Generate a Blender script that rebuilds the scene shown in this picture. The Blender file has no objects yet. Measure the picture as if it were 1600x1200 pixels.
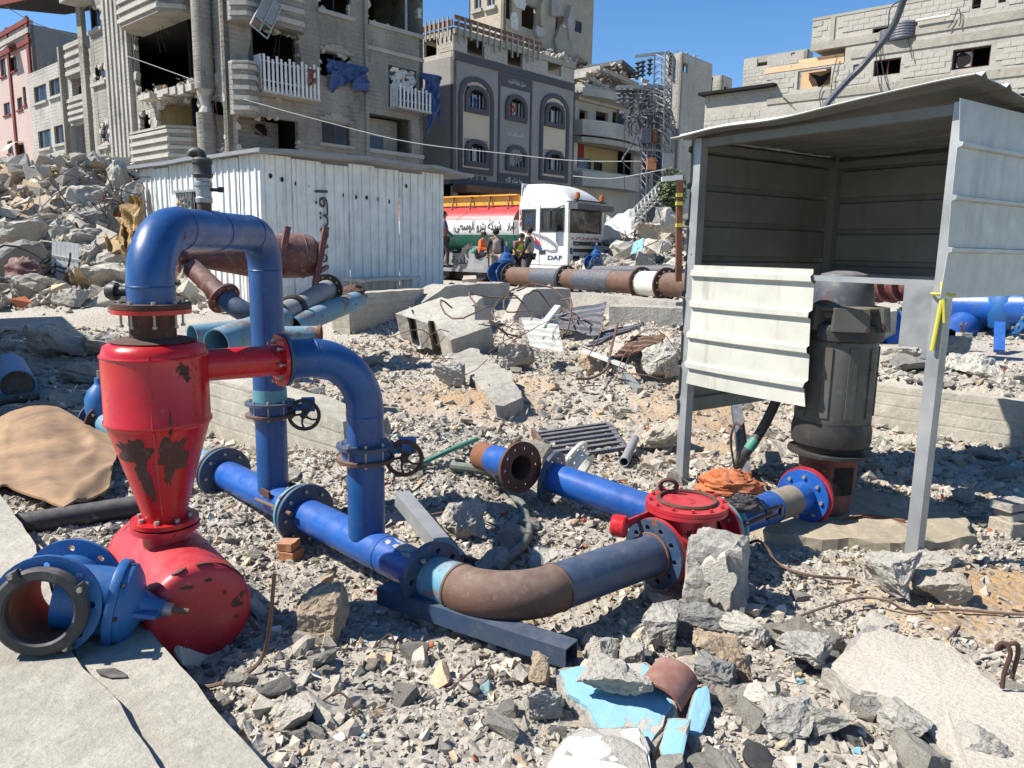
import bpy, bmesh, math, random
import numpy as np
import unicodedata
from mathutils import Vector, Matrix, noise
random.seed(7); np.random.seed(7)
R = math.radians
SC = bpy.context.scene
COL = SC.collection
PI = math.pi
# ---------------------------------------------------------------- camera, world, sun, exposure
CAMZ, FPX, PITCH, ROLL = 1.6, 1200.0, R(9.93), R(1.0)
fwd = Vector((0, math.cos(PITCH), -math.sin(PITCH))); up0 = Vector((0, math.sin(PITCH), math.cos(PITCH))); rt0 = Vector((1, 0, 0))
RT = rt0*math.cos(ROLL) + up0*math.sin(ROLL); UP = -rt0*math.sin(ROLL) + up0*math.cos(ROLL)
CAMP = Vector((0, 0, CAMZ))
cam_d = bpy.data.cameras.new('camera'); cam = bpy.data.objects.new('camera', cam_d); COL.objects.link(cam)
cam_d.sensor_width = 36; cam_d.lens = 36*FPX/1600; cam_d.clip_start = 0.05; cam_d.clip_end = 3000
Mc = Matrix.Identity(4)
for i in range(3):
    Mc[i][0] = RT[i]; Mc[i][1] = UP[i]; Mc[i][2] = -fwd[i]; Mc[i][3] = CAMP[i]
cam.matrix_world = Mc
SC.camera = cam
SUNV = Vector((-0.87, -0.10, 1.0)).normalized()      # towards the sun
w = bpy.data.worlds.new('World'); SC.world = w; w.use_nodes = True
nt = w.node_tree; bg = nt.nodes['Background']
sky = nt.nodes.new('ShaderNodeTexSky'); sky.sky_type = 'NISHITA'; sky.sun_disc = False
sky.sun_elevation = math.asin(SUNV.z); sky.sun_rotation = math.atan2(SUNV.x, SUNV.y)
sky.air_density = 1.0; sky.dust_density = 0.0; sky.ozone_density = 3.5; sky.altitude = 1500
hs = nt.nodes.new('ShaderNodeHueSaturation'); hs.inputs['Saturation'].default_value = 1.18; hs.inputs['Value'].default_value = 1.6; nt.links.new(sky.outputs[0], hs.inputs['Color']); nt.links.new(hs.outputs[0], bg.inputs[0]); bg.inputs[1].default_value = 0.062
sd = bpy.data.lights.new('sun', 'SUN'); sd.energy = 4.8; sd.angle = R(0.53); sd.color = (1, 0.955, 0.88)
so = bpy.data.objects.new('sun', sd); COL.objects.link(so); so.rotation_euler = SUNV.to_track_quat('Z', 'Y').to_euler(); so.location = (-20, -3, 30)
SC.view_settings.view_transform = 'Standard'; SC.view_settings.look = 'None'; SC.view_settings.exposure = 0.82; SC.view_settings.gamma = 1
SC.view_settings.use_curve_mapping = False
SC.render.engine = 'CYCLES'; SC.cycles.max_bounces = 6
# ---------------------------------------------------------------- measuring helpers (photo coordinates -> real places)
def ray(px, py):
    return fwd + RT*((px-800)/FPX) - UP*((py-600)/FPX)
def D(px, py, Y):
    r = ray(px, py); return CAMP + r*(Y/r.y)
def G(px, py, z=0.0):
    r = ray(px, py); return CAMP + r*((z-CAMZ)/r.z)
def proj(p):
    v = Vector(p)-CAMP; zc = v.dot(fwd); return 800+FPX*v.dot(RT)/zc, 600-FPX*v.dot(UP)/zc
def onpl(px, py, P0, d):
    """where the sight line meets the upright plane through P0 along d -> (t, z)"""
    r = ray(px, py); n = Vector((-d[1], d[0], 0)); s = (Vector((P0[0], P0[1], 0))-Vector((0, 0, 0))).dot(n)/r.dot(n)
    q = CAMP+r*s; return (q.x-P0[0])*d[0]+(q.y-P0[1])*d[1], q.z
UD = Vector((0.669, 0.743, 0)); VD = Vector((-0.743, 0.669, 0))
Zv = Vector((0, 0, 1))
# ---------------------------------------------------------------- object helpers
WM = {}
def tag(o, label=None, cat=None, group=None, kind=None):
    if label: o['label'] = label
    if cat: o['category'] = cat
    if group: o['group'] = group
    if kind: o['kind'] = kind
    return o
def thing(name, loc, label, cat, group=None, rz=0.0):
    o = bpy.data.objects.new(name, None); COL.objects.link(o); o.empty_display_size = 0.1
    o.location = loc; o.rotation_euler = (0, 0, rz)
    WM[o.name] = Matrix.Translation(Vector(loc)) @ Matrix.Rotation(rz, 4, 'Z')
    return tag(o, label, cat, group)
def link_mesh(name, me, parent=None, M=None):
    o = bpy.data.objects.new(name, me); COL.objects.link(o)
    M = M or (WM[parent.name] if parent else Matrix.Identity(4))
    if parent:
        o.parent = parent; o.matrix_local = WM[parent.name].inverted() @ M
    else:
        o.matrix_world = M
    WM[o.name] = M.copy()
    return o
def copy_tree(o, M, label=None, group=None, parent=None):
    c = o.copy(); COL.objects.link(c)
    if parent: c.parent = parent
    else: c.matrix_world = M
    if label: c['label'] = label
    if group: c['group'] = group
    for ch in list(o.children):
        copy_tree(ch, None, parent=c)
    return c
def frames(path):
    P = [Vector(p) for p in path]; T = []
    for i in range(len(P)):
        a = P[max(i-1, 0)]; b = P[min(i+1, len(P)-1)]; t = (b-a)
        T.append(t.normalized() if t.length > 1e-9 else Vector((0, 0, 1)))
    n = T[0].orthogonal().normalized(); out = []
    for i, t in enumerate(T):
        n = (n - t*n.dot(t)); n = n.normalized() if n.length > 1e-6 else t.orthogonal().normalized()
        out.append((P[i], t, n, t.cross(n)))
    return out
class MB:
    def __init__(s): s.V = []; s.F = []; s.I = []
    def add(s, vs, fs, mi=0):
        b = len(s.V); s.V += [Vector(v) for v in vs]; s.F += [tuple(b+i for i in f) for f in fs]; s.I += [mi]*len(fs); return s
    def hexa(s, p, mi=0):   # p: 4 bottom ccw, 4 top ccw
        return s.add(p, [(3, 2, 1, 0), (4, 5, 6, 7), (0, 1, 5, 4), (1, 2, 6, 5), (2, 3, 7, 6), (3, 0, 4, 7)], mi)
    def box(s, c, size, rz=0, X=None, Y=None, Z=None, mi=0):
        c = Vector(c)
        if X is None:
            X = Vector((math.cos(rz), math.sin(rz), 0)); Y = Vector((-math.sin(rz), math.cos(rz), 0)); Z = Zv
        else:
            X = Vector(X).normalized(); Y = Vector(Y).normalized(); Z = Vector(Z).normalized() if Z is not None else X.cross(Y).normalized()
        a, b, h = X*size[0]/2, Y*size[1]/2, Z*size[2]/2
        return s.hexa([c-a-b-h, c+a-b-h, c+a+b-h, c-a+b-h, c-a-b+h, c+a-b+h, c+a+b+h, c-a+b+h], mi)
    def bar(s, p0, p1, w_, h_=None, up=None, mi=0):
        p0 = Vector(p0); p1 = Vector(p1); h_ = h_ or w_; X = (p1-p0).normalized(); u = Vector(up) if up else Zv
        if abs(X.dot(u)) > .98: u = Vector((0, 1, 0)) if abs(X.y) < .9 else Vector((1, 0, 0))
        Y = u.cross(X).normalized(); Z = X.cross(Y)
        return s.box((p0+p1)/2, ((p1-p0).length, w_, h_), X=X, Y=Y, Z=Z, mi=mi)
    def sweep(s, path, rs, n=16, caps=True, mi=0):
        fr = frames(path); rs = rs if hasattr(rs, '__len__') else [rs]*len(fr); vs = []; fs = []
        for (p, t, a, b), r in zip(fr, rs):
            for k in range(n):
                an = 2*PI*k/n; vs.append(p + a*math.cos(an)*r + b*math.sin(an)*r)
        m = len(fr)
        for i in range(m-1):
            for k in range(n):
                k2 = (k+1) % n; fs.append((i*n+k, i*n+k2, (i+1)*n+k2, (i+1)*n+k))
        if caps: fs.append(tuple(range(n-1, -1, -1))); fs.append(tuple((m-1)*n+k for k in range(n)))
        return s.add(vs, fs, mi)
    def cyl(s, p0, p1, r0, r1=None, n=20, caps=True, mi=0):
        return s.sweep([p0, p1], [r0, r0 if r1 is None else r1], n, caps, mi)
    def lathe(s, prof, o, ax=(0, 0, 1), n=32, mi=0, ref=None):   # prof [(r,h)...] open or closed; r=0 -> tip
        o = Vector(o); ax = Vector(ax).normalized(); a = (Vector(ref) - ax*Vector(ref).dot(ax)).normalized() if ref else ax.orthogonal().normalized(); b = ax.cross(a)
        vs = []; fs = []
        for r, h in prof:
            for k in range(n):
                an = 2*PI*k/n; rr = max(r, 1e-5); vs.append(o+ax*h+a*math.cos(an)*rr+b*math.sin(an)*rr)
        for i in range(len(prof)-1):
            for k in range(n):
                k2 = (k+1) % n; fs.append((i*n+k, i*n+k2, (i+1)*n+k2, (i+1)*n+k))
        return s.add(vs, fs, mi)
    def ring(s, o, ax, ro, ri, th, n=36, mi=0):
        return s.lathe([(ri, -th/2), (ro, -th/2), (ro, th/2), (ri, th/2), (ri, -th/2)], o, ax, n, mi)
    def hring(s, o, ax, ro, ri, th, holes, hr, mi=0, a0=0.0):
        """annular flange with real bolt holes"""
        o = Vector(o); ax = Vector(ax).normalized(); a = ax.orthogonal().normalized(); b = ax.cross(a); rc = (ro+ri)/2
        K = 16
        for q in range(holes):
            c0 = a0+2*PI*q/holes; da = PI/holes; bd = []
            for j in range(4): bd.append((ro, -da+2*da*j/4))
            for j in range(4): bd.append((ro+(ri-ro)*j/4, da))
            for j in range(4): bd.append((ri, da-2*da*j/4))
            for j in range(4): bd.append((ri+(ro-ri)*j/4, -da))
            P = lambda r, an, h: o+a*(r*math.cos(c0+an))+b*(r*math.sin(c0+an))+ax*h
            hc = P(rc, 0, 0); ra = a*math.cos(c0)+b*math.sin(c0); ta = -a*math.sin(c0)+b*math.cos(c0)
            vs = []
            for h in (-th/2, th/2):
                for r, an in bd: vs.append(P(r, an, h))
                for r, an in bd:
                    dx = r*math.cos(an)-rc; dy = r*math.sin(an); an2 = math.atan2(dy, dx)
                    vs.append(hc+ra*math.cos(an2)*hr+ta*math.sin(an2)*hr+ax*h)
            fs = []
            for k in range(K):
                k2 = (k+1) % K
                fs.append((k2, k, K+k, K+k2)); fs.append((2*K+k, 2*K+k2, 3*K+k2, 3*K+k)); fs.append((K+k2, K+k, 3*K+k, 3*K+k2))
                if k < 4 or 8 <= k < 12: fs.append((k, k2, 2*K+k2, 2*K+k))
            s.add(vs, fs, mi)
        return s
    def ball(s, c, r, n=12, m=8, sc=(1, 1, 1), mi=0):
        c = Vector(c); vs = []; fs = []
        for i in range(m+1):
            th = PI*i/m
            for k in range(n):
                an = 2*PI*k/n; rr = max(math.sin(th), 1e-4); vs.append(c+Vector((rr*math.cos(an)*r*sc[0], rr*math.sin(an)*r*sc[1], math.cos(th)*r*sc[2])))
        for i in range(m):
            for k in range(n):
                k2 = (k+1) % n; fs.append((i*n+k, (i+1)*n+k, (i+1)*n+k2, i*n+k2))
        return s.add(vs, fs, mi)
    def torus(s, c, ax, Rr, r, n=28, m=8, mi=0):
        c = Vector(c); ax = Vector(ax).normalized(); a = ax.orthogonal().normalized(); b = ax.cross(a); vs = []; fs = []
        for i in range(n):
            t = 2*PI*i/n; d = a*math.cos(t)+b*math.sin(t)
            for k in range(m):
                u = 2*PI*k/m; vs.append(c+d*(Rr+r*math.cos(u))+ax*(r*math.sin(u)))
        for i in range(n):
            for k in range(m):
                i2 = (i+1) % n; k2 = (k+1) % m; fs.append((i*m+k, i2*m+k, i2*m+k2, i*m+k2))
        return s.add(vs, fs, mi)
    def prism(s, poly, o, X, Y, Z, d, mi=0):   # poly 2d ccw in X,Y; extruded along Z by d
        o = Vector(o); X = Vector(X); Y = Vector(Y); Z = Vector(Z); n = len(poly)
        A = [o+X*p[0]+Y*p[1] for p in poly]; B = [p+Z*d for p in A]
        return s.add(A+B, [tuple(range(n-1, -1, -1)), tuple(range(n, 2*n))]+[(i, (i+1) % n, n+(i+1) % n, n+i) for i in range(n)], mi)
    def grid(s, fn, nu, nv, mi=0, flip=False):
        vs = [fn(i/nu, j/nv) for j in range(nv+1) for i in range(nu+1)]
        fs = []
        for j in range(nv):
            for i in range(nu):
                a = j*(nu+1)+i; f = (a, a+1, a+nu+2, a+nu+1); fs.append(f[::-1] if flip else f)
        return s.add(vs, fs, mi)
    def sheet(s, fn, nu, nv, th, nrm, mi=0):   # closed thin sheet
        N_ = Vector(nrm)*th; top = [fn(i/nu, j/nv) for j in range(nv+1) for i in range(nu+1)]; n = len(top)
        vs = [Vector(p)+N_/2 for p in top]+[Vector(p)-N_/2 for p in top]; fs = []; W_ = nu+1
        for j in range(nv):
            for i in range(nu):
                a = j*W_+i; fs.append((a, a+1, a+W_+1, a+W_)); fs.append((n+a, n+a+W_, n+a+W_+1, n+a+1))
        for i in range(nu):
            fs.append((i, n+i, n+i+1, i+1)); a = nv*W_+i; fs.append((a, a+1, n+a+1, n+a))
        for j in range(nv):
            a = j*W_; fs.append((a, a+W_, n+a+W_, n+a)); a += nu; fs.append((a, n+a, n+a+W_, a+W_))
        return s.add(vs, fs, mi)
    def mesh(s, mats, smooth=False, inv=None, ang=35):
        me = bpy.data.meshes.new('mesh')
        V = [inv @ v for v in s.V] if inv else s.V
        me.from_pydata([tuple(v) for v in V], [], s.F)
        for m in (mats if isinstance(mats, (list, tuple)) else [mats]): me.materials.append(m)
        if any(s.I): me.polygons.foreach_set('material_index', s.I)
        bm = bmesh.new(); bm.from_mesh(me); bmesh.ops.remove_doubles(bm, verts=bm.verts, dist=1e-5); bmesh.ops.recalc_face_normals(bm, faces=bm.faces); bm.to_mesh(me); bm.free()
        if smooth: me.shade_smooth(); me.set_sharp_from_angle(angle=R(ang))
        return me
    def build(s, name, mats, parent=None, smooth=False, label=None, cat=None, group=None, kind=None, base=None, ang=35):
        """link as ONE mesh object; vertices are given in world coordinates"""
        if parent: M = WM[parent.name]
        else:
            if base is None:
                xs = [v.x for v in s.V]; ys = [v.y for v in s.V]; zs = [v.z for v in s.V]
                base = ((min(xs)+max(xs))/2, (min(ys)+max(ys))/2, min(zs))
            M = Matrix.Translation(Vector(base))
        me = s.mesh(mats, smooth, M.inverted(), ang); me.name = name
        return tag(link_mesh(name, me, parent, M), label, cat, group, kind)
def arc(c, a, b, r, t0, t1, n):     # points c + r(cos a + sin b)
    return [Vector(c)+Vector(a)*(r*math.cos(t0+(t1-t0)*i/n))+Vector(b)*(r*math.sin(t0+(t1-t0)*i/n)) for i in range(n+1)]
def bendpath(p0, p1, p2, r, n=12):
    """p0 -> p1 -> p2 with the corner at p1 rounded at radius r"""
    p0, p1, p2 = Vector(p0), Vector(p1), Vector(p2); a = (p0-p1).normalized(); b = (p2-p1).normalized()
    ang = a.angle(b); L = r/math.tan(ang/2); c = p1+(a+b).normalized()*(r/math.sin(ang/2)); s_ = p1+a*L; e_ = p1+b*L
    u = (s_-c).normalized(); v = (e_-c); v = (v-u*v.dot(u)).normalized(); tot = PI-ang
    return [p0]+[c+u*(r*math.cos(tot*i/n))+v*(r*math.sin(tot*i/n)) for i in range(n+1)]+[p2]
def spline(pts, n=8):
    P = [Vector(p) for p in pts]; P = [P[0]*2-P[1]]+P+[P[-1]*2-P[-2]]; out = []
    for i in range(1, len(P)-2):
        for k in range(n):
            t = k/n; out.append(0.5*((2*P[i])+(P[i+1]-P[i-1])*t+(2*P[i-1]-5*P[i]+4*P[i+1]-P[i+2])*t*t+(3*P[i]-P[i-1]-3*P[i+1]+P[i+2])*t**3))
    out.append(P[-2]); return out
# ---------------------------------------------------------------- text
_ARN = dict(zip('ابتثجحخدذرزسشصضطظعغفقكلمنهويىةأء', 'ALEF,BEH,TEH,THEH,JEEM,HAH,KHAH,DAL,THAL,REH,ZAIN,SEEN,SHEEN,SAD,DAD,TAH,ZAH,AIN,GHAIN,FEH,QAF,KAF,LAM,MEEM,NOON,HEH,WAW,YEH,ALEF MAKSURA,TEH MARBUTA,ALEF WITH HAMZA ABOVE,HAMZA'.split(',')))
def arabic(t):
    out = []; nj = 'ادذرزوىةأء'
    for i, ch in enumerate(t):
        if ch not in _ARN: out.append({'(': ')', ')': '('}.get(ch, ch)); continue
        pv = i > 0 and t[i-1] in _ARN and t[i-1] not in nj
        nx = i+1 < len(t) and t[i+1] in _ARN and ch not in nj and t[i+1] != 'ء'
        f = 'MEDIAL' if pv and nx else 'FINAL' if pv else 'INITIAL' if nx else 'ISOLATED'
        try: out.append(unicodedata.lookup('ARABIC LETTER %s %s FORM' % (_ARN[ch], f)))
        except KeyError: out.append(ch)
    return ''.join(reversed(out))
def text_part(name, s, mat, parent, o, X, Y, height, width=None, depth=0.004, flat=0.0, bend=None, bold=0.0):
    """lettering as a thin mesh; o is the lower left corner, X Y are its axes, kept flush on the surface"""
    c = bpy.data.curves.new('t', 'FONT'); c.body = s; c.size = 1; c.extrude = 0.5; c.offset = bold; c.resolution_u = 3
    ob = bpy.data.objects.new('t', c); COL.objects.link(ob); dg = bpy.context.evaluated_depsgraph_get(); me = bpy.data.meshes.new_from_object(ob.evaluated_get(dg))
    bpy.data.objects.remove(ob); bpy.data.curves.remove(c)
    if bend:
        bm = bmesh.new(); bm.from_mesh(me); bmesh.ops.triangulate(bm, faces=bm.faces[:])
        for _ in range(3): bmesh.ops.subdivide_edges(bm, edges=[e for e in bm.edges if e.calc_length() > .12], cuts=1); bmesh.ops.triangulate(bm, faces=bm.faces[:])
        bm.to_mesh(me); bm.free()
    n = len(me.vertices)
    if n == 0: return None
    co = np.empty(n*3); me.vertices.foreach_get('co', co); co = co.reshape(-1, 3)
    mn, mx = co.min(0), co.max(0); sy = height/(mx[1]-mn[1]); sx = sy if width is None else width/(mx[0]-mn[0])
    X = Vector(X).normalized(); Y = Vector(Y).normalized(); Z = X.cross(Y).normalized(); Mi = WM[parent.name].inverted()
    for v in me.vertices:
        a = (v.co.x-mn[0])*sx; b = (v.co.y-mn[1])*sy; d = v.co.z*2*depth/2
        q = Vector(o)+X*a+Y*b+Z*d
        if bend: q = bend(q, a, b, d)
        v.co = Mi @ q
    me.materials.clear(); me.materials.append(mat)
    return link_mesh(name, me, parent)
# ---------------------------------------------------------------- materials
class NG:
    def __init__(s, name):
        s.m = bpy.data.materials.new(name); s.m.use_nodes = True; s.t = s.m.node_tree; s.b = s.t.nodes['Principled BSDF']
        s.tc = s.n('ShaderNodeTexCoord'); s.co = s.tc.outputs['Object']
    def n(s, ty, **k):
        x = s.t.nodes.new(ty)
        for a, v in k.items(): setattr(x, a, v)
        return x
    def l(s, a, b): s.t.links.new(a, b)
    def noise(s, scale, detail=4, rough=0.55, co=None, dist=0.0, sc=None):
        x = s.n('ShaderNodeTexNoise'); x.inputs['Scale'].default_value = scale; x.inputs['Detail'].default_value = detail; x.inputs['Roughness'].default_value = rough; x.inputs['Distortion'].default_value = dist
        c = co or s.co
        if sc:
            mp = s.n('ShaderNodeMapping'); mp.inputs['Scale'].default_value = sc; s.l(c, mp.inputs['Vector']); c = mp.outputs[0]
        s.l(c, x.inputs['Vector']); return x.outputs['Fac']
    def voro(s, scale, feature='F1', out='Distance', co=None, rnd=1.0):
        x = s.n('ShaderNodeTexVoronoi', feature=feature); x.inputs['Scale'].default_value = scale; x.inputs['Randomness'].default_value = rnd; s.l(co or s.co, x.inputs['Vector']); return x.outputs[out]
    def ramp(s, fac, lo, hi, a=0.0, b=1.0):
        x = s.n('ShaderNodeMapRange'); x.inputs['From Min'].default_value = lo; x.inputs['From Max'].default_value = hi; x.inputs['To Min'].default_value = a; x.inputs['To Max'].default_value = b; s.l(fac, x.inputs['Value']); return x.outputs[0]
    def mix(s, fac, a, b, mode='MIX'):
        x = s.n('ShaderNodeMix', data_type='RGBA', blend_type=mode)
        for sock, v in ((x.inputs[0], fac), (x.inputs[6], a), (x.inputs[7], b)):
            if hasattr(v, 'is_output'): s.l(v, sock)
            elif isinstance(v, (tuple, list)): sock.default_value = (*v[:3], 1)
            else: sock.default_value = v
        return x.outputs[2]
    def math(s, op, a, b=0.0):
        x = s.n('ShaderNodeMath', operation=op)
        for i, v in enumerate((a, b)):
            if hasattr(v, 'is_output'): s.l(v, x.inputs[i])
            else: x.inputs[i].default_value = v
        return x.outputs[0]
    def upz(s):
        g = s.n('ShaderNodeNewGeometry'); x = s.n('ShaderNodeSeparateXYZ'); s.l(g.outputs['Normal'], x.inputs[0]); return x.outputs[2]
    def attr(s, name):
        x = s.n('ShaderNodeAttribute', attribute_name=name); return x.outputs['Color']
    def orand(s):
        x = s.n('ShaderNodeObjectInfo'); return x.outputs['Random']
    def bump(s, h, strength=0.5, dist=0.01):
        x = s.n('ShaderNodeBump'); x.inputs['Strength'].default_value = strength; x.inputs['Distance'].default_value = dist; s.l(h, x.inputs['Height'])
        if s.b.inputs['Normal'].links: s.l(s.b.inputs['Normal'].links[0].from_socket, x.inputs['Normal'])
        s.l(x.outputs[0], s.b.inputs['Normal']); return s
    def out(s, col, rough=0.7, metal=0.0, spec=None):
        for k, v in (('Base Color', col), ('Roughness', rough), ('Metallic', metal)):
            i = s.b.inputs[k]
            if hasattr(v, 'is_output'): s.l(v, i)
            elif k == 'Base Color': i.default_value = (*v[:3], 1)
            else: i.default_value = v
        if spec is not None: s.b.inputs['Specular IOR Level'].default_value = spec
        return s.m
def paint(name, c, c2=None, chip=None, chipc=(0.09, 0.035, 0.02), thr=0.62, csc=6, dust=0.25, rough=0.35, dustc=(0.42, 0.37, 0.31), metal=0.0, bump=0.15, spec=0.5, streak=0.0):
    g = NG(name); c2 = c2 or tuple(x*0.72 for x in c)
    col = g.mix(g.ramp(g.noise(3.5, 5), 0.35, 0.7), c, c2)
    col = g.mix(g.ramp(g.noise(60, 3), 0.66, 0.72, 0, 0.5), col, tuple(min(1, x*0.6+0.12) for x in c))      # scratches and specks
    if streak: col = g.mix(g.ramp(g.noise(9, 6, sc=(1, 1, 0.12)), 0.55, 0.75, 0, streak), col, (0.12, 0.07, 0.045))
    col = g.mix(g.ramp(g.noise(14, 6, 0.7), 0.56, 0.75, 0, 0.45*min(1, dust*3)), col, dustc)      # splashes of mud
    rr = g.ramp(g.noise(12, 4), 0.3, 0.7, rough-0.06, rough+0.14)
    if dust:
        up = g.ramp(g.upz(), 0.1, 1.0, 0.03, dust); up = g.math('MULTIPLY', up, g.ramp(g.noise(18, 5), 0.35, 0.62, 0.35, 1)); col = g.mix(up, col, dustc)
        rr = g.math('ADD', rr, g.math('MULTIPLY', up, 0.6))
    if chip:
        ck = g.ramp(g.noise(csc, 9, 0.66), thr, thr+0.012); cc = g.mix(g.noise(30, 3), chipc, tuple(x*2.2 for x in chipc)); col = g.mix(ck, col, cc); rr = g.math('ADD', rr, g.math('MULTIPLY', ck, 0.5)); g.bump(ck, 0.35, -0.002)
    g.bump(g.noise(25, 5), bump, 0.003)
    return g.out(col, rr, metal, spec)
def concrete(name, c, c2=None, agg=0.0, scale=1.0, bump=0.6, tint=False, boards=0, stain=0.35, rnd=0.0, far=False, wet=None):
    g = NG(name); c2 = c2 or tuple(x*0.62 for x in c)
    col = g.mix(g.ramp(g.noise(1.3*scale, 6, 0.62), 0.3, 0.72), c, c2)
    col = g.mix(g.ramp(g.noise(11*scale, 6, 0.7), 0.45, 0.72, 0, 0.55), col, tuple(min(1, x*1.28) for x in c))
    col = g.mix(g.ramp(g.noise(55*scale, 4, 0.7), 0.5, 0.75, 0, 0.5), col, tuple(x*0.45 for x in c))
    if stain: col = g.mix(g.ramp(g.noise(0.8*scale, 8, 0.65, dist=0.6), 0.54, 0.7, 0, stain), col, (c[0]*0.42, c[1]*0.38, c[2]*0.34))
    if agg:
        v = g.voro(38*scale, out='Color'); d = g.voro(38*scale); k = g.ramp(d, 0.30, 0.36, agg, 0)
        col = g.mix(k, col, g.mix(v, (0.5, 0.45, 0.37), (0.22, 0.19, 0.16)))
        g.bump(d, 0.5*agg, 0.01)
    if tint: col = g.mix(1.0, col, g.attr('tint'), 'MULTIPLY')
    if rnd: col = g.mix(1.0, col, g.mix(g.orand(), (1-rnd, 1-rnd, 1-rnd), (1+rnd, 1+rnd*0.9, 1+rnd*0.75)), 'MULTIPLY')
    if boards:
        wv = g.n('ShaderNodeTexWave', wave_type='BANDS', bands_direction='Z'); wv.inputs['Scale'].default_value = boards; wv.inputs['Distortion'].default_value = 0.6; wv.inputs['Detail'].default_value = 3; g.l(g.co, wv.inputs['Vector'])
        col = g.mix(g.math('MULTIPLY', g.ramp(wv.outputs['Fac'], 0.0, 0.06, 0.55, 0), g.ramp(g.noise(2.2, 4), .4, .6, .1, 1)), col, tuple(x*0.4 for x in c)); g.bump(g.ramp(wv.outputs['Fac'], 0, 0.1), 0.25, 0.01)
    g.bump(g.noise(9*scale, 8, 0.7), bump, 0.04/scale); g.bump(g.noise(70*scale, 4, 0.7), bump*0.5, 0.006/scale)
    return g.out(col, 0.92, 0, 0.2)
M = {}
M['blue'] = paint('blue_paint', (0.005, 0.075, 0.25), (0.004, 0.048, 0.17), chip=1, chipc=(0.05, 0.03, 0.025), thr=0.66, csc=8, dust=0.07, rough=0.3, streak=0.35, dustc=(0.3, 0.28, 0.26))
M['blue_lt'] = paint('bright_blue_paint', (0.006, 0.092, 0.37), (0.005, 0.062, 0.27), chip=1, chipc=(0.06, 0.045, 0.045), thr=0.67, dust=0.10, rough=0.3, dustc=(0.34, 0.32, 0.29))
M['blue_cast'] = paint('cast_blue_paint', (0.008, 0.115, 0.33), (0.006, 0.08, 0.24), dust=0.07, rough=0.42, bump=0.35)
M['navy'] = paint('navy_primer', (0.022, 0.055, 0.12), (0.035, 0.055, 0.085), chip=1, chipc=(0.10, 0.045, 0.025), thr=0.66, dust=0.14, rough=0.4)
M['pale_blue'] = paint('pale_blue_paint', (0.07, 0.25, 0.36), (0.10, 0.20, 0.25), chip=1, chipc=(0.12, 0.09, 0.08), thr=0.56, csc=5, dust=0.4, rough=0.5)
M['azure'] = paint('azure_pipe_coat', (0.09, 0.26, 0.48), (0.07, 0.2, 0.38), dust=0.2, rough=0.5)
M['teal'] = paint('teal_paint', (0.10, 0.30, 0.34), (0.07, 0.2, 0.25), chip=1, thr=0.62, dust=0.3, rough=0.5)
M['red'] = paint('red_enamel', (0.50, 0.006, 0.010), (0.38, 0.004, 0.008), chip=1, chipc=(0.035, 0.012, 0.008), thr=0.635, csc=5.2, dust=0.05, rough=0.24, streak=0.25, dustc=(0.4, 0.2, 0.17))
M['red_flat'] = paint('red_paint_sunbleached', (0.46, 0.018, 0.028), (0.36, 0.012, 0.02), chip=1, chipc=(0.03, 0.012, 0.008), thr=0.635, csc=8, dust=0.14, rough=0.34, dustc=(0.5, 0.22, 0.2))
M['maroon'] = paint('maroon_primer', (0.10, 0.022, 0.022), (0.13, 0.045, 0.035), chip=1, chipc=(0.12, 0.07, 0.05), thr=0.6, dust=0.3, rough=0.55)
M['mud'] = paint('dried_mud', (0.20, 0.17, 0.125), (0.12, 0.10, 0.08), dust=0.4, rough=0.9, bump=0.8)
M['rust'] = paint('rusty_steel', (0.125, 0.062, 0.038), (0.085, 0.040, 0.026), dust=0.25, rough=0.72, bump=0.5)
M['rust_dk'] = paint('dark_rust', (0.05, 0.020, 0.013), (0.09, 0.032, 0.018), dust=0.1, rough=0.8, bump=0.6)
M['rust_org'] = paint('orange_rust', (0.22, 0.075, 0.028), (0.11, 0.04, 0.02), dust=0.1, rough=0.85, bump=0.6)
M['black'] = paint('black_cast_iron', (0.012, 0.012, 0.013), (0.03, 0.025, 0.02), dust=0.10, rough=0.5, bump=0.3)
M['rubber'] = paint('black_plastic', (0.016, 0.017, 0.019), (0.03, 0.03, 0.032), dust=0.25, rough=0.55)
M['motor'] = paint('grey_motor_paint', (0.085, 0.088, 0.078), (0.055, 0.052, 0.044), chip=1, chipc=(0.03, 0.018, 0.012), thr=0.62, dust=0.35, rough=0.55, dustc=(0.30, 0.27, 0.2), streak=0.5)
M['steel'] = paint('galvanised_steel', (0.38, 0.385, 0.38), (0.24, 0.25, 0.255), chip=1, chipc=(0.16, 0.09, 0.05), thr=0.68, dust=0.15, rough=0.42, metal=0.35)
M['bolt'] = paint('zinc_bolts', (0.42, 0.40, 0.36), (0.3, 0.27, 0.22), dust=0.1, rough=0.45, metal=0.6)
M['white'] = paint('white_sheet_paint', (0.74, 0.74, 0.70), (0.60, 0.60, 0.57), dust=0.12, rough=0.42, streak=0.45, dustc=(0.5, 0.45, 0.38), bump=0.1)
M['cream'] = paint('cream_sheet_paint', (0.54, 0.53, 0.455), (0.44, 0.43, 0.37), dust=0.3, rough=0.5, streak=0.55, bump=0.3, chip=1, chipc=(0.2, 0.09, 0.03), thr=0.72, csc=9, dustc=(0.45, 0.4, 0.3))
M['silver'] = paint('silver_sheet_paint', (0.56, 0.55, 0.50), (0.47, 0.46, 0.42), dust=0.2, rough=0.45, streak=0.3)
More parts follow.
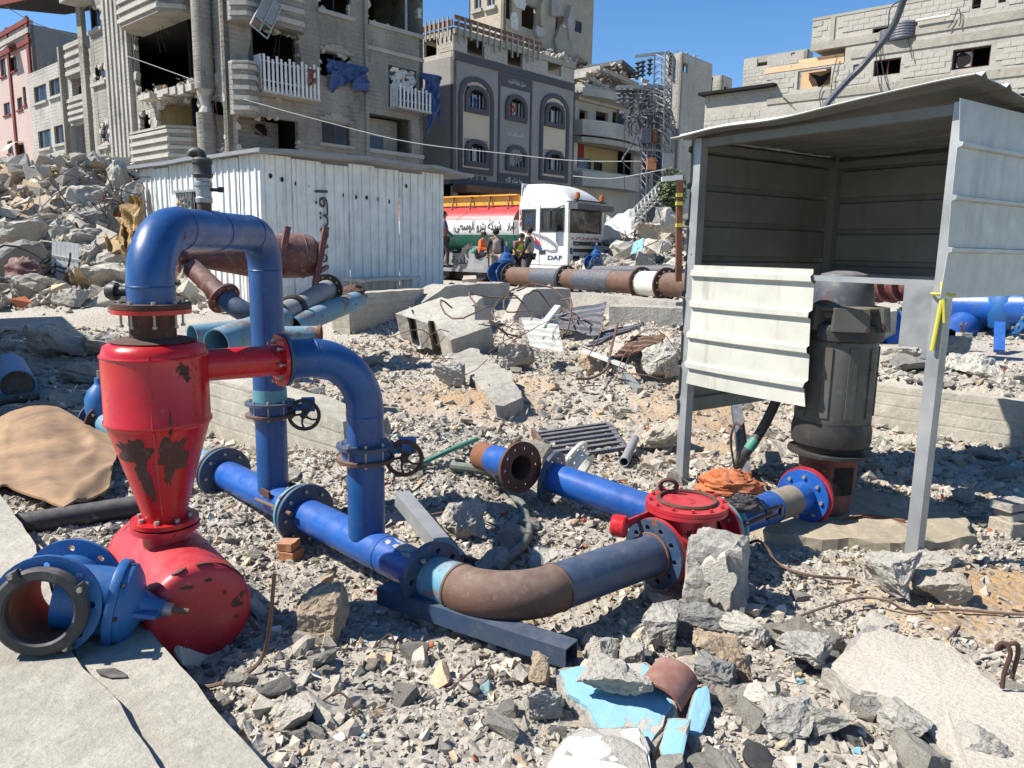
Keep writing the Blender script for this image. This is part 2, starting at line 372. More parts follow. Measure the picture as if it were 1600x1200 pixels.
M['inner'] = paint('unpainted_sheet_back', (0.185, 0.185, 0.165), (0.14, 0.14, 0.12), chip=1, chipc=(0.22, 0.08, 0.02), thr=0.70, csc=3.5, dust=0.2, rough=0.55, streak=0.5, dustc=(0.25, 0.23, 0.18))  # bare sheet back, darkened with the shade inside the shelter
M['white_cast'] = paint('white_epoxy', (0.66, 0.66, 0.60), (0.55, 0.55, 0.5), chip=1, thr=0.66, dust=0.2, rough=0.4)
M['tarp'] = paint('blue_tarpaulin', (0.02, 0.075, 0.24), (0.015, 0.05, 0.17), dust=0.15, rough=0.5)
M['yellow'] = paint('yellow_tape', (0.55, 0.50, 0.05), (0.45, 0.40, 0.05), dust=0.05, rough=0.6)
M['orange'] = paint('orange_cloth', (0.48, 0.12, 0.025), (0.30, 0.07, 0.02), dust=0.2, rough=0.85)
M['darkcloth'] = paint('dark_cloth', (0.03, 0.028, 0.035), (0.05, 0.045, 0.05), dust=0.1, rough=0.9)
M['green'] = paint('green_plastic', (0.02, 0.22, 0.15), (0.03, 0.16, 0.12), dust=0.25, rough=0.5)
M['hose'] = paint('grey_green_hose', (0.11, 0.15, 0.12), (0.08, 0.10, 0.09), dust=0.35, rough=0.6)
M['pvc'] = paint('grey_pvc', (0.24, 0.25, 0.26), (0.2, 0.2, 0.2), dust=0.25, rough=0.5)
M['foam'] = paint('tan_foam_sheet', (0.36, 0.215, 0.10), (0.15, 0.08, 0.04), dust=0.15, rough=0.8, streak=0.0, chip=1, chipc=(0.16, 0.09, 0.05), thr=0.66, csc=3)
M['terra'] = paint('brown_clay', (0.24, 0.085, 0.055), (0.19, 0.065, 0.045), dust=0.3, rough=0.6)
M['brick'] = paint('orange_clay_block', (0.42, 0.17, 0.07), (0.36, 0.14, 0.06), dust=0.35, rough=0.85)
M['wood'] = paint('brown_wood', (0.20, 0.085, 0.045), (0.13, 0.06, 0.03), dust=0.3, rough=0.8)
M['slate'] = paint('dark_sheet_blue', (0.045, 0.065, 0.10), (0.06, 0.065, 0.075), chip=1, thr=0.62, dust=0.35, rough=0.5)
M['ochre'] = paint('ochre_sheet', (0.33, 0.19, 0.05), (0.26, 0.14, 0.035), dust=0.25, rough=0.6, chip=1, chipc=(0.03, 0.02, 0.015), thr=0.63)
M['glass'] = paint('dark_glass', (0.012, 0.014, 0.016), (0.02, 0.022, 0.024), dust=0.05, rough=0.08, bump=0.0)
M['ochre_y'] = paint('yellow_enamel', (0.75, 0.38, 0.03), (0.65, 0.32, 0.03), dust=0.1, rough=0.4)
M['soot'] = concrete('sooty_interior', (0.022, 0.020, 0.019), stain=0)  # near-black for burnt rooms and for shade painted into rooms and openings
M['conc'] = concrete('grey_concrete', (0.44, 0.41, 0.355), agg=0.5, bump=0.9)
M['conc_rnd'] = concrete('broken_concrete', (0.45, 0.42, 0.36), agg=0.5, rnd=0.2, bump=0.9)
M['conc_lt'] = concrete('pale_concrete', (0.50, 0.47, 0.40), agg=0.25, bump=0.8)
M['conc_dk'] = concrete('shadowy_mortar', (0.28, 0.27, 0.245), agg=0.3, bump=0.9)  # mortar with a darker tone of its own
M['conc_smooth'] = concrete('trowelled_concrete', (0.43, 0.40, 0.335), (0.32, 0.295, 0.245), stain=0.55, bump=0.55, agg=0.12)
M['conc_board'] = concrete('boarded_concrete', (0.46, 0.42, 0.34), boards=2.7, bump=0.4)
M['sand'] = concrete('sandstone', (0.44, 0.34, 0.235), stain=0.15, bump=0.9)
M['pumice'] = concrete('limestone_block', (0.46, 0.41, 0.33), agg=0.2, stain=0.15, bump=0.9)
M['padc'] = concrete('stained_pump_pad', (0.40, 0.34, 0.25), stain=0.7, bump=0.3)
def stucco():
    g = NG('cream_stucco'); v = g.noise(48, 6, 0.7, dist=0.2, sc=(1, 1.6, 1)); col = g.mix(g.ramp(g.noise(2, 5), .35, .7), (0.70, 0.63, 0.52), (0.58, 0.52, 0.42)); col = g.mix(g.ramp(v, 0.35, 0.5, 0.35, 0), col, (0.4, 0.36, 0.3))
    g.bump(v, 0.9, 0.02); return g.out(col, 0.9, 0, 0.2)
M['stucco'] = stucco()
def painted_plaster(name, c, c2, under=(0.40, 0.37, 0.32), thr=0.59):
    g = NG(name); k = g.ramp(g.noise(5, 8, 0.6), thr, thr+0.01); col = g.mix(g.ramp(g.noise(3, 5), .35, .7), c, c2); col = g.mix(g.ramp(g.noise(40, 4), .55, .75, 0, .4), col, (0.45, 0.43, 0.4)); col = g.mix(k, col, under)
    g.bump(k, 0.5, -0.004); g.bump(g.noise(30, 5), 0.3, 0.005); return g.out(col, 0.75, 0, 0.3)
M['plaster_blue'] = painted_plaster('sky_blue_plaster', (0.21, 0.41, 0.52), (0.24, 0.42, 0.50))
M['plaster_white'] = painted_plaster('white_plaster', (0.68, 0.66, 0.62), (0.58, 0.56, 0.52))
def ground_mat():
    g = NG('rubble_dust'); geo = g.n('ShaderNodeNewGeometry'); co = geo.outputs['Position']
    col = g.mix(g.ramp(g.noise(0.9, 6, 0.6, co=co), 0.35, 0.65), (0.42, 0.375, 0.31), (0.50, 0.46, 0.395)); col = g.mix(g.attr('sandy'), col, g.mix(g.noise(4, 6, co=co), (0.47, 0.31, 0.16), (0.40, 0.27, 0.15)))
    v = g.voro(26, co=co); vc = g.voro(26, out='Color', co=co); n2 = g.noise(60, 5, 0.7, co=co)
    hs = g.n('ShaderNodeSeparateColor'); g.l(vc, hs.inputs[0]); k = g.math('MULTIPLY', g.ramp(v, 0.36, 0.42, 1, 0), g.ramp(hs.outputs[0], 0.3, 0.32, 0, 0.8))
    col = g.mix(k, col, g.mix(hs.outputs[1], (0.40, 0.37, 0.33), (0.22, 0.2, 0.185))); col = g.mix(g.ramp(n2, 0.5, 0.75, 0, 0.5), col, (0.25, 0.23, 0.205))
    g.bump(g.noise(14, 8, 0.7, co=co), 0.8, 0.04); g.bump(v, 0.5, -0.02); g.bump(n2, 0.5, 0.008)
    return g.out(col, 0.95, 0, 0.15)
M['ground'] = ground_mat()
M['rubble'] = concrete('loose_rubble', (0.50, 0.46, 0.395), agg=0.25, tint=True, stain=0.1, scale=1.6)
# walls of the far houses
def facade(name, c, c2, soot_dark=0.35, streak=0.3, grain=1.0, courses=0.0):
    g = NG(name); col = g.mix(g.ramp(g.noise(0.5, 7, 0.6), 0.35, 0.68), c, c2); col = g.mix(g.ramp(g.noise(0.33, 8, 0.62, dist=0.8), 0.55, 0.72, 0, soot_dark), col, (0.045, 0.042, 0.04))
    col = g.mix(g.ramp(g.noise(2.6, 6, 0.7, sc=(1, 1, 0.15)), 0.52, 0.75, 0, streak), col, tuple(x*0.4 for x in c)); col = g.mix(g.ramp(g.noise(7, 7, 0.75), 0.5, 0.72, 0, 0.5), col, tuple(min(1, x*1.35) for x in c))
    col = g.mix(g.ramp(g.voro(2.3), 0.05, 0.075, 0.8, 0), col, (0.04, 0.035, 0.03))
    if courses:
        wv = g.n('ShaderNodeTexWave', wave_type='BANDS', bands_direction='Z'); wv.inputs['Scale'].default_value = 1.57; wv.inputs['Distortion'].default_value = 0.35; wv.inputs['Detail'].default_value = 3; wv.inputs['Detail Scale'].default_value = 3; g.l(g.co, wv.inputs['Vector'])
        k = g.math('MULTIPLY', g.ramp(wv.outputs['Fac'], 0.0, 0.16, 1, 0), g.ramp(g.noise(1.1, 4), 0.42, 0.6, 0.15, 1)); col = g.mix(g.math('MULTIPLY', k, courses), col, tuple(x*0.42 for x in c)); g.bump(k, 0.6, -0.03)
    g.bump(g.noise(5, 8, 0.7), 0.5*grain, 0.06); return g.out(col, 0.92, 0, 0.2)
M['f_apt'] = facade('weathered_render', (0.33, 0.305, 0.26), (0.21, 0.195, 0.17), soot_dark=0.8, streak=0.6, courses=0.35)
M['soot_wall'] = facade('soot_stained_render', (0.07, 0.065, 0.06), (0.14, 0.13, 0.115), soot_dark=.6)
M['f_grey'] = facade('grey_house_render', (0.30, 0.285, 0.265), (0.255, 0.245, 0.23), soot_dark=0.0, streak=0.1, grain=0.3)
M['f_dark'] = facade('charcoal_trim', (0.085, 0.086, 0.095), (0.10, 0.10, 0.11), soot_dark=0.0, streak=0.1, grain=0.2)
M['f_beige'] = facade('beige_panel', (0.60, 0.50, 0.37), (0.54, 0.45, 0.34), soot_dark=0.0, streak=0.12, grain=0.2)
M['f_block'] = facade('grey_block', (0.46, 0.43, 0.375), (0.36, 0.34, 0.30), soot_dark=0.25)
M['f_blk2'] = facade('lit_block', (0.44, 0.41, 0.355), (0.35, 0.33, 0.29), soot_dark=0.25)  # same block, its colour set for the sunlit fronts
M['f_mortar'] = facade('mortar_band', (0.38, 0.35, 0.29), (0.29, 0.265, 0.22), soot_dark=0.3)
M['f_pink'] = facade('pink_render', (0.50, 0.38, 0.34), (0.42, 0.32, 0.29), soot_dark=0.1)
M['f_red'] = facade('oxblood_trim', (0.20, 0.055, 0.045), (0.16, 0.045, 0.04), soot_dark=0.1)
M['f_tower'] = facade('tower_render', (0.46, 0.39, 0.30), (0.36, 0.31, 0.25), soot_dark=0.25, courses=0.4)
M['f_white'] = facade('white_render', (0.44, 0.415, 0.37), (0.32, 0.30, 0.27), soot_dark=0.45, streak=0.5, courses=0.3)
M['f_peach'] = facade('peach_plaster', (0.66, 0.45, 0.27), (0.60, 0.40, 0.24), soot_dark=0.05, grain=0.3)
M['f_yellow'] = facade('yellow_room', (0.52, 0.42, 0.24), (0.45, 0.36, 0.2), soot_dark=0.05, grain=0.2)
M['f_redroom'] = facade('red_room', (0.33, 0.07, 0.05), (0.28, 0.06, 0.05), soot_dark=0.1, grain=0.2)
# ---------------------------------------------------------------- terrain
def ss(a, b, x):
    t = np.clip((x-a)/(b-a), 0, 1); return t*t*(3-2*t)
def vnoise(x, y, s, seed=0):       # value noise, works on arrays
    x = np.asarray(x, float)*s+seed*17.3; y = np.asarray(y, float)*s+seed*9.1
    xi = np.floor(x); yi = np.floor(y); fx = x-xi; fy = y-yi; fx = fx*fx*(3-2*fx); fy = fy*fy*(3-2*fy)
    def h(a, b): v = np.sin(a*127.1+b*311.7+seed*74.7)*43758.5453; return v-np.floor(v)
    return (h(xi, yi)*(1-fx)+h(xi+1, yi)*fx)*(1-fy)+(h(xi, yi+1)*(1-fx)+h(xi+1, yi+1)*fx)*fy
def fbm(x, y, s, o=4, seed=0):
    t = 0; a = 0.5
    for i in range(o): t = t+a*(vnoise(x, y, s, seed+i)-0.5); s *= 2.03; a *= 0.5
    return t
BUMPS = [(-.3, 3.15, .6, .30, -.07), (.5, 3.2, .6, .35, -.05), (-1.1, 3.95, .5, .5, -.05), (1.0, 3.9, .6, .35, -.05)]    # x, y, sx, sy, height
def bump(px, py, z, sx, sy, h):
    p = G(px, py, z); BUMPS.append((p.x, p.y, sx, sy, h))
bump(632, 690, 0.2, 0.6, 0.6, 0.32)      # rubble behind the pipe wall
bump(870, 590, 0.1, 1.6, 1.2, 0.12)
bump(760, 640, 0.1, 0.5, 0.4, -0.10)
BUMPS += [(-14.5, 22, 3.6, 3.4, 2.6), (-10.2, 20, 2.0, 2.0, 1.5), (-7.0, 12.6, 1.6, 1.1, 0.15), (5.2, 31, 2.6, 3.0, 1.5), (8.6, 31, 2.2, 3, 1.2), (-3.3, 9.3, 1.1, 0.8, 0.12)]
WB = D(1400, 640, 7.15)        # long boarded wall on the right: ground behind it is higher
def Hh(x, y):
    x = np.asarray(x, float); y = np.asarray(y, float)
    z = 0.5*ss(9.5, 17.5, y)
    s = (x-WB.x)*0.669+(y-WB.y)*0.743; pl = 0.40*ss(0.15, 0.3, s)*ss(1.2, 2.0, x); z = np.maximum(z, pl)
    for bx, by, sx, sy, h in BUMPS: z = z+h*np.exp(-((x-bx)/sx)**2/2-((y-by)/sy)**2/2)
    r = np.hypot(x, y); k = ss(1.0, 3.0, r)
    flat = flatmask(x, y)
    z = z+(1-flat)*k*(fbm(x, y, 0.9, 3, 1)*0.16+fbm(x, y, 4.0, 3, 5)*0.07)*np.where(y > 14, 1.8, 1+0.8*ss(5.5, 8, y))
    hp_ = 0; hp = ss(0.6, 1.8, z-0.5)*(1-ss(33, 37, y)); z = z+hp*fbm(x, y, 0.8, 4, 9)*1.6
    return z
def flatmask(x, y):
    m = 0*x
    m = np.maximum(m, ss(0.75, 0.55, np.hypot((x-1.97)/.75, (y-4.5)/0.6)))
    a = G(60, 500, 0.3); b = G(400, 500, 0.3); m = np.maximum(m, ss(0.9, 0.6, np.abs(y-a.y)/1.3)*ss(b.x+2.5, b.x+1.5, x))
    m = np.maximum(m, ss(20, 22, y)*ss(35, 34, y)*ss(-5.5, -4.5, x)*ss(3, 2, x))
    m = np.maximum(m, ss(8.4, 8.9, y)*ss(12, 11, y)*ss(3.0, 3.6, x))
    return m
def H(x, y): return float(Hh(x, y))
def sandy(x, y):
    s = 0*x
    for px, py, z, rx, ry, a in ((745, 625, .05, .75, .8, 1), (770, 600, .1, .9, .6, .8), (690, 650, .1, .4, .3, .8), (1090, 650, 0, .7, .9, .9), (1120, 700, 0, .6, .4, .9), (1545, 915, 0, .55, .28, 1), (1500, 960, 0, .35, .2, .9), (120, 640, 0, .9, .5, .7), (60, 470, .3, 3, 1.0, .5), (1050, 590, .1, .8, .5, .5), (980, 900, 0, .25, .12, .5), (880, 860, 0, .3, .1, .4), (480, 500, .2, .6, .5, .4)):
        p = G(px, py, z); s = np.maximum(s, a*np.exp(-(((x-p.x)/rx)**2+((y-p.y)/ry)**2)))
    s = np.maximum(s, 0.75*np.exp(-((x+12.5)/2.8)**2-((y-20.5)/3.2)**2))
    return np.clip(s*(0.55+0.9*vnoise(x, y, 3.1, 3))+0.10*(vnoise(x, y, 1.2, 8) > 0.62), 0, 1)
def build_ground():
    ys = [-3.0, -1.0, 0.4]; y = 0.9
    while y < 60: ys.append(y); y *= 1.0115
    ys += [70, 90, 130, 200, 350, 700, 1500]
    ys = np.array(ys); nu = 330; u = np.linspace(-1, 1, nu); u = np.sign(u)*np.abs(u)**1.15
    X = u[None, :]*(ys[:, None].clip(1.4)*1.05+1.5+np.where(ys[:, None] > 60, ys[:, None]*1.5, 0)); Y = np.repeat(ys[:, None], nu, 1)
    Z = Hh(X, Y); Z = np.where(Y > 60, 0.5, Z); Z = np.where(Y < 0.6, 0.0, Z)
    Z += np.where((Y > 1) & (Y < 12), 0.028*fbm(X, Y, 11, 3, 30)*(1-flatmask(X, Y)), 0)
    me = bpy.data.meshes.new('ground'); nv = len(ys); co = np.stack([X, Y, Z], -1).reshape(-1, 3).astype(np.float32)
    i = np.arange(nv-1)[:, None]*nu+np.arange(nu-1)[None, :]; f = np.stack([i, i+1, i+nu+1, i+nu], -1).reshape(-1).astype(np.int32); nf = len(f)//4
    me.vertices.add(len(co)); me.vertices.foreach_set('co', co.ravel()); me.loops.add(len(f)); me.loops.foreach_set('vertex_index', f)
    me.polygons.add(nf); me.polygons.foreach_set('loop_start', np.arange(0, nf*4, 4, dtype=np.int32)); me.update(calc_edges=True); me.shade_smooth()
    at = me.color_attributes.new('sandy', 'FLOAT_COLOR', 'POINT'); s = sandy(X, Y).reshape(-1); at.data.foreach_set('color', np.stack([s, s, s, s*0+1], -1).astype(np.float32).ravel())
    me.materials.append(M['ground']); o = link_mesh('ground', me); tag(o, kind='structure'); return o
build_ground()
# ---------------------------------------------------------------- stones
def rock_mesh(n=12, seed=0, sc=(1, 1, 1), sub=0, rough=0.0, boxy=0.0):
    rnd = random.Random(seed); bm = bmesh.new()
    for k in range(n):
        v = Vector([rnd.gauss(0, 1) for _ in range(3)]).normalized()
        if rnd.random() < boxy: v = Vector([(1 if a > 0 else -1)*rnd.uniform(.65, .85) for a in v])
        v *= rnd.uniform(.8, 1); bm.verts.new((v.x*sc[0], v.y*sc[1], v.z*sc[2]))
    r_ = bmesh.ops.convex_hull(bm, input=bm.verts[:]); bmesh.ops.delete(bm, geom=[v for v in bm.verts if not v.link_faces], context='VERTS')
    if sub:
        bmesh.ops.dissolve_limit(bm, angle_limit=R(8), verts=bm.verts[:], edges=bm.edges[:]); bmesh.ops.triangulate(bm, faces=bm.faces[:])
        for q in range(sub):
            bmesh.ops.subdivide_edges(bm, edges=bm.edges[:], cuts=1, use_grid_fill=True); bmesh.ops.triangulate(bm, faces=bm.faces[:])
            am = rough*(0.5**q); off = Vector((seed*3.1, seed*1.7, q*5.5))
            for v in bm.verts:
                v.co += noise.noise_vector(v.co*(1.9*2**q)+off)*am
    bmesh.ops.recalc_face_normals(bm, faces=bm.faces[:])
    return bm
def np_proto(bm):
    bmesh.ops.triangulate(bm, faces=bm.faces[:]); bm.verts.ensure_lookup_table(); bm.verts.index_update()
    V = np.array([v.co[:] for v in bm.verts], np.float32); F = np.array([[v.index for v in f.verts] for f in bm.faces], np.int32); bm.free(); return V, F
SMALL = [np_proto(rock_mesh(random.choice((6, 7, 8, 9)), 100+i, (1, random.uniform(.5, .95), random.uniform(.3, .75)), boxy=.75)) for i in range(26)]
MEDP = [np_proto(rock_mesh(15, 200+i, (1, random.uniform(.55, .95), random.uniform(.3, .7)), 1, 0.17, 0.6)) for i in range(16)]
def tints(n, rng, blue=0.006):
    t = rng.random(n); base = 0.76+0.32*rng.random(n)**1.2; c = np.stack([base, base*(1-0.015), base*(1-0.045)], -1)
    def put(m, col): c[m] = np.array(col)*(0.8+0.4*rng.random(m.sum()))[:, None]
    put(t < 0.07, (1.22, 1.18, 1.1)); put((t > 0.10) & (t < 0.17), (1.1, 0.9, 0.68)); put((t > 0.22) & (t < 0.26), (0.5, 0.5, 0.5))
    put((t > 0.26) & (t < 0.26+blue), (0.6, 0.98, 1.15)); put((t > 0.27) & (t < 0.277), (1.0, 0.36, 0.22)); put((t > 0.28) & (t < 0.30), (1.6, 1.56, 1.5)); return c
def scatter(name, label, xs, ys, zs, sz, protos, rng, sink=0.36, blue=0.006, kind='stuff', flat=0.0):
    n = len(xs); pid = rng.integers(0, len(protos), n); tn = tints(n, rng, blue); VV = []; FF = []; TT = []; base = 0
    a = rng.random(n)*2*PI; b = (rng.random(n)-.5)*1.5*(1-flat); c = (rng.random(n)-.5)*1.5*(1-flat)
    ca, sa, cb, sb, cc, sc_ = np.cos(a), np.sin(a), np.cos(b), np.sin(b), np.cos(c), np.sin(c)
    Rm = np.empty((n, 3, 3)); Rm[:, 0, 0] = ca*cb; Rm[:, 0, 1] = ca*sb*sc_-sa*cc; Rm[:, 0, 2] = ca*sb*cc+sa*sc_; Rm[:, 1, 0] = sa*cb; Rm[:, 1, 1] = sa*sb*sc_+ca*cc; Rm[:, 1, 2] = sa*sb*cc-ca*sc_; Rm[:, 2, 0] = -sb; Rm[:, 2, 1] = cb*sc_; Rm[:, 2, 2] = cb*cc
    P = np.stack([xs, ys, zs+sz*(0.62-sink)], -1); an = 0.75+0.5*rng.random((n, 3))
    for k, (V, F) in enumerate(protos):
        I = np.where(pid == k)[0]
        if not len(I): continue
        W = np.einsum('nij,nvj->nvi', Rm[I], V[None]*an[I][:, None, :]*sz[I][:, None, None])+P[I][:, None, :]
        f = F[None]+(np.arange(len(I))*len(V))[:, None, None]+base; VV.append(W.reshape(-1, 3)); FF.append(f.reshape(-1, 3)); TT.append(np.repeat(tn[I], len(V), 0)); base += len(I)*len(V)
    V = np.concatenate(VV).astype(np.float32); F = np.concatenate(FF).astype(np.int32); T = np.concatenate(TT).astype(np.float32)
    me = bpy.data.meshes.new(name); me.vertices.add(len(V)); me.vertices.foreach_set('co', V.ravel()); me.loops.add(F.size); me.loops.foreach_set('vertex_index', F.ravel())
    me.polygons.add(len(F)); me.polygons.foreach_set('loop_start', np.arange(0, F.size, 3, dtype=np.int32)); me.update(calc_edges=True); me.shade_flat()
    at = me.color_attributes.new('tint', 'FLOAT_COLOR', 'POINT'); at.data.foreach_set('color', np.concatenate([T, np.ones((len(T), 1), np.float32)], 1).ravel())
    me.materials.append(M['rubble']); o = link_mesh(name, me); return tag(o, label, kind=kind)
LINES = []
KEEP_OUT = []      # polygons (world xy) where no loose stones lie
def inpoly(x, y, poly):
    r_ = np.zeros(len(x), bool); n = len(poly); j = n-1
    for i in range(n):
        xi, yi = poly[i][0], poly[i][1]; xj, yj = poly[j][0], poly[j][1]
        r_ ^= ((yi > y) != (yj > y)) & (x < (xj-xi)*(y-yi)/((yj-yi) or 1e-9)+xi); j = i
    return r_
def field(n, r0, r1, seed, smin, smax, sandk=0.93, power=2.0, clump=0.0):
    rng = np.random.default_rng(seed); t = rng.random(n); r = (r0**power+(r1**power-r0**power)*t)**(1/power); th = (rng.random(n)-.5)*R(88)
    x = r*np.sin(th); y = r*np.cos(th); k = rng.random(n) > sandy(x, y)*sandk; k &= rng.random(n) > flatmask(x, y)*0.93
    if clump: k &= rng.random(n) < (1-clump)+clump*ss(0.45, 0.62, vnoise(x, y, 1.7, 40))
    if smax > .06 and r1 < 8:
        for (ax, ay, bx, by, w_) in LINES:
            dx, dy = bx-ax, by-ay; t_ = np.clip(((x-ax)*dx+(y-ay)*dy)/(dx*dx+dy*dy), 0, 1); k &= np.hypot(x-ax-t_*dx, y-ay-t_*dy) > w_
    for poly in KEEP_OUT: k &= ~inpoly(x, y, poly)
    x, y = x[k], y[k]; sz = smin*(smax/smin)**(rng.random(len(x))**2.8)
    return x, y, Hh(x, y), sz, rng
# ---------------------------------------------------------------- shared small parts
_bm = {}
def bolt_mesh(r, L, key='bolt', mat=None):
    k = (round(r, 4), round(L, 4), key)
    if k not in _bm:
        b = MB(); b.lathe([(0, L/2+r*1.3), (r*1.0, L/2+r*1.3), (r*1.0, L/2), (r*.55, L/2), (r*.55, -L/2), (r, -L/2), (r, -L/2-r*1.1), (0, -L/2-r*1.1)], (0, 0, 0), (0, 0, 1), 6)
        _bm[k] = b.mesh(mat or M['bolt'], True); _bm[k].name = 'bolt'
    return _bm[k]
def bolts(parent, o, ax, rc, n, r=0.009, L=0.03, a0=0.2, key='bolt', mat=None, skip=()):
    o = Vector(o); ax = Vector(ax).normalized(); a = ax.orthogonal().normalized(); b = ax.cross(a); me = bolt_mesh(r, L, key, mat)
    Rt = Matrix((a, b, ax)).transposed().to_4x4()
    for q in range(n):
        if q in skip: continue
        t = a0+2*PI*q/n; link_mesh('bolt', me, parent, Matrix.Translation(o+a*(math.cos(t)*rc)+b*(math.sin(t)*rc)) @ Rt)
def flange(parent, o, ax, ro, ri, th, mat, nb=8, br=0.009, name='flange', holes=False, label=None, skip=(), bl=None, a0=0.2, boff=0.0):
    f = MB()
    if holes: f.hring(o, ax, ro, ri, th, nb, br*1.15)
    else: f.ring(o, ax, ro, ri, th, 40)
    fo = f.build(name, M[mat], parent, True, label=label)
    if nb and not holes: bolts(fo, Vector(o)+Vector(ax).normalized()*boff, ax, (ro+ri)/2+0.004, nb, br, bl or th*1.15, skip=skip, a0=a0)
    return fo
def weld(parent, o, ax, r, mat='blue', th=0.006):
    return MB().torus(o, ax, r, th, 32, 6).build('weld_bead', M[mat], parent, True)
def pipe(parent, path, ro, mat, name='pipe', n=32, wall=0.008, open_ends=True, label=None, mi=None):
    m = MB()
    if open_ends:
        fr = frames(path); m.sweep(path, ro, n, False); m.sweep(path, ro-wall, n, False)
        for p, t, a, b in (fr[0], fr[-1]): 
            vs = [p+a*math.cos(2*PI*k/n)*r+b*math.sin(2*PI*k/n)*r for r in (ro, ro-wall) for k in range(n)]; m.add(vs, [(k, (k+1) % n, n+(k+1) % n, n+k) for k in range(n)])
    else: m.sweep(path, ro, n, True)
    return m.build(name, M[mat], parent, True, label=label, ang=50)
def handwheel(parent, c, ax, r, mat='black', spokes=5, name='handwheel'):
    c = Vector(c); ax = Vector(ax).normalized(); m = MB(); m.torus(c, ax, r, r*0.13, 32, 8); a = ax.orthogonal().normalized(); b = ax.cross(a)
    for k in range(spokes):
        t = 2*PI*k/spokes+.3; d = a*math.cos(t)+b*math.sin(t); e = a*math.cos(t+.45)+b*math.sin(t+.45)
        m.sweep([c+d*r*.18, c+(d+e).normalized()*r*.6, c+e*r*.95], [r*.10, r*.07, r*.09], 6)
    m.lathe([(0, -r*.22), (r*.24, -r*.22), (r*.24, r*.2), (r*.1, r*.3), (0, r*.3)], c, ax, 12)
    return m.build(name, M[mat], parent, True)
# ---------------------------------------------------------------- key places of the pipework
PR_ = 0.092                                    # pipe radius
hx = Vector((0.70, -0.714, 0)).normalized()    # header runs towards the camera and right
ZP = 0.135
H1 = D(352, 748, 4.80); H1.z = ZP
def hp(t): return H1+hx*t
tP1 = 0.66; tCp = 1.02; tP2 = 1.63; tF = 2.14
P1 = hp(tP1); P2 = hp(tP2)
VF = D(1024, 860, 3.56); VF.z = 0.15           # flange of the red check valve
MO = Vector((1.97, 4.62, 0))                   # pump
T0 = D(259, 826, 3.10)                         # filter axis
# ---------------------------------------------------------------- red sand filter
sf = thing('sand_filter', (T0.x, T0.y, 0), 'bright red cone-shaped sand filter standing on a round red drum', 'filter tank')
t0 = Vector((T0.x, T0.y, 0)); zt, zs, zn = 1.185, 0.885, 0.455
b = MB(); r = 0.202
b.lathe([(0.10, zt+0.035), (0.15, zt+0.028), (0.19, zt+0.008), (r-0.004, zt-0.02), (r, zt-0.045), (r, zs+0.012), (r+0.006, zs+.004), (r+.006, zs-.006), (r-0.004, zs-0.016)], t0, Zv, 64); b.build('tank_body', M['red'], sf, True, ang=60)
b = MB(); b.lathe([(r-0.004, zs-0.016), (r-0.03, zs-0.10), (0.088, zn+0.03), (0.088, zn)], t0, Zv, 64); co_ = b.build('tank_cone', M['red'], sf, True, ang=60)
MB().torus(t0+Zv*(zt-0.03), Zv, r-0.001, 0.006, 56, 6).build('weld_bead', M['red'], sf, True)
# vertical seam and bare rusty scrapes on the cone and shoulder: thin raised patches of scale
def patch_on(parent, fn, seed, mat, name, n=26, th=0.0022):
    rnd = random.Random(seed); m = MB(); pts = []
    for k in range(n):
        t = 2*PI*k/n; rr = 1+0.2*math.sin(2*t+seed)+0.16*math.sin(5*t+2*seed)+.1*math.sin(9*t+seed)+rnd.uniform(-.2, .2); pts.append((math.cos(t)*rr, math.sin(t)*rr))
    rings = [[fn(0, 0, th)]]
    for s_ in (.12, .24, .36, .48, .6, .72, .84, 0.97, 1.0): rings.append([fn(p[0]*s_, p[1]*s_, th if s_ < 1 else -0.002) for p in pts])
    vs = [v for rg in rings for v in rg]; fs = [(0, 1+k, 1+(k+1) % n) for k in range(n)]
    for q in range(1, len(rings)-1):
        a_ = 1+(q-1)*n; c_ = 1+q*n; fs += [(a_+k, c_+k, c_+(k+1) % n, a_+(k+1) % n) for k in range(n)]
    m.add(vs, fs); return m.build(name, M[mat], parent, True, ang=80)
camaz = math.atan2(-t0.y, -t0.x)
def cone_r(z):
    if z > zs: return r
    return 0.088+(r-0.03-0.088)*(z-zn-0.03)/(zs-0.1-zn-0.03) if z < zs-0.1 else (r-0.004-0.026*(zs-0.016-z)/0.084 if z < zs-.016 else r+.006)
def cfn(a0, z0, wa, hz):
    def f(u, v, h):
        z = z0+v*hz; a = camaz+a0+u*wa; rr = cone_r(z)+h; return t0+Vector((math.cos(a)*rr, math.sin(a)*rr, z))
    return f
for a0, z0, wa, hz, sd_ in ((0.64, .785, .40, .062, 1), (0.52, .71, .20, .085, 5), (0.36, .62, .10, .07, 8), (-0.20, .90, .03, .05, 6)): patch_on(sf, cfn(-a0, z0, wa, hz), sd_, 'rust_dk', 'scraped_patch', 40, .0015)
for a0, z0, wa, hz, sd_ in ((-0.27, .765, .30, .085, 2), (-0.18, .69, .12, .06, 7)): patch_on(sf, cfn(-a0, z0, wa, hz), sd_, 'rust_dk', 'scraped_patch', 40, .0015)
MB().sweep([cfn(-0.12, z, 0, 0)(0, 0, .001) for z in (1.17, 1.05, .95, .885)], .0035, 6).build('seam', M['red'], sf, True)
MB().sweep([cfn(-0.10, z, 0, 0)(0, 0, .001) for z in (.87, .8, .7, .6, .5)], .004, 6).build('seam', M['red_flat'], sf, True)
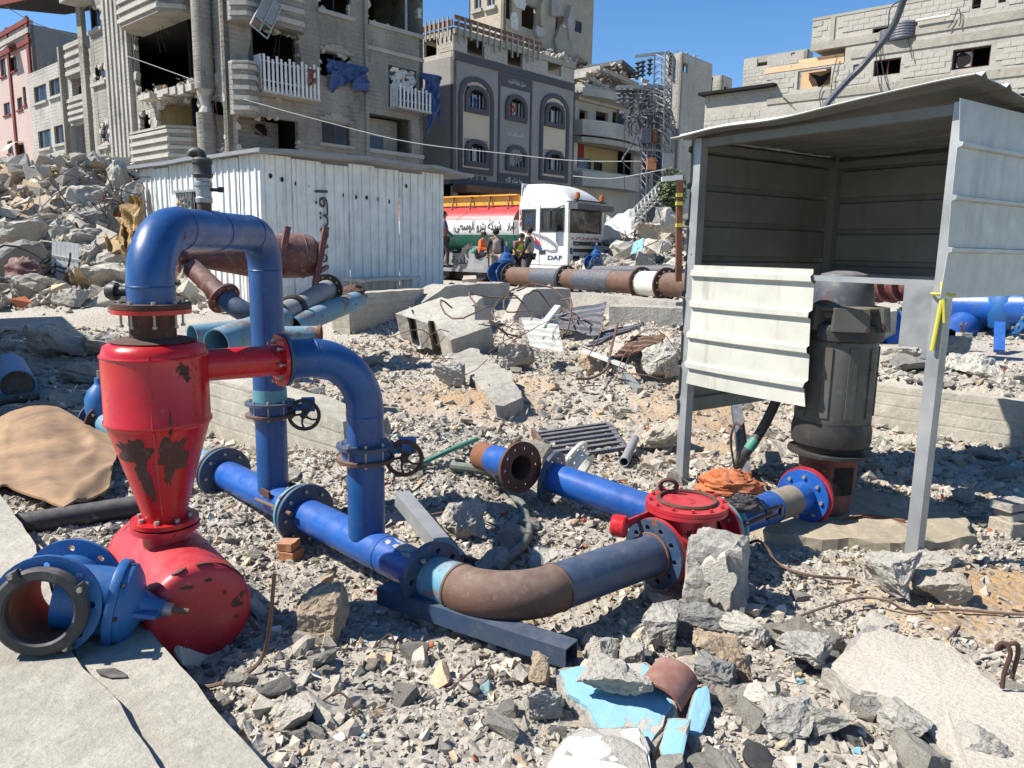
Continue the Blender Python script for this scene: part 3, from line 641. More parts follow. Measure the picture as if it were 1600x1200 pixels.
# top neck and the bolted neck flange
MB().lathe([(0.088, zt+.03), (0.088, 1.325)], t0, Zv, 36).build('top_neck', M['rust_dk'], sf, True)
def topcap(u, v, h):
    a = u; rr = 0.095+0.055*v; return t0
b = MB(); b.lathe([(0.09, zt+.041), (0.135, zt+0.036), (0.165, zt+.027)], t0, Zv, 48); b.build('worn_crown', M['rust_dk'], sf, True)
flange(sf, t0+Zv*1.332, Zv, 0.150, 0.07, 0.018, 'red', 8, 0.009, bl=0.085, a0=.5, boff=-.012)
flange(sf, t0+Zv*(zn-.004), Zv, 0.134, 0.06, 0.018, 'red', 8, 0.011, a0=.9, bl=.02)
flange(sf, t0+Zv*(zn-.032), Zv, 0.136, 0.06, 0.02, 'red_flat', 0, a0=.9)
# drum lying under the cone
dc = D(316, 958, 2.80); dax = Vector((0.62, -0.78, 0)).normalized(); dr = 0.205; dc.z = 0.168
de = dc-dax*0.80
b = MB(); b.lathe([(0, 0.0), (dr*.6, .001), (dr*.86, -.006), (dr*.965, -.022), (dr, -.05), (dr, -.72), (dr*.95, -.77), (dr*.6, -.80), (0, -.805)], dc, dax, 64, ref=Zv); b.build('drum', M['red_flat'], sf, True, ang=60)
def dfn(u0, v0, wu, wv):
    def f(u, v, h):
        a = u0+u*wu; q = v0+v*wv; return dc-dax*q+(Zv*math.cos(a)+dax.cross(Zv)*math.sin(a))*(dr+h)
    return f
for k, (a_, q_, wa_, wq_) in enumerate(((-.75, .035, .28, .014), (-.15, .028, .16, .010), (-.4, .10, .05, .012), (-.95, .14, .04, .018), (.35, .03, .14, .010), (-.3, .2, .03, .012), (-.62, .13, .03, .016))): patch_on(sf, dfn(a_, q_, wa_, wq_), 20+k, 'rust_dk', 'bare_patch', 22, .0008)
ex = dax.cross(Zv).normalized()
def efn(x0, y0, wx, wy):
    def f(u, v, h):
        return dc+dax*(0.0025+h)+ex*(x0+u*wx)+Zv*(y0+v*wy)-dax*max(0, (math.hypot(x0+u*wx, y0+v*wy)/dr-.62))**2*.12
    return f
for k, (x_, y_, wx_, wy_) in enumerate(((-.13, .02, .014, .022), (-.16, .045, .01, .012), (-.09, .075, .008, .008), (-.13, -.04, .01, .006), (.05, .13, .022, .008), (-.03, .14, .012, .008), (-.15, .005, .01, .008), (.08, -.12, .012, .014))): patch_on(sf, efn(x_, y_, wx_, wy_), 40+k, 'rust_dk', 'bare_patch', 24, .0006)
MB().lathe([(0.092, .24), (0.092, .36), (0.088, zn-.042)], t0, Zv, 40).build('drum_neck', M['red_flat'], sf, True)
b = MB(); pp = t0-dax*.05; b.box(pp+Vector((-.10, 0.05, .26)), (.02, .26, .15), rz=math.atan2(dax.y, dax.x)+PI/2); 
b.prism([(-.26, 0), (.02, 0), (.02, .17), (-.10, .15)], t0-dax*.06-Zv*(-.25)-ex*0.01, -dax*-1, Zv, ex, .02); b.build('gusset_plate', M['red_flat'], sf)
# branch from the tank towards the blue elbow
bd_ = (P2-t0); bd_.z = 0; BL_ = bd_.length; bd_.normalize(); zb = 1.095
bs = t0+bd_*0.19+Zv*zb; b1 = t0+bd_*0.515+Zv*zb
b = MB(); b.cyl(bs, b1, .068, n=36, caps=False); b.build('branch_pipe', M['red'], sf, True)
flange(sf, b1, bd_, .118, .06, .016, 'red', 8, .009, bl=.05)
# ---------------------------------------------------------------- blue U pipe
up = thing('blue_u_pipe', (P1.x, P1.y, 0.2), 'thick blue upside-down U pipe rising from the red filter top and down again', 'pipe')
zu = 1.662; A0 = t0+Zv*1.352; A1 = t0+Zv*zu; B1 = Vector((P1.x, P1.y, zu)); B0 = Vector((P1.x, P1.y, 0.715))
p_ = bendpath(A0, A1, (A1+B1)/2, .24, 14)[:-1]+bendpath((A1+B1)/2, B1, B0, .19, 14)
pipe(up, p_, PR_*.99, 'blue', 'bent_pipe', 48)
for q, ax_ in ((t0+Zv*1.43, Zv), (A1+(B1-A1).normalized()*.25, B1-A1), (B1-(B1-A1).normalized()*.21, B1-A1), (B1-Zv*.2, Zv), ((A1+B1)/2, B1-A1)): weld(up, q, ax_, PR_*.985, 'blue', .004)
flange(up, t0+Zv*1.353, Zv, .150, .07, .02, 'rust_dk', 0)
b = MB(); b.lathe([(PR_*.99, 0), (.086, -.06)], t0+Zv*1.42, Zv, 40); b.build('tapered_foot', M['blue'], up, True)
# small capped outlet at its lower left
lo = t0+Zv*1.41+Vector((-.09, 0.01, 0)); b = MB(); b.cyl(lo, lo+Vector((-.055, 0, -.004)), .02, n=16); b.lathe([(0, 0), (.036, 0), (.036, .025), (.028, .04), (0, .04)], lo+Vector((-.05, 0, -.004)), (-1, 0, 0), 16); b.build('capped_outlet', M['black'], up, True)
# air valve on top
av = thing('air_valve', (A1.x, A1.y, zu+.08), 'black air release valve with bent top on a grey stub above the blue U pipe', 'valve')
q = A1.lerp(B1, 0.42)+Zv*.085
b = MB(); b.cyl(q-Zv*.01, q+Zv*.07, .032, n=20); b.build('threaded_stub', M['rust'], av, True)
b = MB(); b.lathe([(0, .04), (.036, .04), (.038, .06), (.034, .065), (.034, .11), (.04, .115), (.04, .13), (.032, .135), (.032, .15), (0, .15)], q, Zv, 20); b.build('grey_fitting', M['steel'], av, True)
b = MB(); b.lathe([(0, .15), (.042, .152), (.045, .165), (.04, .175), (.04, .21), (.045, .215), (.045, .23), (.034, .24), (0, .24)], q, Zv, 20); b.sweep(arc(q+Zv*.24+Vector((-.026, 0, 0)), (1, 0, 0), Zv, .026, 0, PI*.95, 8), .021, 12); b.build('valve_head', M['black'], av, True)
b = MB(); b.cyl(q+Zv*.10+Vector((.03, 0, 0)), q+Zv*.10+Vector((.09, 0, -.003)), .008, n=8); b.box(q+Zv*.10+Vector((.08, 0, 0)), (.025, .012, .024)); b.build('lever', M['black'], av, True)
# P1 lower half with butterfly valve
def butterfly(owner_label, base, zv, wheel_dir, off, wmat, ro):
    v = thing('butterfly_valve', (base.x, base.y, zv-.03), owner_label, 'valve', 'wafer valves clamped in the standing blue pipes')
    c = Vector((base.x, base.y, zv)); flange(v, c+Zv*.034, Zv, ro*1.52, ro*.85, .016, 'navy', 8, .008, bl=.095, boff=-.034); flange(v, c-Zv*.034, Zv, ro*1.52, ro*.85, .016, 'rust', 0)
    b = MB(); b.lathe([(ro*.8, -.025), (ro*1.22, -.025), (ro*1.22, .025), (ro*.8, .025)], c, Zv, 36); b.build('wafer_body', M['blue'], v, True)
    d = Vector(wheel_dir).normalized(); g_ = c+d*(ro*1.2); b = MB(); b.cyl(g_-d*.02, g_+d*.10, .022, n=14); b.box(g_+d*.10+Zv*.015, (.075, .06, .075), rz=math.atan2(d.y, d.x)); b.build('gearbox', M['blue_cast'], v, True)
    n_ = Vector((-.25, -.93, -.06)).normalized(); wc = g_+d*(.10+off[0])+Zv*off[1]+n_*.07; b = MB(); b.cyl(g_+d*.10+Zv*.01, wc, .011, n=10); b.build('spindle', M['rust'], v, True)
    handwheel(v, wc, n_+Vector((.35, 0, 0)), ro*.93, wmat, 5); return v
butterfly('wafer valve with small black handwheel, on the taller U pipe beside the concrete wall', P1, .675, (.80, .25, 0), (.01, -.03), 'black', PR_)
butterfly('wafer valve with brown rusty handwheel, on the shorter standing pipe to the right', P2, .615, (.85, .35, 0), (.01, -.03), 'rust_dk', PR_)
lp = thing('riser_pipe', (P1.x, P1.y, ZP), 'straight blue standing pipe between the black-wheel valve and the ground pipe', 'pipe')
pipe(lp, [P1+Zv*.05, Vector((P1.x, P1.y, .635))], PR_*.96, 'blue', 'pipe')
pipe(up, [Vector((P1.x, P1.y, .79)), Vector((P1.x, P1.y, .72))], PR_*1.03, 'teal', 'teal_sleeve', 40)
# ---------------------------------------------------------------- blue elbow and P2
eb = thing('blue_elbow_pipe', (P2.x, P2.y, .65), 'blue quarter-bend pipe leading from the red branch flange down to the rusty-wheel valve', 'pipe')
e0 = b1+bd_*.022; e1 = Vector((P2.x, P2.y, zb)); e2 = Vector((P2.x, P2.y, .655))
flange(eb, e0, bd_, .118, .06, .016, 'navy', 0)
pipe(eb, bendpath(e0, e1, e2, .27, 16), PR_*.97, 'blue', 'bent_pipe', 48)
weld(eb, e0+bd_*.13, bd_, PR_*.965, 'blue_lt', .0035); weld(eb, Vector((P2.x, P2.y, .80)), Zv, PR_*.965, 'blue_lt', .0035)
lp2 = thing('riser_pipe', (P2.x, P2.y, ZP), 'straight blue standing pipe between the rusty-wheel valve and the ground pipe', 'pipe')
pipe(lp2, [P2+Zv*.05, Vector((P2.x, P2.y, .575))], PR_*.98, 'blue', 'pipe')
# ---------------------------------------------------------------- header on the ground
hd = thing('ground_header_pipe', tuple(hp(.5)-Zv*PR_), 'blue ground pipe running under the taller riser to the teal joint', 'pipe')
pipe(hd, [hp(0.02), hp(tCp-.12)], PR_, 'blue_lt', 'pipe', 40); flange(hd, hp(0), hx, .172, .09, .024, 'navy', 8, .010); flange(hd, hp(-.045), hx, .168, .09, .022, 'black', 0)
pipe(hd, [hp(-.9), hp(-.05)], PR_*.97, 'pale_blue', 'rear_pipe')
for s_ in (-.09, .09): MB().box(hp(tCp-.30)+Zv*(.07+0)+hx.cross(Zv)*s_*1.0+hx*.02, (.10, .012, .04), rz=math.atan2(hx.y, hx.x)).build('lug', M['rust_dk'], hd)
MB().cyl(hp(tCp-.33)-hx.cross(Zv)*-.125+Zv*.03, hp(tCp+.08)-hx.cross(Zv)*-.125+Zv*.05, .011, n=8).build('tie_rod', M['rust'], hd, True)
jt = thing('dismantling_joint', tuple(hp(tCp)-Zv*.16), 'pale teal ring joint with dark bolted flange and tie rods on the blue ground pipe', 'pipe joint')
b = MB(); b.lathe([(.10, -.14), (.118, -.135), (.122, -.09), (.128, -.085), (.128, -.07), (.116, -.06), (.116, -.02), (.10, -.015)], hp(tCp), hx, 40); b.build('collar', M['teal'], jt, True)
flange(jt, hp(tCp-.055), hx, .158, .10, .018, 'teal', 6, .010, bl=.10); flange(jt, hp(tCp+.01), hx, .172, .09, .022, 'navy', 8, .010)
h2 = thing('ground_header_pipe', tuple(hp(tP2)-Zv*PR_), 'mud-scuffed blue ground pipe under the shorter riser, ending at the bent pipe', 'pipe')
pipe(h2, [hp(tCp+.02), hp(tF-.01)], PR_, 'blue_lt', 'pipe', 40); flange(h2, hp(tF), hx, .165, .09, .016, 'navy', 0); weld(h2, hp(tP2+.17), hx, PR_*1.0, 'blue', .003)
# mud splash on the pipe near the flange
def pfn(o, ax_, rr, u0, v0, wu, wv):
    sd2 = ax_.cross(Zv).normalized()
    def f(u, v, h):
        a = u0+u*wu; return o+ax_*(v0+v*wv)+(Zv*math.cos(a)+sd2*math.sin(a))*(rr+h)
    return f
for k, (u0, v0, wu, wv) in enumerate(((.2, .33, .28, .055), (.5, .40, .16, .04), (-.1, .28, .12, .05), (.3, .22, .14, .02))): patch_on(h2, pfn(hp(tP2), hx, PR_, u0, v0, wu, wv), 60+k, 'conc_lt', 'mud_splash', 24, .0012)
# ---------------------------------------------------------------- brown bend
ud = Vector((0.75, 0.66, 0)).normalized(); Fp = hp(tF+.02); V0 = VF.copy()
# corner = intersection of the header line and the valve line
det = hx.x*ud.y-hx.y*ud.x; dv = V0-Fp; s1 = (dv.x*ud.y-dv.y*ud.x)/det; C1 = Fp+hx*s1; C1.z = .175
bn = thing('steel_bend_pipe', (C1.x, C1.y, .05), 'long bent foreground pipe, light blue then bare brown then dark blue', 'pipe')
full = bendpath(Fp, C1, V0, .27, 20); rb = .104
ia, ib = 1, len(full)-2
stub = [full[0], full[1]]; elb = full[1:-1]; strt = [full[-2], full[-1]]
pipe(bn, [stub[0], stub[1]-hx*.02], rb*.985, 'pale_blue', 'blue_stub', 40, label='light blue flaking stub'); pipe(bn, [stub[1]-hx*.045]+elb+[strt[0]+ud*.03], rb, 'rust', 'elbow', 44, label='bare brown elbow'); pipe(bn, [strt[0]+ud*.0, V0-ud*.02], rb*.985, 'navy', 'straight_pipe', 44)
weld(bn, elb[0]-hx*.03, hx, rb, 'rust_dk', .004); weld(bn, elb[-1]+ud*.03, ud, rb, 'rust_dk', .004)
flange(bn, hp(tF+.018), hx, .168, .09, .018, 'navy', 8, .011, holes=True); bolts(bn, hp(tF+.01), hx, .133, 3, .011, .05, a0=2.6)
flange(bn, V0-ud*.012, ud, .172, .09, .020, 'navy', 10, .012, holes=True); weld(bn, V0-ud*.035, ud, rb*1.02, 'rust_org', .006)
# square tube under it
def sqtube(name, p0, p1, w_, h_, th, mat, label, cat='steel tube', up=None, **k):
    p0 = Vector(p0); p1 = Vector(p1); X = (p1-p0).normalized(); u = Vector(up) if up else Zv; Y = u.cross(X).normalized(); Z = X.cross(Y); m = MB(); n = 4
    o = [(-w_/2, -h_/2), (w_/2, -h_/2), (w_/2, h_/2), (-w_/2, h_/2)]; i_ = [(a*(1-2*th/w_), c*(1-2*th/h_)) for a, c in o]
    vs = [p+Y*a+Z*c for p in (p0, p1) for lst in (o, i_) for a, c in lst]; fs = []
    for q in range(4):
        q2 = (q+1) % 4; fs += [(q, q2, 8+q2, 8+q), (4+q2, 4+q, 12+q, 12+q2), (q2, q, 4+q, 4+q2), (8+q, 8+q2, 12+q2, 12+q)]
    m.add(vs, fs); return m.build(name, M[mat], None, label=label, cat=cat, **k)
sq0 = G(600, 925, .05); sq1 = G(893, 1022, .06); sqtube('square_tube', sq0, sq1, .095, .08, .005, 'navy', 'open-ended dark blue square tube lying under the brown pipe bend')
sqtube('square_tube', G(628, 778, .16), G(712, 880, .04), .085, .085, .004, 'steel', 'scuffed grey and rusty square tube propped behind the light blue pipe stub')
# ---------------------------------------------------------------- red check valve with counterweight
cv = thing('check_valve', tuple(V0+ud*.24-Zv*.15), 'red flap valve with round bolted cover, lever and counterweight, beside the upright concrete chunk', 'valve')
vc = V0+ud*.235+Zv*.055
flange(cv, V0+ud*.012, ud, .172, .08, .02, 'red_flat', 0)
b = MB(); b.lathe([(.10, 0), (.11, .05), (.13, .10)], V0+ud*.02, ud, 32); b.lathe([(.13, -.09), (.11, -.05), (.10, 0)], vc+ud*.25-Zv*.05, ud, 32); b.lathe([(0, -.14), (.11, -.125), (.155, -.06), (.165, 0), (.155, .05), (.15, .12)], vc, Zv, 40); b.build('valve_body', M['red_flat'], cv, True, ang=50)
flange(cv, vc+Zv*.128, Zv, .205, .14, .018, 'red_flat', 0); cf = flange(cv, vc+Zv*.150, Zv, .205, .0, .020, 'red_flat', 0, name='cover'); bolts(cf, vc+Zv*.152, Zv, .182, 12, .009, .024, key='rb', mat=M['red_flat'])
MB().lathe([(0, .008), (.035, .007), (.045, .001)], vc+Zv*.160, Zv, 20).build('boss', M['red_flat'], cf, True)
MB().torus(vc+Zv*.166+Vector((.005, .01, 0)), Zv, .142, .011, 40, 6).build('rubber_ring', M['rust_dk'], cv, True)
MB().torus(vc+Zv*.20+Vector((-.07, .12, 0)), Vector((.2, .95, .35)), .042, .012, 20, 6).build('lifting_eye', M['rust_dk'], cv, True)
lv0 = vc+Vector((-.19, .0, .10)); cw = D(968, 822, 3.52)
MB().bar(lv0+Vector((.03, 0, 0)), cw, .012, .035).build('lever', M['red_flat'], cv); b = MB(); b.lathe([(0, -.036), (.048, -.036), (.054, -.028), (.054, .026), (.048, .034), (0, .034)], cw, (.93, -.35, .05), 28); b.build('counterweight', M['red'], cv, True)
flange(cv, vc+ud*.255-Zv*.05, ud, .17, .08, .02, 'red_flat', 8, .011, bl=.04)
# outlet to the pump
dj = thing('dismantling_joint', tuple(vc+ud*.3-Zv*.16), 'teal ring joint with hooked tie bolt, between red flap valve and the orange rag', 'pipe joint')
q = vc+ud*.285-Zv*.05; b = MB(); b.lathe([(.10, -.01), (.16, -.01), (.163, .01), (.125, .02), (.125, .06), (.14, .07), (.14, .09), (.10, .095)], q, ud, 40); b.build('collar', M['teal'], dj, True)
bb0 = q+ud*.02+ud.cross(Zv)*.14+Zv*.05; MB().cyl(bb0, bb0+ud*.28+Zv*.01, .010, n=8).build('tie_rod', M['rust_dk'], dj, True); b = MB(); hk = bb0+ud*.30; b.box(hk+Zv*.03, (.16, .018, .014), rz=math.atan2(ud.y, ud.x)); b.box(hk-Zv*.02, (.12, .018, .012), rz=math.atan2(ud.y, ud.x)); b.box(hk+ud*.075+Zv*.005, (.014, .018, .064), rz=math.atan2(ud.y, ud.x)); b.build('hooked_bracket', M['black'], dj)
dp = thing('pump_outlet_pipe', tuple(q+ud*.3-Zv*.1), 'scuffed blue pipe with a muddy brown band joining the valve to the pump base', 'pipe')
zc_ = .17; pe = Vector((MO.x, MO.y, zc_))-ud*.27; q2_ = q+ud*.09; q2_.z = .165; du_ = (pe-q2_).normalized()
pipe(dp, [q2_, pe-ud*.02], PR_*.97, 'blue_lt', 'pipe', 40); L_ = (pe-q2_).length; pipe(dp, [q2_+du_*L_*.56, q2_+du_*L_*.82], PR_*.985, 'mud', 'muddy_band', 40, label='mud-caked band'); weld(dp, q2_+du_*L_*.55, du_, PR_*.97, 'blue')
flange(dp, pe-ud*.012, ud, .162, .08, .022, 'blue_lt', 8, .012)
# ---------------------------------------------------------------- pump and motor
pm = thing('pump_motor', (MO.x, MO.y, 0), 'tall dirty grey pump motor with domed cap under the metal shelter', 'pump')
o = MO; flange(pm, pe+ud*.012, ud, .175, .08, .022, 'red_flat', 0)
b = MB(); b.cyl(pe+ud*.015, pe+ud*.25, .10, n=32, caps=False); b.build('outlet_neck', M['rust_dk'], pm, True)
b = MB(); b.lathe([(0, 0), (.16, 0), (.16, .02), (.145, .03), (.15, .12), (.165, .22), (.172, .36), (.20, .385), (.20, .40)], o, Zv, 48); b.build('discharge_head', M['maroon'], pm, True, ang=50)
# dark patch painting the shade of a window opening in the discharge head
b = MB(); da = math.atan2(-o.y, -o.x)+.62; 
b.grid(lambda u, v: o+Vector((math.cos(da+(u-.5)*.75)*.176, math.sin(da+(u-.5)*.75)*.176, .17+.17*v)), 8, 2); b.build('inspection_opening', M['soot'], pm, True)
flange(pm, o+Zv*.412, Zv, .245, .1, .018, 'black', 10, .010, bl=.02)
b = MB(); b.lathe([(.19, .42), (.20, .45), (.225, .47), (.232, .50), (.232, .56), (.222, .60), (.222, .61)], o, Zv, 48); b.build('lower_housing', M['black'], pm, True)
b = MB(); prof = [(.215, .60), (.222, .62), (.222, 1.10), (.215, 1.13)]; b.lathe(prof, o, Zv, 48)
b.build('motor_body', M['motor'], pm, True)
for k in range(5):
    a = -PI*.9+k*PI*.8/4; d = Vector((math.cos(a), math.sin(a), 0)); MB().box(o+d*.226+Zv*.86, (.007, .05, .42), rz=a).build('cooling_fin', M['motor'], pm)
b = MB(); b.lathe([(.20, 1.09), (.245, 1.11), (.25, 1.16), (.238, 1.20), (.20, 1.21)], o, Zv, 40); b.build('terminal_ring', M['black'], pm, True)
for k, (a, wd, hh) in enumerate(((-2.75, .12, .13), (-1.75, .20, .13), (-.75, .12, .14), (.2, .14, .13), (1.4, .2, .13))):
    d = Vector((math.cos(a), math.sin(a), 0)); t = Vector((-d.y, d.x, 0)); b = MB(); c = o+d*.235+Zv*1.235
    b.hexa([c-t*wd/2-d*.05-Zv*hh/2, c-t*wd/2+d*.035-Zv*hh/2, c+t*wd/2+d*.035-Zv*hh/2, c+t*wd/2-d*.05-Zv*hh/2, c-t*wd*.46-d*.05+Zv*hh/2, c-t*wd*.46+d*.02+Zv*hh/2, c+t*wd*.46+d*.02+Zv*hh/2, c+t*wd*.46-d*.05+Zv*hh/2]); b.build('terminal_box', M['motor'], pm)
b = MB(); b.lathe([(.16, 1.20), (.205, 1.24), (.205, 1.27), (.235, 1.285), (.235, 1.30), (.18, 1.31), (.0, 1.31)], o, Zv, 40); b.build('cap_rim', M['motor'], pm, True)
b = MB(); b.lathe([(.178, 1.305), (.172, 1.38), (.158, 1.45), (.13, 1.49), (.06, 1.508), (0, 1.51)], o, Zv, 40); b.build('domed_cap', M['slate'], pm, True, ang=40)
pd = MB(); pts = [(-.62, -.55), (.1, -.72), (.75, -.55), (.95, .15), (.5, .6), (-.3, .55), (-.75, .1)]
PADP = [o+Vector((.05+a*.86, -.05+c*.74, .035)) for a, c in pts]
b = MB(); b.prism([(-.02, 0), (.05, 0), (.05, .05), (.2, .08), (.34, .0), (.34, -.02), (.2, .05), (.06, .02)], o+Vector((.05, -.22, .03)), (1, 0, 0), (0, 1, 0), Zv, .02); b.build('rusty_bracket', M['rust_org'], None, label='orange rusty bent bracket on the concrete pad in front of the pump', cat='bracket')
# power cable and orange rag
cb = thing('power_cable', tuple(G(1150, 755)), 'thick black power cable with green tape drooping beside the pump', 'cable')
cpts = spline([G(1140, 752, .03), D(1163, 712, 4.95), D(1190, 672, 4.95), D(1212, 628, 4.9), D(1232, 580, 4.8), D(1262, 540, 4.7)], 8)
MB().sweep(cpts, .033, 14).build('cable', M['rubber'], cb, True); MB().sweep(cpts[10:14], .036, 14).build('tape_band', M['green'], cb, True, label='green taped band')
for k, pts in enumerate(([(1150, 752, .04), (1168, 735, .06), (1190, 748, .05), (1200, 765, .04)], [(1150, 745, .1), (1142, 690, .5), (1150, 662, .62), (1160, 680, .55), (1152, 730, .2)], [(1160, 755, .02), (1185, 740, .08), (1212, 752, .03)])):
    MB().sweep(spline([G(a, c, z) for a, c, z in pts], 6), .007, 6).build('loose_wire', M['rust_dk'] if k else M['rubber'], cb, True)
def cloth(name, c, rx, ry, rz, seed, mat, label, cat='cloth', parent=None, n=26):
    m = MB(); c = Vector(c)
    def f(u, v):
        a = 2*PI*u; e = math.pow(max(1e-3, v), .8)*PI*.55; d = Vector((math.cos(a)*math.sin(e), math.sin(a)*math.sin(e), math.cos(e)))
        k = 1+.28*noise.noise(d*2.3+Vector((seed, 0, 0)))+.30*abs(noise.noise(d*5+Vector((0, seed, 0))))+.12*noise.noise(d*11+Vector((0, 0, seed)))
        return c+Vector((d.x*rx, d.y*ry, d.z*rz))*k
    m.grid(f, n*2, n); return m.build(name, M[mat], parent, True, label=label, cat=cat, ang=60)
cloth('orange_rag', vc+ud*.36+Zv*.14+Vector((.02, .05, 0)), .16, .10, .09, 3, 'orange', 'crumpled orange rag draped on the pipe joint behind the red flap valve', 'rag')
cloth('dark_rag', vc+ud*.37+Zv*.07+Vector((.06, -.06, 0)), .10, .06, .07, 9, 'darkcloth', 'dark crumpled rag tucked under the orange rag on the pipe joint', 'rag')
# ---------------------------------------------------------------- loose pipes in the middle
aA = G(862, 745, H(.25, 4.8)+.15); aB = G(1022, 800, .12); aa = (aB-aA).normalized()
lb = thing('flanged_blue_pipe', tuple((aA+aB)/2-Zv*.1), 'bright blue straight pipe with wide flange, lying behind and left of the red flap valve', 'pipe')
pipe(lb, [aA, aB], .094, 'blue_lt', 'pipe', 40); flange(lb, aA, aa, .165, .085, .02, 'navy', 10, .011, holes=True); flange(lb, aB, aa, .16, .085, .02, 'rust', 8, .011, holes=True)
wr = thing('white_flange_ring', tuple(G(895, 725, .02)), 'white bolted flange ring leaning behind the end of the bright blue pipe', 'flange')
wa = (aa*-1+Zv*.35).normalized(); wq = G(893, 722, .16); b = MB(); b.hring(wq, wa, .17, .10, .022, 10, .012); b.build('ring', M['white_cast'], wr, True); MB().lathe([(.10, 0), (.105, -.09), (.13, -.10)], wq, wa, 32).build('sleeve', M['white_cast'], wr, True)
sA = G(752, 712, 0); sB = G(813, 730, 0); hh_ = max(H(sA.x, sA.y), H(sB.x, sB.y)); sA = G(752, 712, hh_+.11); sB = G(813, 730, hh_+.13); sa_ = (sB-sA).normalized()
sp = thing('short_blue_pipe', tuple(sA-Zv*.1), 'short blue pipe piece with rusty flange mouth, left of the white flange ring', 'pipe')
pipe(sp, [sA, sA+(sB-sA)*.35], .088, 'rust_org', 'rusty_end', 32); pipe(sp, [sA+(sB-sA)*.33, sB], .09, 'blue_lt', 'pipe', 36); flange(sp, sB, sa_, .155, .075, .02, 'rust_dk', 10, .010, holes=True); MB().lathe([(.075, 0), (.072, -.22), (0, -.22)], sB+sa_*.005, sa_, 32).build('rusty_bore', M['rust_dk'], sp, True)
# steel grating
ga = [G(836, 678, .06), G(950, 662, .06), G(975, 700, .05), G(868, 716, .05)]
gt = thing('steel_grating', tuple((ga[0]+ga[2])/2), 'dark steel grating panel of flat bars lying on the rubble behind the white flange ring', 'grating')
for i in range(4): MB().bar(ga[i], ga[(i+1) % 4], .045, .03).build('frame_bar', M['slate'], gt)
for k in range(1, 6):
    t = k/6; MB().bar(ga[0].lerp(ga[3], t)+Zv*.01, ga[1].lerp(ga[2], t)+Zv*.01, .05, .022).build('slat', M['slate'], gt)
MB().bar(ga[0]+Zv*.0+Vector((-.02, 0, .02)), ga[3]+Vector((-.05, -.03, .02)), .03, .07).build('rusty_edge', M['rust'], gt)
# ---------------------------------------------------------------- shelter
PL = D(1067, 700, 5.14); PL.z = 0; PRt = D(1425, 880, 3.76); PRt.z = 0
# lean of the posts as in the photo is perspective only
PL = G(1065, 755, 0); PRt = G(1426, 880, 0); fx = (PRt-PL); FW = fx.length; fx.normalize(); dx_ = Vector((-fx.y, fx.x, 0)); SD = 1.5
sh = thing('pump_shelter', tuple((PL+PRt)/2+dx_*.75), 'open-fronted shelter of ribbed metal sheets on square posts around the pump', 'shelter')
ZT = 2.33
def S(a, d, z): return PL+fx*a+dx_*d+Zv*z
for a, d, z1 in ((0, 0, ZT), (FW, 0, ZT), (0, SD, ZT), (FW, SD, ZT)):
    b = MB(); b.bar(S(a, d, -.08), S(a, d, z1), .066, .066, up=fx); b.build('post', M['steel'] if d == 0 else M['inner'], sh)  # back posts take the shade-darkened colour
for p0, p1 in (((0, 0, ZT-.03), (FW, 0, ZT-.03)), ((0, SD, ZT-.06), (FW, SD, ZT-.06)), ((0, 0, ZT-.05), (0, SD, ZT-.05)), ((FW, 0, ZT-.05), (FW, SD, ZT-.05)), ((0.02, -.01, 1.47), (FW, -.01, 1.47)), ((0, SD, 1.45), (FW, SD, 1.45))):
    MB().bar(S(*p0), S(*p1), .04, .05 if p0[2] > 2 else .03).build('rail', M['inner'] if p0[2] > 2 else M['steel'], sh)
def ribbed(a_axis, z_axis, o, La, Lz, nrm, pitch=.2, ribw=.05, ribh=.028, wav=0.0, seed=0, phase=.1, nu=14, ragged=0.0):
    """sheet with ribs running along a_axis, spaced along z_axis"""
    a_axis = Vector(a_axis); z_axis = Vector(z_axis); nrm = Vector(nrm); zs_ = [0.0]; z = phase
    while z < Lz:
        for q, h in ((-ribw*.5, 0), (-ribw*.28, 1), (ribw*.28, 1), (ribw*.5, 0)):
            if 0 < z+q < Lz: zs_.append(z+q)
        z += pitch
    zs_.append(Lz); zs_ = sorted(set(zs_))
    def hgt(z):
        k = (z-phase+pitch/2) % pitch-pitch/2; k = abs(k)
        return ribh if k <= ribw*.29 else 0.0
    rows = len(zs_)-1
    def f(u, v):
        z = zs_[min(rows, int(round(v*rows)))]; e = ragged*noise.noise(Vector((seed, z*7, u*0)))*(1 if u > .5 else -1)*(abs(u-.5)*2)**6; s_ = wav*noise.noise(Vector((u*La*1.6+seed, z*1.2, seed)))
        return Vector(o)+a_axis*(u*La+e)+z_axis*z+nrm*(hgt(z)+s_)
    m = MB(); m.sheet(f, nu, rows, .0016, nrm); return m
ribbed(fx, Zv, S(.02, -.035, .72), .92, .80, -dx_, .205, .055, .026, .028, 4, .13, 24, .06).build('front_panel', M['cream'], sh, label='cream ribbed sheet, sagging at its lower right corner')
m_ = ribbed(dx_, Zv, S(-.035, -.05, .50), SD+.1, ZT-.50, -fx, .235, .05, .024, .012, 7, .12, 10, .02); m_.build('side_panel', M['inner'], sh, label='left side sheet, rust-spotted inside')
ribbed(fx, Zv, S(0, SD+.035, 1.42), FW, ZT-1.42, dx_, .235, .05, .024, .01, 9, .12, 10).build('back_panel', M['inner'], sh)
ribbed(dx_, Zv, S(FW+.036, -.10, 1.40), SD+.5, ZT-1.40, fx, .245, .03, .02, .012, 13, .235, 12, .05).build('side_panel', M['silver'], sh, label='right side sheet, pale grey with lapped edges')
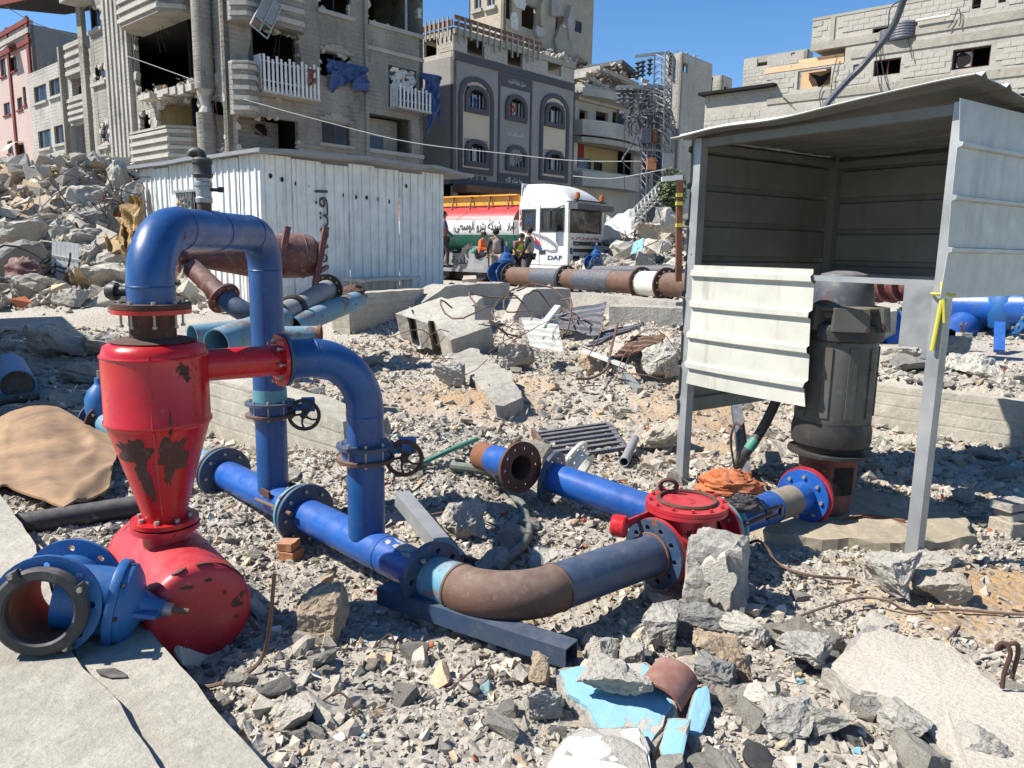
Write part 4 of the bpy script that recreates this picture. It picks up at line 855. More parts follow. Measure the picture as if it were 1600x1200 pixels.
def rf(u, v):
    a = -.12+u*(FW+.23); d = -.16+v*(SD+.35); x = ((d+.12) % .25)/.25; rib = .026*(1 if .1 < x < .3 else 0)
    z = ZT+.012+rib-.015*d/SD+.085*ss(.35, .95, u)*(1-v)**1.5+.012*math.sin(u*5+v*2)+.02*noise.noise(Vector((a*2, d*2, 3)))
    return S(a, d, float(z))
MB().sheet(lambda u, v: rf(u, v)-Zv*.006, 30, 60, .002, Zv).build('roof_underside', M['inner'], sh)  # second sheet added to paint the roof's underside in shade
MB().sheet(rf, 30, 60, .004, Zv).build('roof_sheet', M['white'], sh, label='white ribbed roof sheet with a buckled front edge')
for a, z in ((.03, 1.6), (.03, 1.9)): pass
b = MB(); tp = S(FW, -.03, 1.42); b.sweep(spline([tp+Vector((0, -.01, .06)), tp+Vector((0, -.02, -.02)), tp+Vector((-.01, -.02, -.16)), tp+Vector((-.02, -.02, -.28))], 6), .011, 8); b.torus(tp, Zv, .036, .008, 16, 6); b.sweep(spline([tp+Vector((0, -.03, 0)), tp+Vector((.01, -.03, -.07)), tp+Vector((.02, -.03, -.14))], 5), .008, 8); b.sweep([tp+Vector((-.03, -.02, .0)), tp+Vector((.06, -.03, -.005))], .007, 8)
b.build('yellow_strap', M['yellow'], None, True, label='yellow strap knotted round the right front post of the metal shelter', cat='strap')
# ---------------------------------------------------------------- slab with the loose blue valve at lower left
def slabpoly(name, pts, th, mat, seed, rough=.012, sub=.06, bev=0.01, jag=0.02, **k):
    """thick broken slab from a world polygon of its top, edges ragged"""
    bm = bmesh.new(); P = [Vector(p) for p in pts]; n = len(P); ed = []
    for i in range(n):
        a, c = P[i], P[(i+1) % n]; m = max(1, int((c-a).length/sub))
        for q in range(m):
            p = a.lerp(c, q/m); p = p+noise.noise_vector(p*6+Vector((seed, 0, 0)))*(jag if q else 0)*Vector((1, 1, .15)).length; ed.append(p)
    nr = (P[1]-P[0]).cross(P[2]-P[1]).normalized()
    if nr.z < 0: nr = -nr
    vs = [bm.verts.new(p) for p in ed]; f = bm.faces.new(vs)
    bmesh.ops.triangulate(bm, faces=[f])
    for q in range(4):
        es = [e for e in bm.edges if e.calc_length() > sub*1.5]
        if not es: break
        bmesh.ops.subdivide_edges(bm, edges=es, cuts=1); bmesh.ops.triangulate(bm, faces=bm.faces[:])
    g_ = bmesh.ops.extrude_face_region(bm, geom=bm.faces[:]); nv = [v for v in g_['geom'] if isinstance(v, bmesh.types.BMVert)]
    for v in nv: v.co -= nr*th*(1+.25*noise.noise(v.co*5))+noise.noise_vector(v.co*4+Vector((0, seed, 0)))*jag*1.2
    side = [e for e in bm.edges if abs((e.verts[1].co-e.verts[0].co).dot(nr)) > th*.5]
    bmesh.ops.subdivide_edges(bm, edges=side, cuts=max(1, int(th/sub)+1)); bmesh.ops.triangulate(bm, faces=bm.faces[:])
    for v in bm.verts: v.co += noise.noise_vector(v.co*14+Vector((seed, 1, 2)))*rough*.5+nr*noise.noise(v.co*3+Vector((seed, 5, 2)))*rough*.6
    bmesh.ops.recalc_face_normals(bm, faces=bm.faces[:]); m = MB(); m.V = [v.co.copy() for v in bm.verts]; bm.verts.index_update(); m.F = [tuple(v.index for v in f.verts) for f in bm.faces]; m.I = [0]*len(m.F); bm.free()
    return m.build(name, M[mat], None, False, **k)
sz_ = .19
sp1 = [G(-260, 700, sz_), G(0, 772, sz_), G(52, 845, sz_), G(120, 1030, sz_), G(175, 1085, sz_), G(260, 1215, sz_), G(330, 1330, sz_), G(-500, 1400, sz_)]
sp2 = [G(60, 850, sz_-.03), G(215, 960, sz_-.03), G(250, 1005, sz_-.03), G(440, 1225, sz_-.03), G(560, 1400, sz_-.03), G(330, 1400, sz_-.03), G(262, 1222, sz_-.03), G(178, 1090, sz_-.03), G(124, 1035, sz_-.03)]
slabpoly('concrete_slab', sp1, .20, 'conc_smooth', 3, .003, .07, jag=.006, label='smooth concrete slab at the lower left corner, under the loose blue valve', cat='slab')
slabpoly('concrete_slab', sp2, .17, 'conc_smooth', 5, .003, .07, jag=.006, label='cracked-off concrete slab strip between the red drum and the corner slab', cat='slab')
KEEP_OUT += [[(p.x, p.y) for p in sp1], [(p.x, p.y) for p in sp2]]
tag(slabpoly('pump_pad', PADP, .14, 'padc', 8, .010, .07, jag=.03), kind='structure')
# loose gate valve
gv = thing('loose_gate_valve', tuple(G(150, 1010, sz_)), 'loose blue gate valve with black clamp ring, resting on the corner slab', 'valve')
g0 = D(64, 955, 2.46); gax = Vector((.20, -.965, .14)).normalized(); gs = gax.cross(Zv).normalized()*-1   # body axis faces the camera, stem to the right
st = Vector((.94, .16, -.20)); st = (st-gax*st.dot(gax)).normalized()
g1 = g0-gax*.055; g2 = g0-gax*.30
b = MB(); b.hring(g1, gax, .180, .112, .02, 8, .013); b.build('flange', M['blue_cast'], gv, True)
b = MB(); b.hring(g2, gax, .180, .112, .02, 8, .013); b.build('flange', M['blue_cast'], gv, True)
b = MB(); b.lathe([(.110, 0), (.122, 0), (.13, -.10), (.13, -.18), (.122, -.245), (.110, -.245), (.110, 0)], g1, gax, 40); b.build('valve_barrel', M['blue_cast'], gv, True)
MB().lathe([(.109, .045), (.109, -.24)], g1, gax, 36).build('rusty_bore', M['rust_org'], gv, True)
b = MB(); b.lathe([(.108, -.02), (.148, -.02), (.153, -.01), (.153, .012), (.143, .022), (.116, .024), (.108, .016), (.108, -.02)], g0, gax, 44)
for k in range(4):
    t = .5+PI/2*k; d = Zv*math.cos(t)+gax.cross(Zv)*math.sin(t); b.box(g0+d*.152, (.03, .035, .035), X=d, Y=gax.cross(d))
cr = b.build('clamp_ring', M['rubber'], gv, True); 
for k in range(4):
    t = .5+PI/2*k; d = Zv*math.cos(t)+gax.cross(Zv)*math.sin(t); MB().cyl(g0+d*.155-gax*.05, g0+d*.155+gax*.032, .009, n=8).build('bolt', M['bolt'], cr, True)
gm = (g1+g2)/2
def oval(c, ax_, a, bb, d, n=40):
    Y = Zv-ax_*Zv.dot(ax_); Y.normalize(); X = ax_.cross(Y); return [(c+X*(math.cos(2*PI*k/n)*a)+Y*(math.sin(2*PI*k/n)*bb)+ax_*d) for k in range(n)]
def loft(rings, caps=True):
    m = MB(); n = len(rings[0]); vs = [v for r_ in rings for v in r_]; fs = []
    for i in range(len(rings)-1): fs += [(i*n+k, i*n+(k+1) % n, (i+1)*n+(k+1) % n, (i+1)*n+k) for k in range(n)]
    if caps: fs += [tuple(range(n-1, -1, -1)), tuple((len(rings)-1)*n+k for k in range(n))]
    return m.add(vs, fs)
loft([oval(gm, st, .10, .12, 0), oval(gm, st, .105, .13, .12), oval(gm, st, .10, .13, .19)]).build('bonnet_neck', M['blue_cast'], gv, True)
loft([oval(gm, st, .13, .165, .185), oval(gm, st, .132, .167, .19), oval(gm, st, .132, .167, .215), oval(gm, st, .13, .165, .218)]).build('bonnet_flange', M['blue_cast'], gv, True)
loft([oval(gm, st, .124, .158, .219), oval(gm, st, .12, .155, .24), oval(gm, st, .09, .12, .265), oval(gm, st, .05, .06, .285), oval(gm, st, .035, .035, .34), oval(gm, st, .035, .035, .36)]).build('bonnet', M['blue_cast'], gv, True)
bf = loft([oval(gm, st, .026, .026, .36), oval(gm, st, .026, .026, .39)]).build('gland_nut', M['bolt'], gv, True); MB().cyl(gm+st*.385, gm+st*.45, .011, n=12).build('stem', M['rust'], gv, True)
for s_ in (-1, 1): b = MB(); b.box(gm+st*.30+Vector((-st.y, st.x, 0)).normalized()*.055*s_, (.10, .05, .016), X=st, Y=Vector((-st.y, st.x, 0))); b.build('lug', M['blue_cast'], gv)
for k in range(8):
    p = oval(gm, st, .118, .152, .22, 8)[k]; MB().cyl(p-st*.01, p+st*.012, .011, n=6).build('bolt', M['black'], gv, True)
lg = gm+Zv*.123+st*.05; MB().lathe([(0, .002), (.020, .002), (.020, 0)], lg, (Zv+gax*.15), 20).build('round_badge', M['white_cast'], gv, True); text_part('badge_letter', 'C', M['blue_cast'], gv, lg+Vector((-.007, -.008, .004)), (1, 0, 0), (0, 1, 0), .018, depth=.002)
# black strip of rubber on the slab
b = MB(); b.prism([(0, 0), (.06, .01), (.11, -.02), (.13, -.045), (.08, -.05), (.03, -.03)], G(150, 1048, sz_-.028), (1, 0, 0), (0, 1, 0), Zv, .006); b.build('rubber_scrap', M['rubber'], None, label='black strip of rubber lying on the cracked slab', cat='scrap')
# ---------------------------------------------------------------- things at the left edge
bp = thing('thick_blue_pipe', tuple(G(30, 600)), 'thick pale blue pipe open at its near end, in the shade at the left edge', 'pipe')
q0 = G(28, 603, .17); q1 = G(-8, 520, .22); qd = (q1-q0).normalized(); pipe(bp, [q0, q0+qd*1.3], .165, 'azure', 'pipe', 40, wall=.014); b = MB(); b.lathe([(0, 0), (.15, 0)], q0+qd*.25, qd, 32); b.build('sand_fill', M['sand'], bp)
pipe(None, [G(-60, 640, .07), G(58, 618, .09)], .05, 'rubber', 'black_pipe'); tag(bpy.data.objects[-1] if False else [o for o in COL.objects if o.name.startswith('black_pipe')][-1], 'short black plastic pipe at the left edge below the thick pale blue pipe', 'pipe')
o_ = pipe(None, [G(-40, 832, .075), G(110, 808, .075), G(225, 790, .08)], .065, 'rubber', 'black_pipe'); tag(o_, 'long black plastic pipe running under the foam sheet to behind the red filter', 'pipe')
o_ = pipe(None, [G(380, 745, .06), G(465, 735, .06)], .05, 'pvc', 'grey_pipe'); tag(o_, 'grey pipe end poking out behind the taller riser by the concrete wall', 'pipe')
fs_ = [G(-60, 745, .10), G(5, 672, .26), G(70, 672, .33), G(150, 705, .20), G(190, 745, .12), G(98, 798, .12), G(20, 770, .12)]
def fm(u, v):
    A = Vector(fs_[0]).lerp(fs_[1], v); B_ = Vector(fs_[5]).lerp(fs_[4], v); p = G(-90+290*u, 800-130*v-20*math.sin(u*3), .10)
    z = 0; p = G(-110+300*u+20*v*(1-u)-18*(1-v)*max(0, u-.72)*4, 752+46*(1-v)*max(0, 1-abs(u-.70)/.30)-88*v-18*v*max(0, 1-abs(u-.55)/.3)+35*v*max(0, u-.6), .12); e = 1-.5*(abs(u-.5)*2)**6
    return Vector((p.x, p.y, .10+.13*math.exp(-((u-.56)/.2)**2-((v-.95)/.30)**2)+.10*(.35-abs(noise.noise(Vector((u*2.6+3, v*2.1, 1)))))+.02*noise.noise(Vector((u*5, v*5, 2)))+.012*noise.noise(Vector((u*9, v*7, 4)))-.05*max(0, 1-abs(u-.3)/.3)*(1-v)))
MB().sheet(fm, 60, 30, .014, Zv).build('foam_sheet', M['foam'], None, True, label='curled tan foam sheet lying on rubble behind the loose blue valve', cat='sheet', ang=60)
# blue valve partly behind the filter
v2 = thing('buried_gate_valve', tuple(G(150, 700, 0)), 'blue gate valve with dark bolted flange showing at the left behind the red filter', 'valve')
va = G(165, 662, .14); vd = Vector((.72, -.69, 0)).normalized(); flange(v2, va, vd, .16, .09, .02, 'rust_dk', 8, .011); flange(v2, va-vd*.16, vd, .16, .09, .02, 'navy', 8, .011)
b = MB(); b.lathe([(.10, 0), (.115, -.05), (.115, -.11), (.10, -.16)], va, vd, 32); c_ = va-vd*.08; b.lathe([(.10, .02), (.12, .10), (.118, .2), (.09, .27), (.05, .31), (.035, .33), (.035, .37), (0, .37)], c_, Zv, 28); b.build('valve_body', M['blue_cast'], v2, True, ang=45)
MB().cyl(c_+Zv*.36, c_+Zv*.43, .014, n=10).build('stem', M['bolt'], v2, True); pipe(v2, [va+vd*.01, va+vd*.75], .095, 'pale_blue', 'outlet_pipe', 32)
# concrete foundation wall behind the risers
def wallseg(name, p0, p1, z0, z1, th, mat, label, nx=None, rough=.015, side=1, cat='wall', brk=(0, 0), seed=0, sub=.12):
    """low concrete wall between two ground points, ragged ends"""
    p0 = Vector(p0); p1 = Vector(p1); p0.z = p1.z = 0; X = (p1-p0); L = X.length; X.normalize(); Y = Vector((-X.y, X.x, 0))*side; nx = max(2, int(L/sub)); nz = max(2, int((z1-z0)/sub)); ny = max(2, int(th/sub)); bm = bmesh.new(); bmesh.ops.create_cube(bm, size=1)
    bm.free(); m = MB(); Z0 = z0
    def P(u, v, w_):
        zt_ = z1-(brk[0]*max(0, .25-u)/.25+brk[1]*max(0, u-.75)/.25)*(z1-z0); p = p0+X*(u*L)+Y*(w_*th)+Zv*(z0+(zt_-z0)*v)
        return p+noise.noise_vector(p*3.5+Vector((seed, 0, 0)))*rough+noise.noise_vector(p*11)*rough*.5*(1 if (u in (0, 1) or v == 1) else .3)
    m.grid(lambda u, v: P(u, v, 0), nx, nz); m.grid(lambda u, v: P(u, v, 1), nx, nz); m.grid(lambda u, v: P(u, 1, v), nx, ny); m.grid(lambda u, v: P(0, v, u), ny, nz); m.grid(lambda u, v: P(1, v, u), ny, nz)
    return m.build(name, M[mat], None, False, label=label, cat=cat)
w0 = G(540, 756, 0); w1 = w0+VD*2.0; wallseg('foundation_wall', w0, w1, -.1, .50, .25, 'conc_board', 'low concrete wall with board marks behind the two standing blue pipes', side=-1, seed=2, brk=(.12, 0), rough=.022)
wallseg('foundation_wall', WB+VD*.9+UD*-.02, WB-VD*2.6+UD*-.02, -.1, .42, .22, 'conc_board', 'long board-marked concrete wall to the right behind the pump', side=-1, seed=5)

for a_, b_, w_ in ((hp(-.9), hp(tF), .17), (Fp, C1, .2), (C1, V0, .2), (V0, MO, .2), (aA, aB, .14), (sA, sB, .14), (dc, dc-dax*.8, .26), (sq0, sq1, .08), (G(836, 678, 0), G(975, 700, 0), .2), (C1+Vector((.1, -.2, 0)), V0+Vector((0, -.3, 0)), .08)): LINES.append((a_.x, a_.y, b_.x, b_.y, w_))
# ---------------------------------------------------------------- far houses
class Fac:
    """an upright house front: P0 corner, d direction along it, n outward normal"""
    def __init__(s, P0, d, n): s.P0 = Vector((P0[0], P0[1], 0)); s.d = Vector(d).normalized(); s.n = Vector(n).normalized()
    def tz(s, px, py): return onpl(px, py, s.P0, s.d)
    def r(s, x0, y0, x1, y1):
        xm, ym = (x0+x1)/2, (y0+y1)/2; a = s.tz(x0, ym)[0]; b = s.tz(x1, ym)[0]; c = s.tz(xm, y1)[1]; d = s.tz(xm, y0)[1]; return (min(a, b), max(a, b), c, d)
    def p(s, t, z, o=0.0): return s.P0+s.d*t+s.n*o+Zv*z
    def box(s, m, t0, t1, z0, z1, o0, o1, mi=0):
        m.hexa([s.p(t0, z0, o0), s.p(t1, z0, o0), s.p(t1, z0, o1), s.p(t0, z0, o1), s.p(t0, z1, o0), s.p(t1, z1, o0), s.p(t1, z1, o1), s.p(t0, z1, o1)], mi); return m
def wall_open(F, t0, t1, z0, z1, opens, th=.22, jag=0.0, seed=1):
    m = MB(); rnd = random.Random(seed); T = sorted(set([t0, t1]+[min(max(v, t0), t1) for o in opens for v in o[:2]])); Zs = sorted(set([z0, z1]+[min(max(v, z0), z1) for o in opens for v in o[2:4]]))
    solid = lambda a, b: not any(o[0] < a < o[1] and o[2] < b < o[3] for o in opens)
    nT, nZ = len(T)-1, len(Zs)-1; S_ = [[solid((T[i]+T[i+1])/2, (Zs[j]+Zs[j+1])/2) for j in range(nZ)] for i in range(nT)]
    g = lambda i, j: 0 <= i < nT and 0 <= j < nZ and S_[i][j]
    for i in range(nT):
        for j in range(nZ):
            if not S_[i][j]: continue
            a, b, c, d = T[i], T[i+1], Zs[j], Zs[j+1]
            m.add([F.p(a, c), F.p(b, c), F.p(b, d), F.p(a, d), F.p(a, c, -th), F.p(b, c, -th), F.p(b, d, -th), F.p(a, d, -th)], [(0, 1, 2, 3), (7, 6, 5, 4)]+([] if g(i-1, j) else [(0, 3, 7, 4)])+([] if g(i+1, j) else [(1, 5, 6, 2)])+([] if g(i, j-1) else [(0, 4, 5, 1)])+([] if g(i, j+1) else [(3, 2, 6, 7)]))
    return m
def laid_blocks(F, reg, opens, parent, mat, n_ind=0, bw=.40, bh=.20, seed=1, near='t', jag=None, off=.0):
    """masonry blocks set proud of a mortar backing; the nearest n_ind are objects, the rest one mesh"""
    rnd = random.Random(seed); t0, t1, z0, z1 = reg; cells = []; row = 0; z = z0
    while z+bh*.6 < z1:
        t = t0-(bw/2 if row % 2 else 0)
        while t < t1:
            a = max(t, t0)+.006; b = min(t+bw, t1)-.006; c = z+.006; d = min(z+bh, z1)-.006
            if b-a > .05 and not any(o[0]-.01 < b and o[1]+.01 > a and o[2]-.01 < d and o[3]+.01 > c for o in opens) and not (jag and jag((a+b)/2, (c+d)/2)): cells.append((a, b, c, d))
            t += bw
        z += bh; row += 1
    cells.sort(key=lambda q: (F.p(q[0], q[2])-CAMP).length); rest = MB(); shared = {}
    for k, (a, b, c, d) in enumerate(cells):
        o = .012+rnd.uniform(0, .018)+off
        if k < n_ind:
            key = (round(b-a, 2), round(d-c, 2))
            if key not in shared:
                mm = MB(); mm.box((0, 0, 0), (b-a, .06, d-c)); me_ = mm.mesh(M[mat]); me_.name = 'block'; shared[key] = me_
            X = F.d; Y = F.n; Rm = Matrix((X, Zv.cross(X), Zv)).transposed().to_4x4()
            link_mesh('block', shared[key], parent, Matrix.Translation(F.p((a+b)/2, (c+d)/2, o-.03)) @ Rm)
        else: F.box(rest, a, b, c, d, -.02, o)
    if rest.F: rest.build('block_courses', M[mat], parent, kind='stuff')
def window(F, parent, o, depth=.12, mull=1, glass='glass', frame='steel', bars=0, fr=.05, name='window', half=False):
    a, b, c, d = o; m = MB()
    for x in [a+fr/2, b-fr/2]+[a+(b-a)*(k+1)/(mull+1) for k in range(mull)]: F.box(m, x-fr/2, x+fr/2, c, d, -depth-.04, -depth)
    for z in (c+fr/2, d-fr/2): F.box(m, a+fr, b-fr, z-fr/2, z+fr/2, -depth-.035, -depth-.005)
    w_ = m.build(name, M[frame], parent)
    if glass:
        g = MB(); F.box(g, a+fr, (a+b)/2 if half else b-fr, c+fr, d-fr, -depth-.026, -depth-.018); g.build('pane', M[glass], w_)
    for k in range(bars):
        x = a+(b-a)*(k+1)/(bars+1); g = MB(); F.box(g, x-.012, x+.012, c, d, -.03, -.006); g.build('bar', M['black'], w_)
    return w_
def strip(F, parent, name, mat, o, o0=-.0, o1=.05, **k): m = MB(); F.box(m, *o, o0, o1); return m.build(name, M[mat], parent, **k)
# --- the burnt apartment block ------------------------------------------------
CA = D(356, 200, 35.0); U1 = Fac(CA, UD, -VD); V1 = Fac(CA, VD, -UD)
ab = thing('apartment_block', (CA.x+2, CA.y+5, .4), 'large grey war-damaged apartment block with burnt open floors, balconies and a blue tarpaulin', 'apartment building')
tR = U1.tz(661, 150)[0]; tL = V1.tz(150, 150)[0]; ZB = 16.5
ou = [U1.r(396, 50, 466, 152), U1.r(372, 183, 466, 236), U1.r(500, 84, 549, 122), U1.r(503, 193, 547, 225), U1.r(607, 106, 651, 170), U1.r(577, 182, 643, 238), U1.r(497, -20, 548, 20), U1.r(575, -25, 655, 44), U1.r(396, -60, 466, 0), U1.r(600, -60, 655, -30)]
wall_open(U1, .0, tR, .3, ZB, ou, .25).build('wall', M['f_apt'], ab)
ov = [V1.r(209, 20, 308, 140), V1.r(243, 156, 311, 208), V1.r(218, 172, 235, 212), V1.r(323, 153, 350, 238), V1.r(142, 8, 158, 46), V1.r(147, 100, 166, 128), V1.r(157, 190, 171, 228), V1.r(158, 238, 172, 256), V1.r(214, -80, 300, 0), V1.r(325, 90, 336, 130)]
wall_open(V1, .0, tL, .3, ZB, ov, .25).build('wall', M['f_apt'], ab)
# far side and back walls, floors and dark rooms
F2 = Fac(CA+UD*tR, VD, UD); wall_open(F2, 0, tL, .3, ZB, [], .25).build('wall', M['f_apt'], ab)
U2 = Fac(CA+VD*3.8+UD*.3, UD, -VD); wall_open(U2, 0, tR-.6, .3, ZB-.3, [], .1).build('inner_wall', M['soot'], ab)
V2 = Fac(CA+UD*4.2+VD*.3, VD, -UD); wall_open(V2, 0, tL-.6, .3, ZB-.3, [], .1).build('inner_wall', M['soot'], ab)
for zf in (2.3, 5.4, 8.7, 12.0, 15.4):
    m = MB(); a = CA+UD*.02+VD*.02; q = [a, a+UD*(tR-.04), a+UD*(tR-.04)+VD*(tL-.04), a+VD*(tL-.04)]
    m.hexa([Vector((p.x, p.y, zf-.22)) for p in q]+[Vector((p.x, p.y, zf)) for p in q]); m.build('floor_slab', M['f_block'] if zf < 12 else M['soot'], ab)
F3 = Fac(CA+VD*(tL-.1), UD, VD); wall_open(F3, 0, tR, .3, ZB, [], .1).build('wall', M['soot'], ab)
# cream and pale rooms seen behind the broken front
o = V1.r(243, 156, 311, 208); m = MB(); V1.box(m, o[0]-.1, o[1]+.1, o[2]-.2, o[3]+.3, -2.6, -2.5); m.build('room_wall', M['f_yellow'], ab, label='bare cream room wall')
m = MB(); V1.box(m, o[1]+.05, o[1]+.15, o[2]-.2, o[3]+.3, -2.5, -.26); m.build('room_wall', M['f_yellow'], ab)
for fx0, fx1 in ((284, 294), (302, 311)): a = V1.r(fx0, 182, fx1, 208); strip(V1, ab, 'door_opening', 'soot', a, -2.5, -2.45)  # dark strips paint the shade of two doorways
o = U1.r(372, 183, 466, 236); m = MB(); U1.box(m, o[0], o[1]+.1, o[2]-.1, o[3]+.1, -2.0, -1.9); m.build('room_wall', M['f_white'], ab); strip(U1, ab, 'dark_window', 'glass', U1.r(432, 188, 450, 206), -1.89, -1.85)
for p0, p1 in (((397, 195), (416, 210)), ((416, 184), (398, 197)), ((417, 184), (428, 212)), ((400, 199), (418, 213))):
    a = U1.tz(*p0); c = U1.tz(*p1); MB().bar(U1.p(*a, -.3), U1.p(*c, -.35), .06).build('twisted_frame', M['maroon'], ab)
o = U1.r(577, 182, 643, 238); m = MB(); U1.box(m, o[0], o[1], o[2]+.1, o[3]-.0, -1.3, -1.2); m.build('room_wall', M['f_white'], ab); strip(U1, ab, 'dark_window', 'glass', U1.r(597, 210, 620, 232), -1.19, -1.15)
for rct in ((497, -20, 548, 20), (500, 84, 549, 122), (503, 193, 547, 225), (607, 106, 651, 170)): window(U1, ab, U1.r(*rct), glass='glass' if rct[1] > 100 else None, frame='rust' if rct[1] > 180 else 'black')
for rct in ((142, 8, 158, 46), (147, 100, 166, 128), (157, 190, 171, 228)): window(V1, ab, V1.r(*rct), frame='rust_dk')
# sills, string courses, window hoods
for rct in ((495, 20, 552, 27), (498, 226, 552, 231), (575, 44, 660, 50)): strip(U1, ab, 'sill', 'f_white', U1.r(*rct), .0, .14)
for px0, py0, px1 in ((396, 238, 472), (573, 240, 661), (571, 84, 661)): strip(U1, ab, 'ledge', 'f_block', U1.r(px0, py0-3, px1, py0+3), .0, .10)
for a in ((140, 46, 162, 51), (145, 128, 168, 134), (155, 228, 173, 233), (157, 256, 175, 260)): strip(V1, ab, 'sill', 'f_white', V1.r(*a), .0, .16)
for cx, cy, w_ in ((525, 82, 26), (525, 190, 26)):
    for q, (dw, dh) in enumerate(((1.0, 0), (.7, 4), (.35, 8))): strip(U1, ab, 'stepped_hood', 'f_mortar', U1.r(cx-w_*dw, cy-dh-4, cx+w_*dw, cy-dh), .0, .06)
# full-height flutes beside the stair windows
for k in range(6):
    x = 172+k*6.6; a = V1.tz(x, 120)[0]; c = V1.tz(x+3.2, 120)[0]; strip(V1, ab, 'fluted_rib', 'f_white', (min(a, c), max(a, c), 4.6, 15.6 if k else 15.2), .0, .22)
strip(V1, ab, 'pier', 'f_apt', V1.r(134, 0, 141, 262), .0, .25)
strip(U1, ab, 'pier', 'f_apt', (U1.tz(569, 120)[0], U1.tz(574, 120)[0], .4, 16.4), .0, .12)
# round corner column and stepped corner balconies
cc = V1.p(V1.tz(331, 120)[0], 0, .35); m = MB(); m.lathe([(.42, .4), (.42, 7.3)], cc, Zv, 20); m.lathe([(.42, 8.3), (.42, 16.3)], cc, Zv, 20); m.build('round_column', M['f_apt'], ab, True)
m = MB(); m.sweep([cc+Zv*7.2, cc+Zv*7.6+Vector((.04, 0, 0)), cc+Zv*8.0+Vector((-.05, 0, 0)), cc+Zv*8.4], [.40, .22, .26, .41], 10); m.build('broken_column_core', M['f_block'], ab)
def cornerbal(parent, F, px0, px1, y0, y1, out, nst=5, mat='f_apt'):
    a = F.tz(px0, (y0+y1)/2)[0]; b = F.tz(px1, (y0+y1)/2)[0]; a, b = min(a, b), max(a, b); z1 = F.tz((px0+px1)/2, y0)[1]; z0 = F.tz((px0+px1)/2, y1)[1]
    poly = [(a, 0), (b, 0), (b, out*.45), (b-out*.5, out), (a+out*.5, out), (a, out*.45)]
    if F is V1: poly = poly
    m = MB(); o = F.P0; m.prism(poly, o+Zv*z0, F.d, F.n, Zv, z1-z0); bo = m.build('balcony_parapet', M[mat], parent)
    for k in range(nst):
        z = z0+(z1-z0)*(k+.4)/nst; m = MB(); m.prism([(a+.12, 0), (b-.12, 0), (b+.05, out*.45), (b-out*.45, out+.09), (a+out*.45, out+.09), (a-.05, out*.45)], o+Zv*z, F.d, F.n, Zv, (z1-z0)/nst*.42); m.build('parapet_course', M['f_block'], bo)
    m = MB(); m.prism([(p[0], p[1]*1.08) for p in poly], o+Zv*(z1+.002), F.d, F.n, Zv, .10); m.build('coping', M['f_white'], bo)
cornerbal(ab, U1, 357, 396, 104, 182, .9); cornerbal(ab, U1, 352, 400, -40, 38, .9)
cornerbal(ab, V1, 222, 306, -20, 42, 1.4, 4); cornerbal(ab, V1, 240, 318, 210, 258, 1.3, 4); strip(V1, ab, 'parapet', 'f_apt', V1.r(217, 222, 243, 256), .0, .4)
cornerbal(ab, U1, 401, 470, -30, 46, .5, 4)
# broken floor edge with rubble on it
m = MB(); o = V1.r(236, 142, 312, 152); 
for k in range(8):
    t = o[0]+(o[1]-o[0])*k/8; V1.box(m, t, t+(o[1]-o[0])/8*.98, o[2]+random.uniform(-.1, .05), o[3], -.4, .25+random.uniform(0, .5))
m.build('broken_floor_edge', M['f_block'], ab)
def heap(name, label, F, t0, t1, z, n, smin, smax, o0, o1, seed, parent=None, hgt=.5):
    rng = np.random.default_rng(seed); t = t0+(t1-t0)*rng.random(n); o = o0+(o1-o0)*rng.random(n); zz = z+hgt*rng.random(n)**2*(1-np.abs(2*(t-t0)/(t1-t0)-1)**2); q = [F.p(a, 0, b) for a, b in zip(t, o)]
    s = smin*(smax/smin)**(rng.random(n)**2); ob = scatter(name, label, np.array([p.x for p in q]), np.array([p.y for p in q]), zz, s, SMALL, rng, blue=0, kind='stuff')
    if parent: ob.parent = parent; ob.matrix_parent_inverse = WM[parent.name].inverted(); ob.pop('label', None)
    return ob
heap('floor_debris', None, V1, o[0]-.5, o[1]+1.6, o[3], 160, .05, .28, -1.2, .4, 5, ab, .7); heap('floor_debris', None, V1, *V1.r(323, 225, 350, 238)[:2], V1.r(323, 225, 350, 238)[2], 40, .05, .2, -1, .2, 6, ab)
# ragged masonry round the burnt openings
def ragged(F, parent, opens, seed, mat='f_block', n=16, big=.28):
    rnd = random.Random(seed); m = MB()
    for o in opens:
        for k in range(n):
            e = rnd.randrange(4); s_ = rnd.uniform(.06, big); a, b, c, d = o
            if e == 0: t, z = a, rnd.uniform(c, d)
            elif e == 1: t, z = b, rnd.uniform(c, d)
            elif e == 2: t, z = rnd.uniform(a, b), d
            else: t, z = rnd.uniform(a, b), c
            q = [(math.cos(x+seed+k)*s_*rnd.uniform(.5, 1), math.sin(x+seed+k)*s_*rnd.uniform(.4, 1)) for x in (0, 1.3, 2.5, 3.9, 5.1)]; m.prism(q, F.p(t, z, -.2), F.d, Zv, F.n, rnd.uniform(.14, .24))
    m.build('ragged_masonry', M[mat], parent, kind='stuff')
ragged(V1, ab, ov, 3, n=22, big=.36); ragged(U1, ab, ou[:3]+ou[6:8], 4, n=14)
# hanging wires and bent bars from the torn floors
for k in range(16):
    F_, o = ((V1, ov[0]), (V1, ov[1]), (U1, ou[0]), (V1, ov[3]))[k % 4]; rnd = random.Random(k+40); t = rnd.uniform(o[0], o[1]); m = MB(); m.sweep(spline([F_.p(t, o[3], .05), F_.p(t+rnd.uniform(-.3, .3), o[3]-rnd.uniform(.3, .8), .25), F_.p(t+rnd.uniform(-.5, .5), o[3]-rnd.uniform(.8, 1.8), .1)], 5), .014, 4); m.build('hanging_bar', M['rust_dk'], ab)
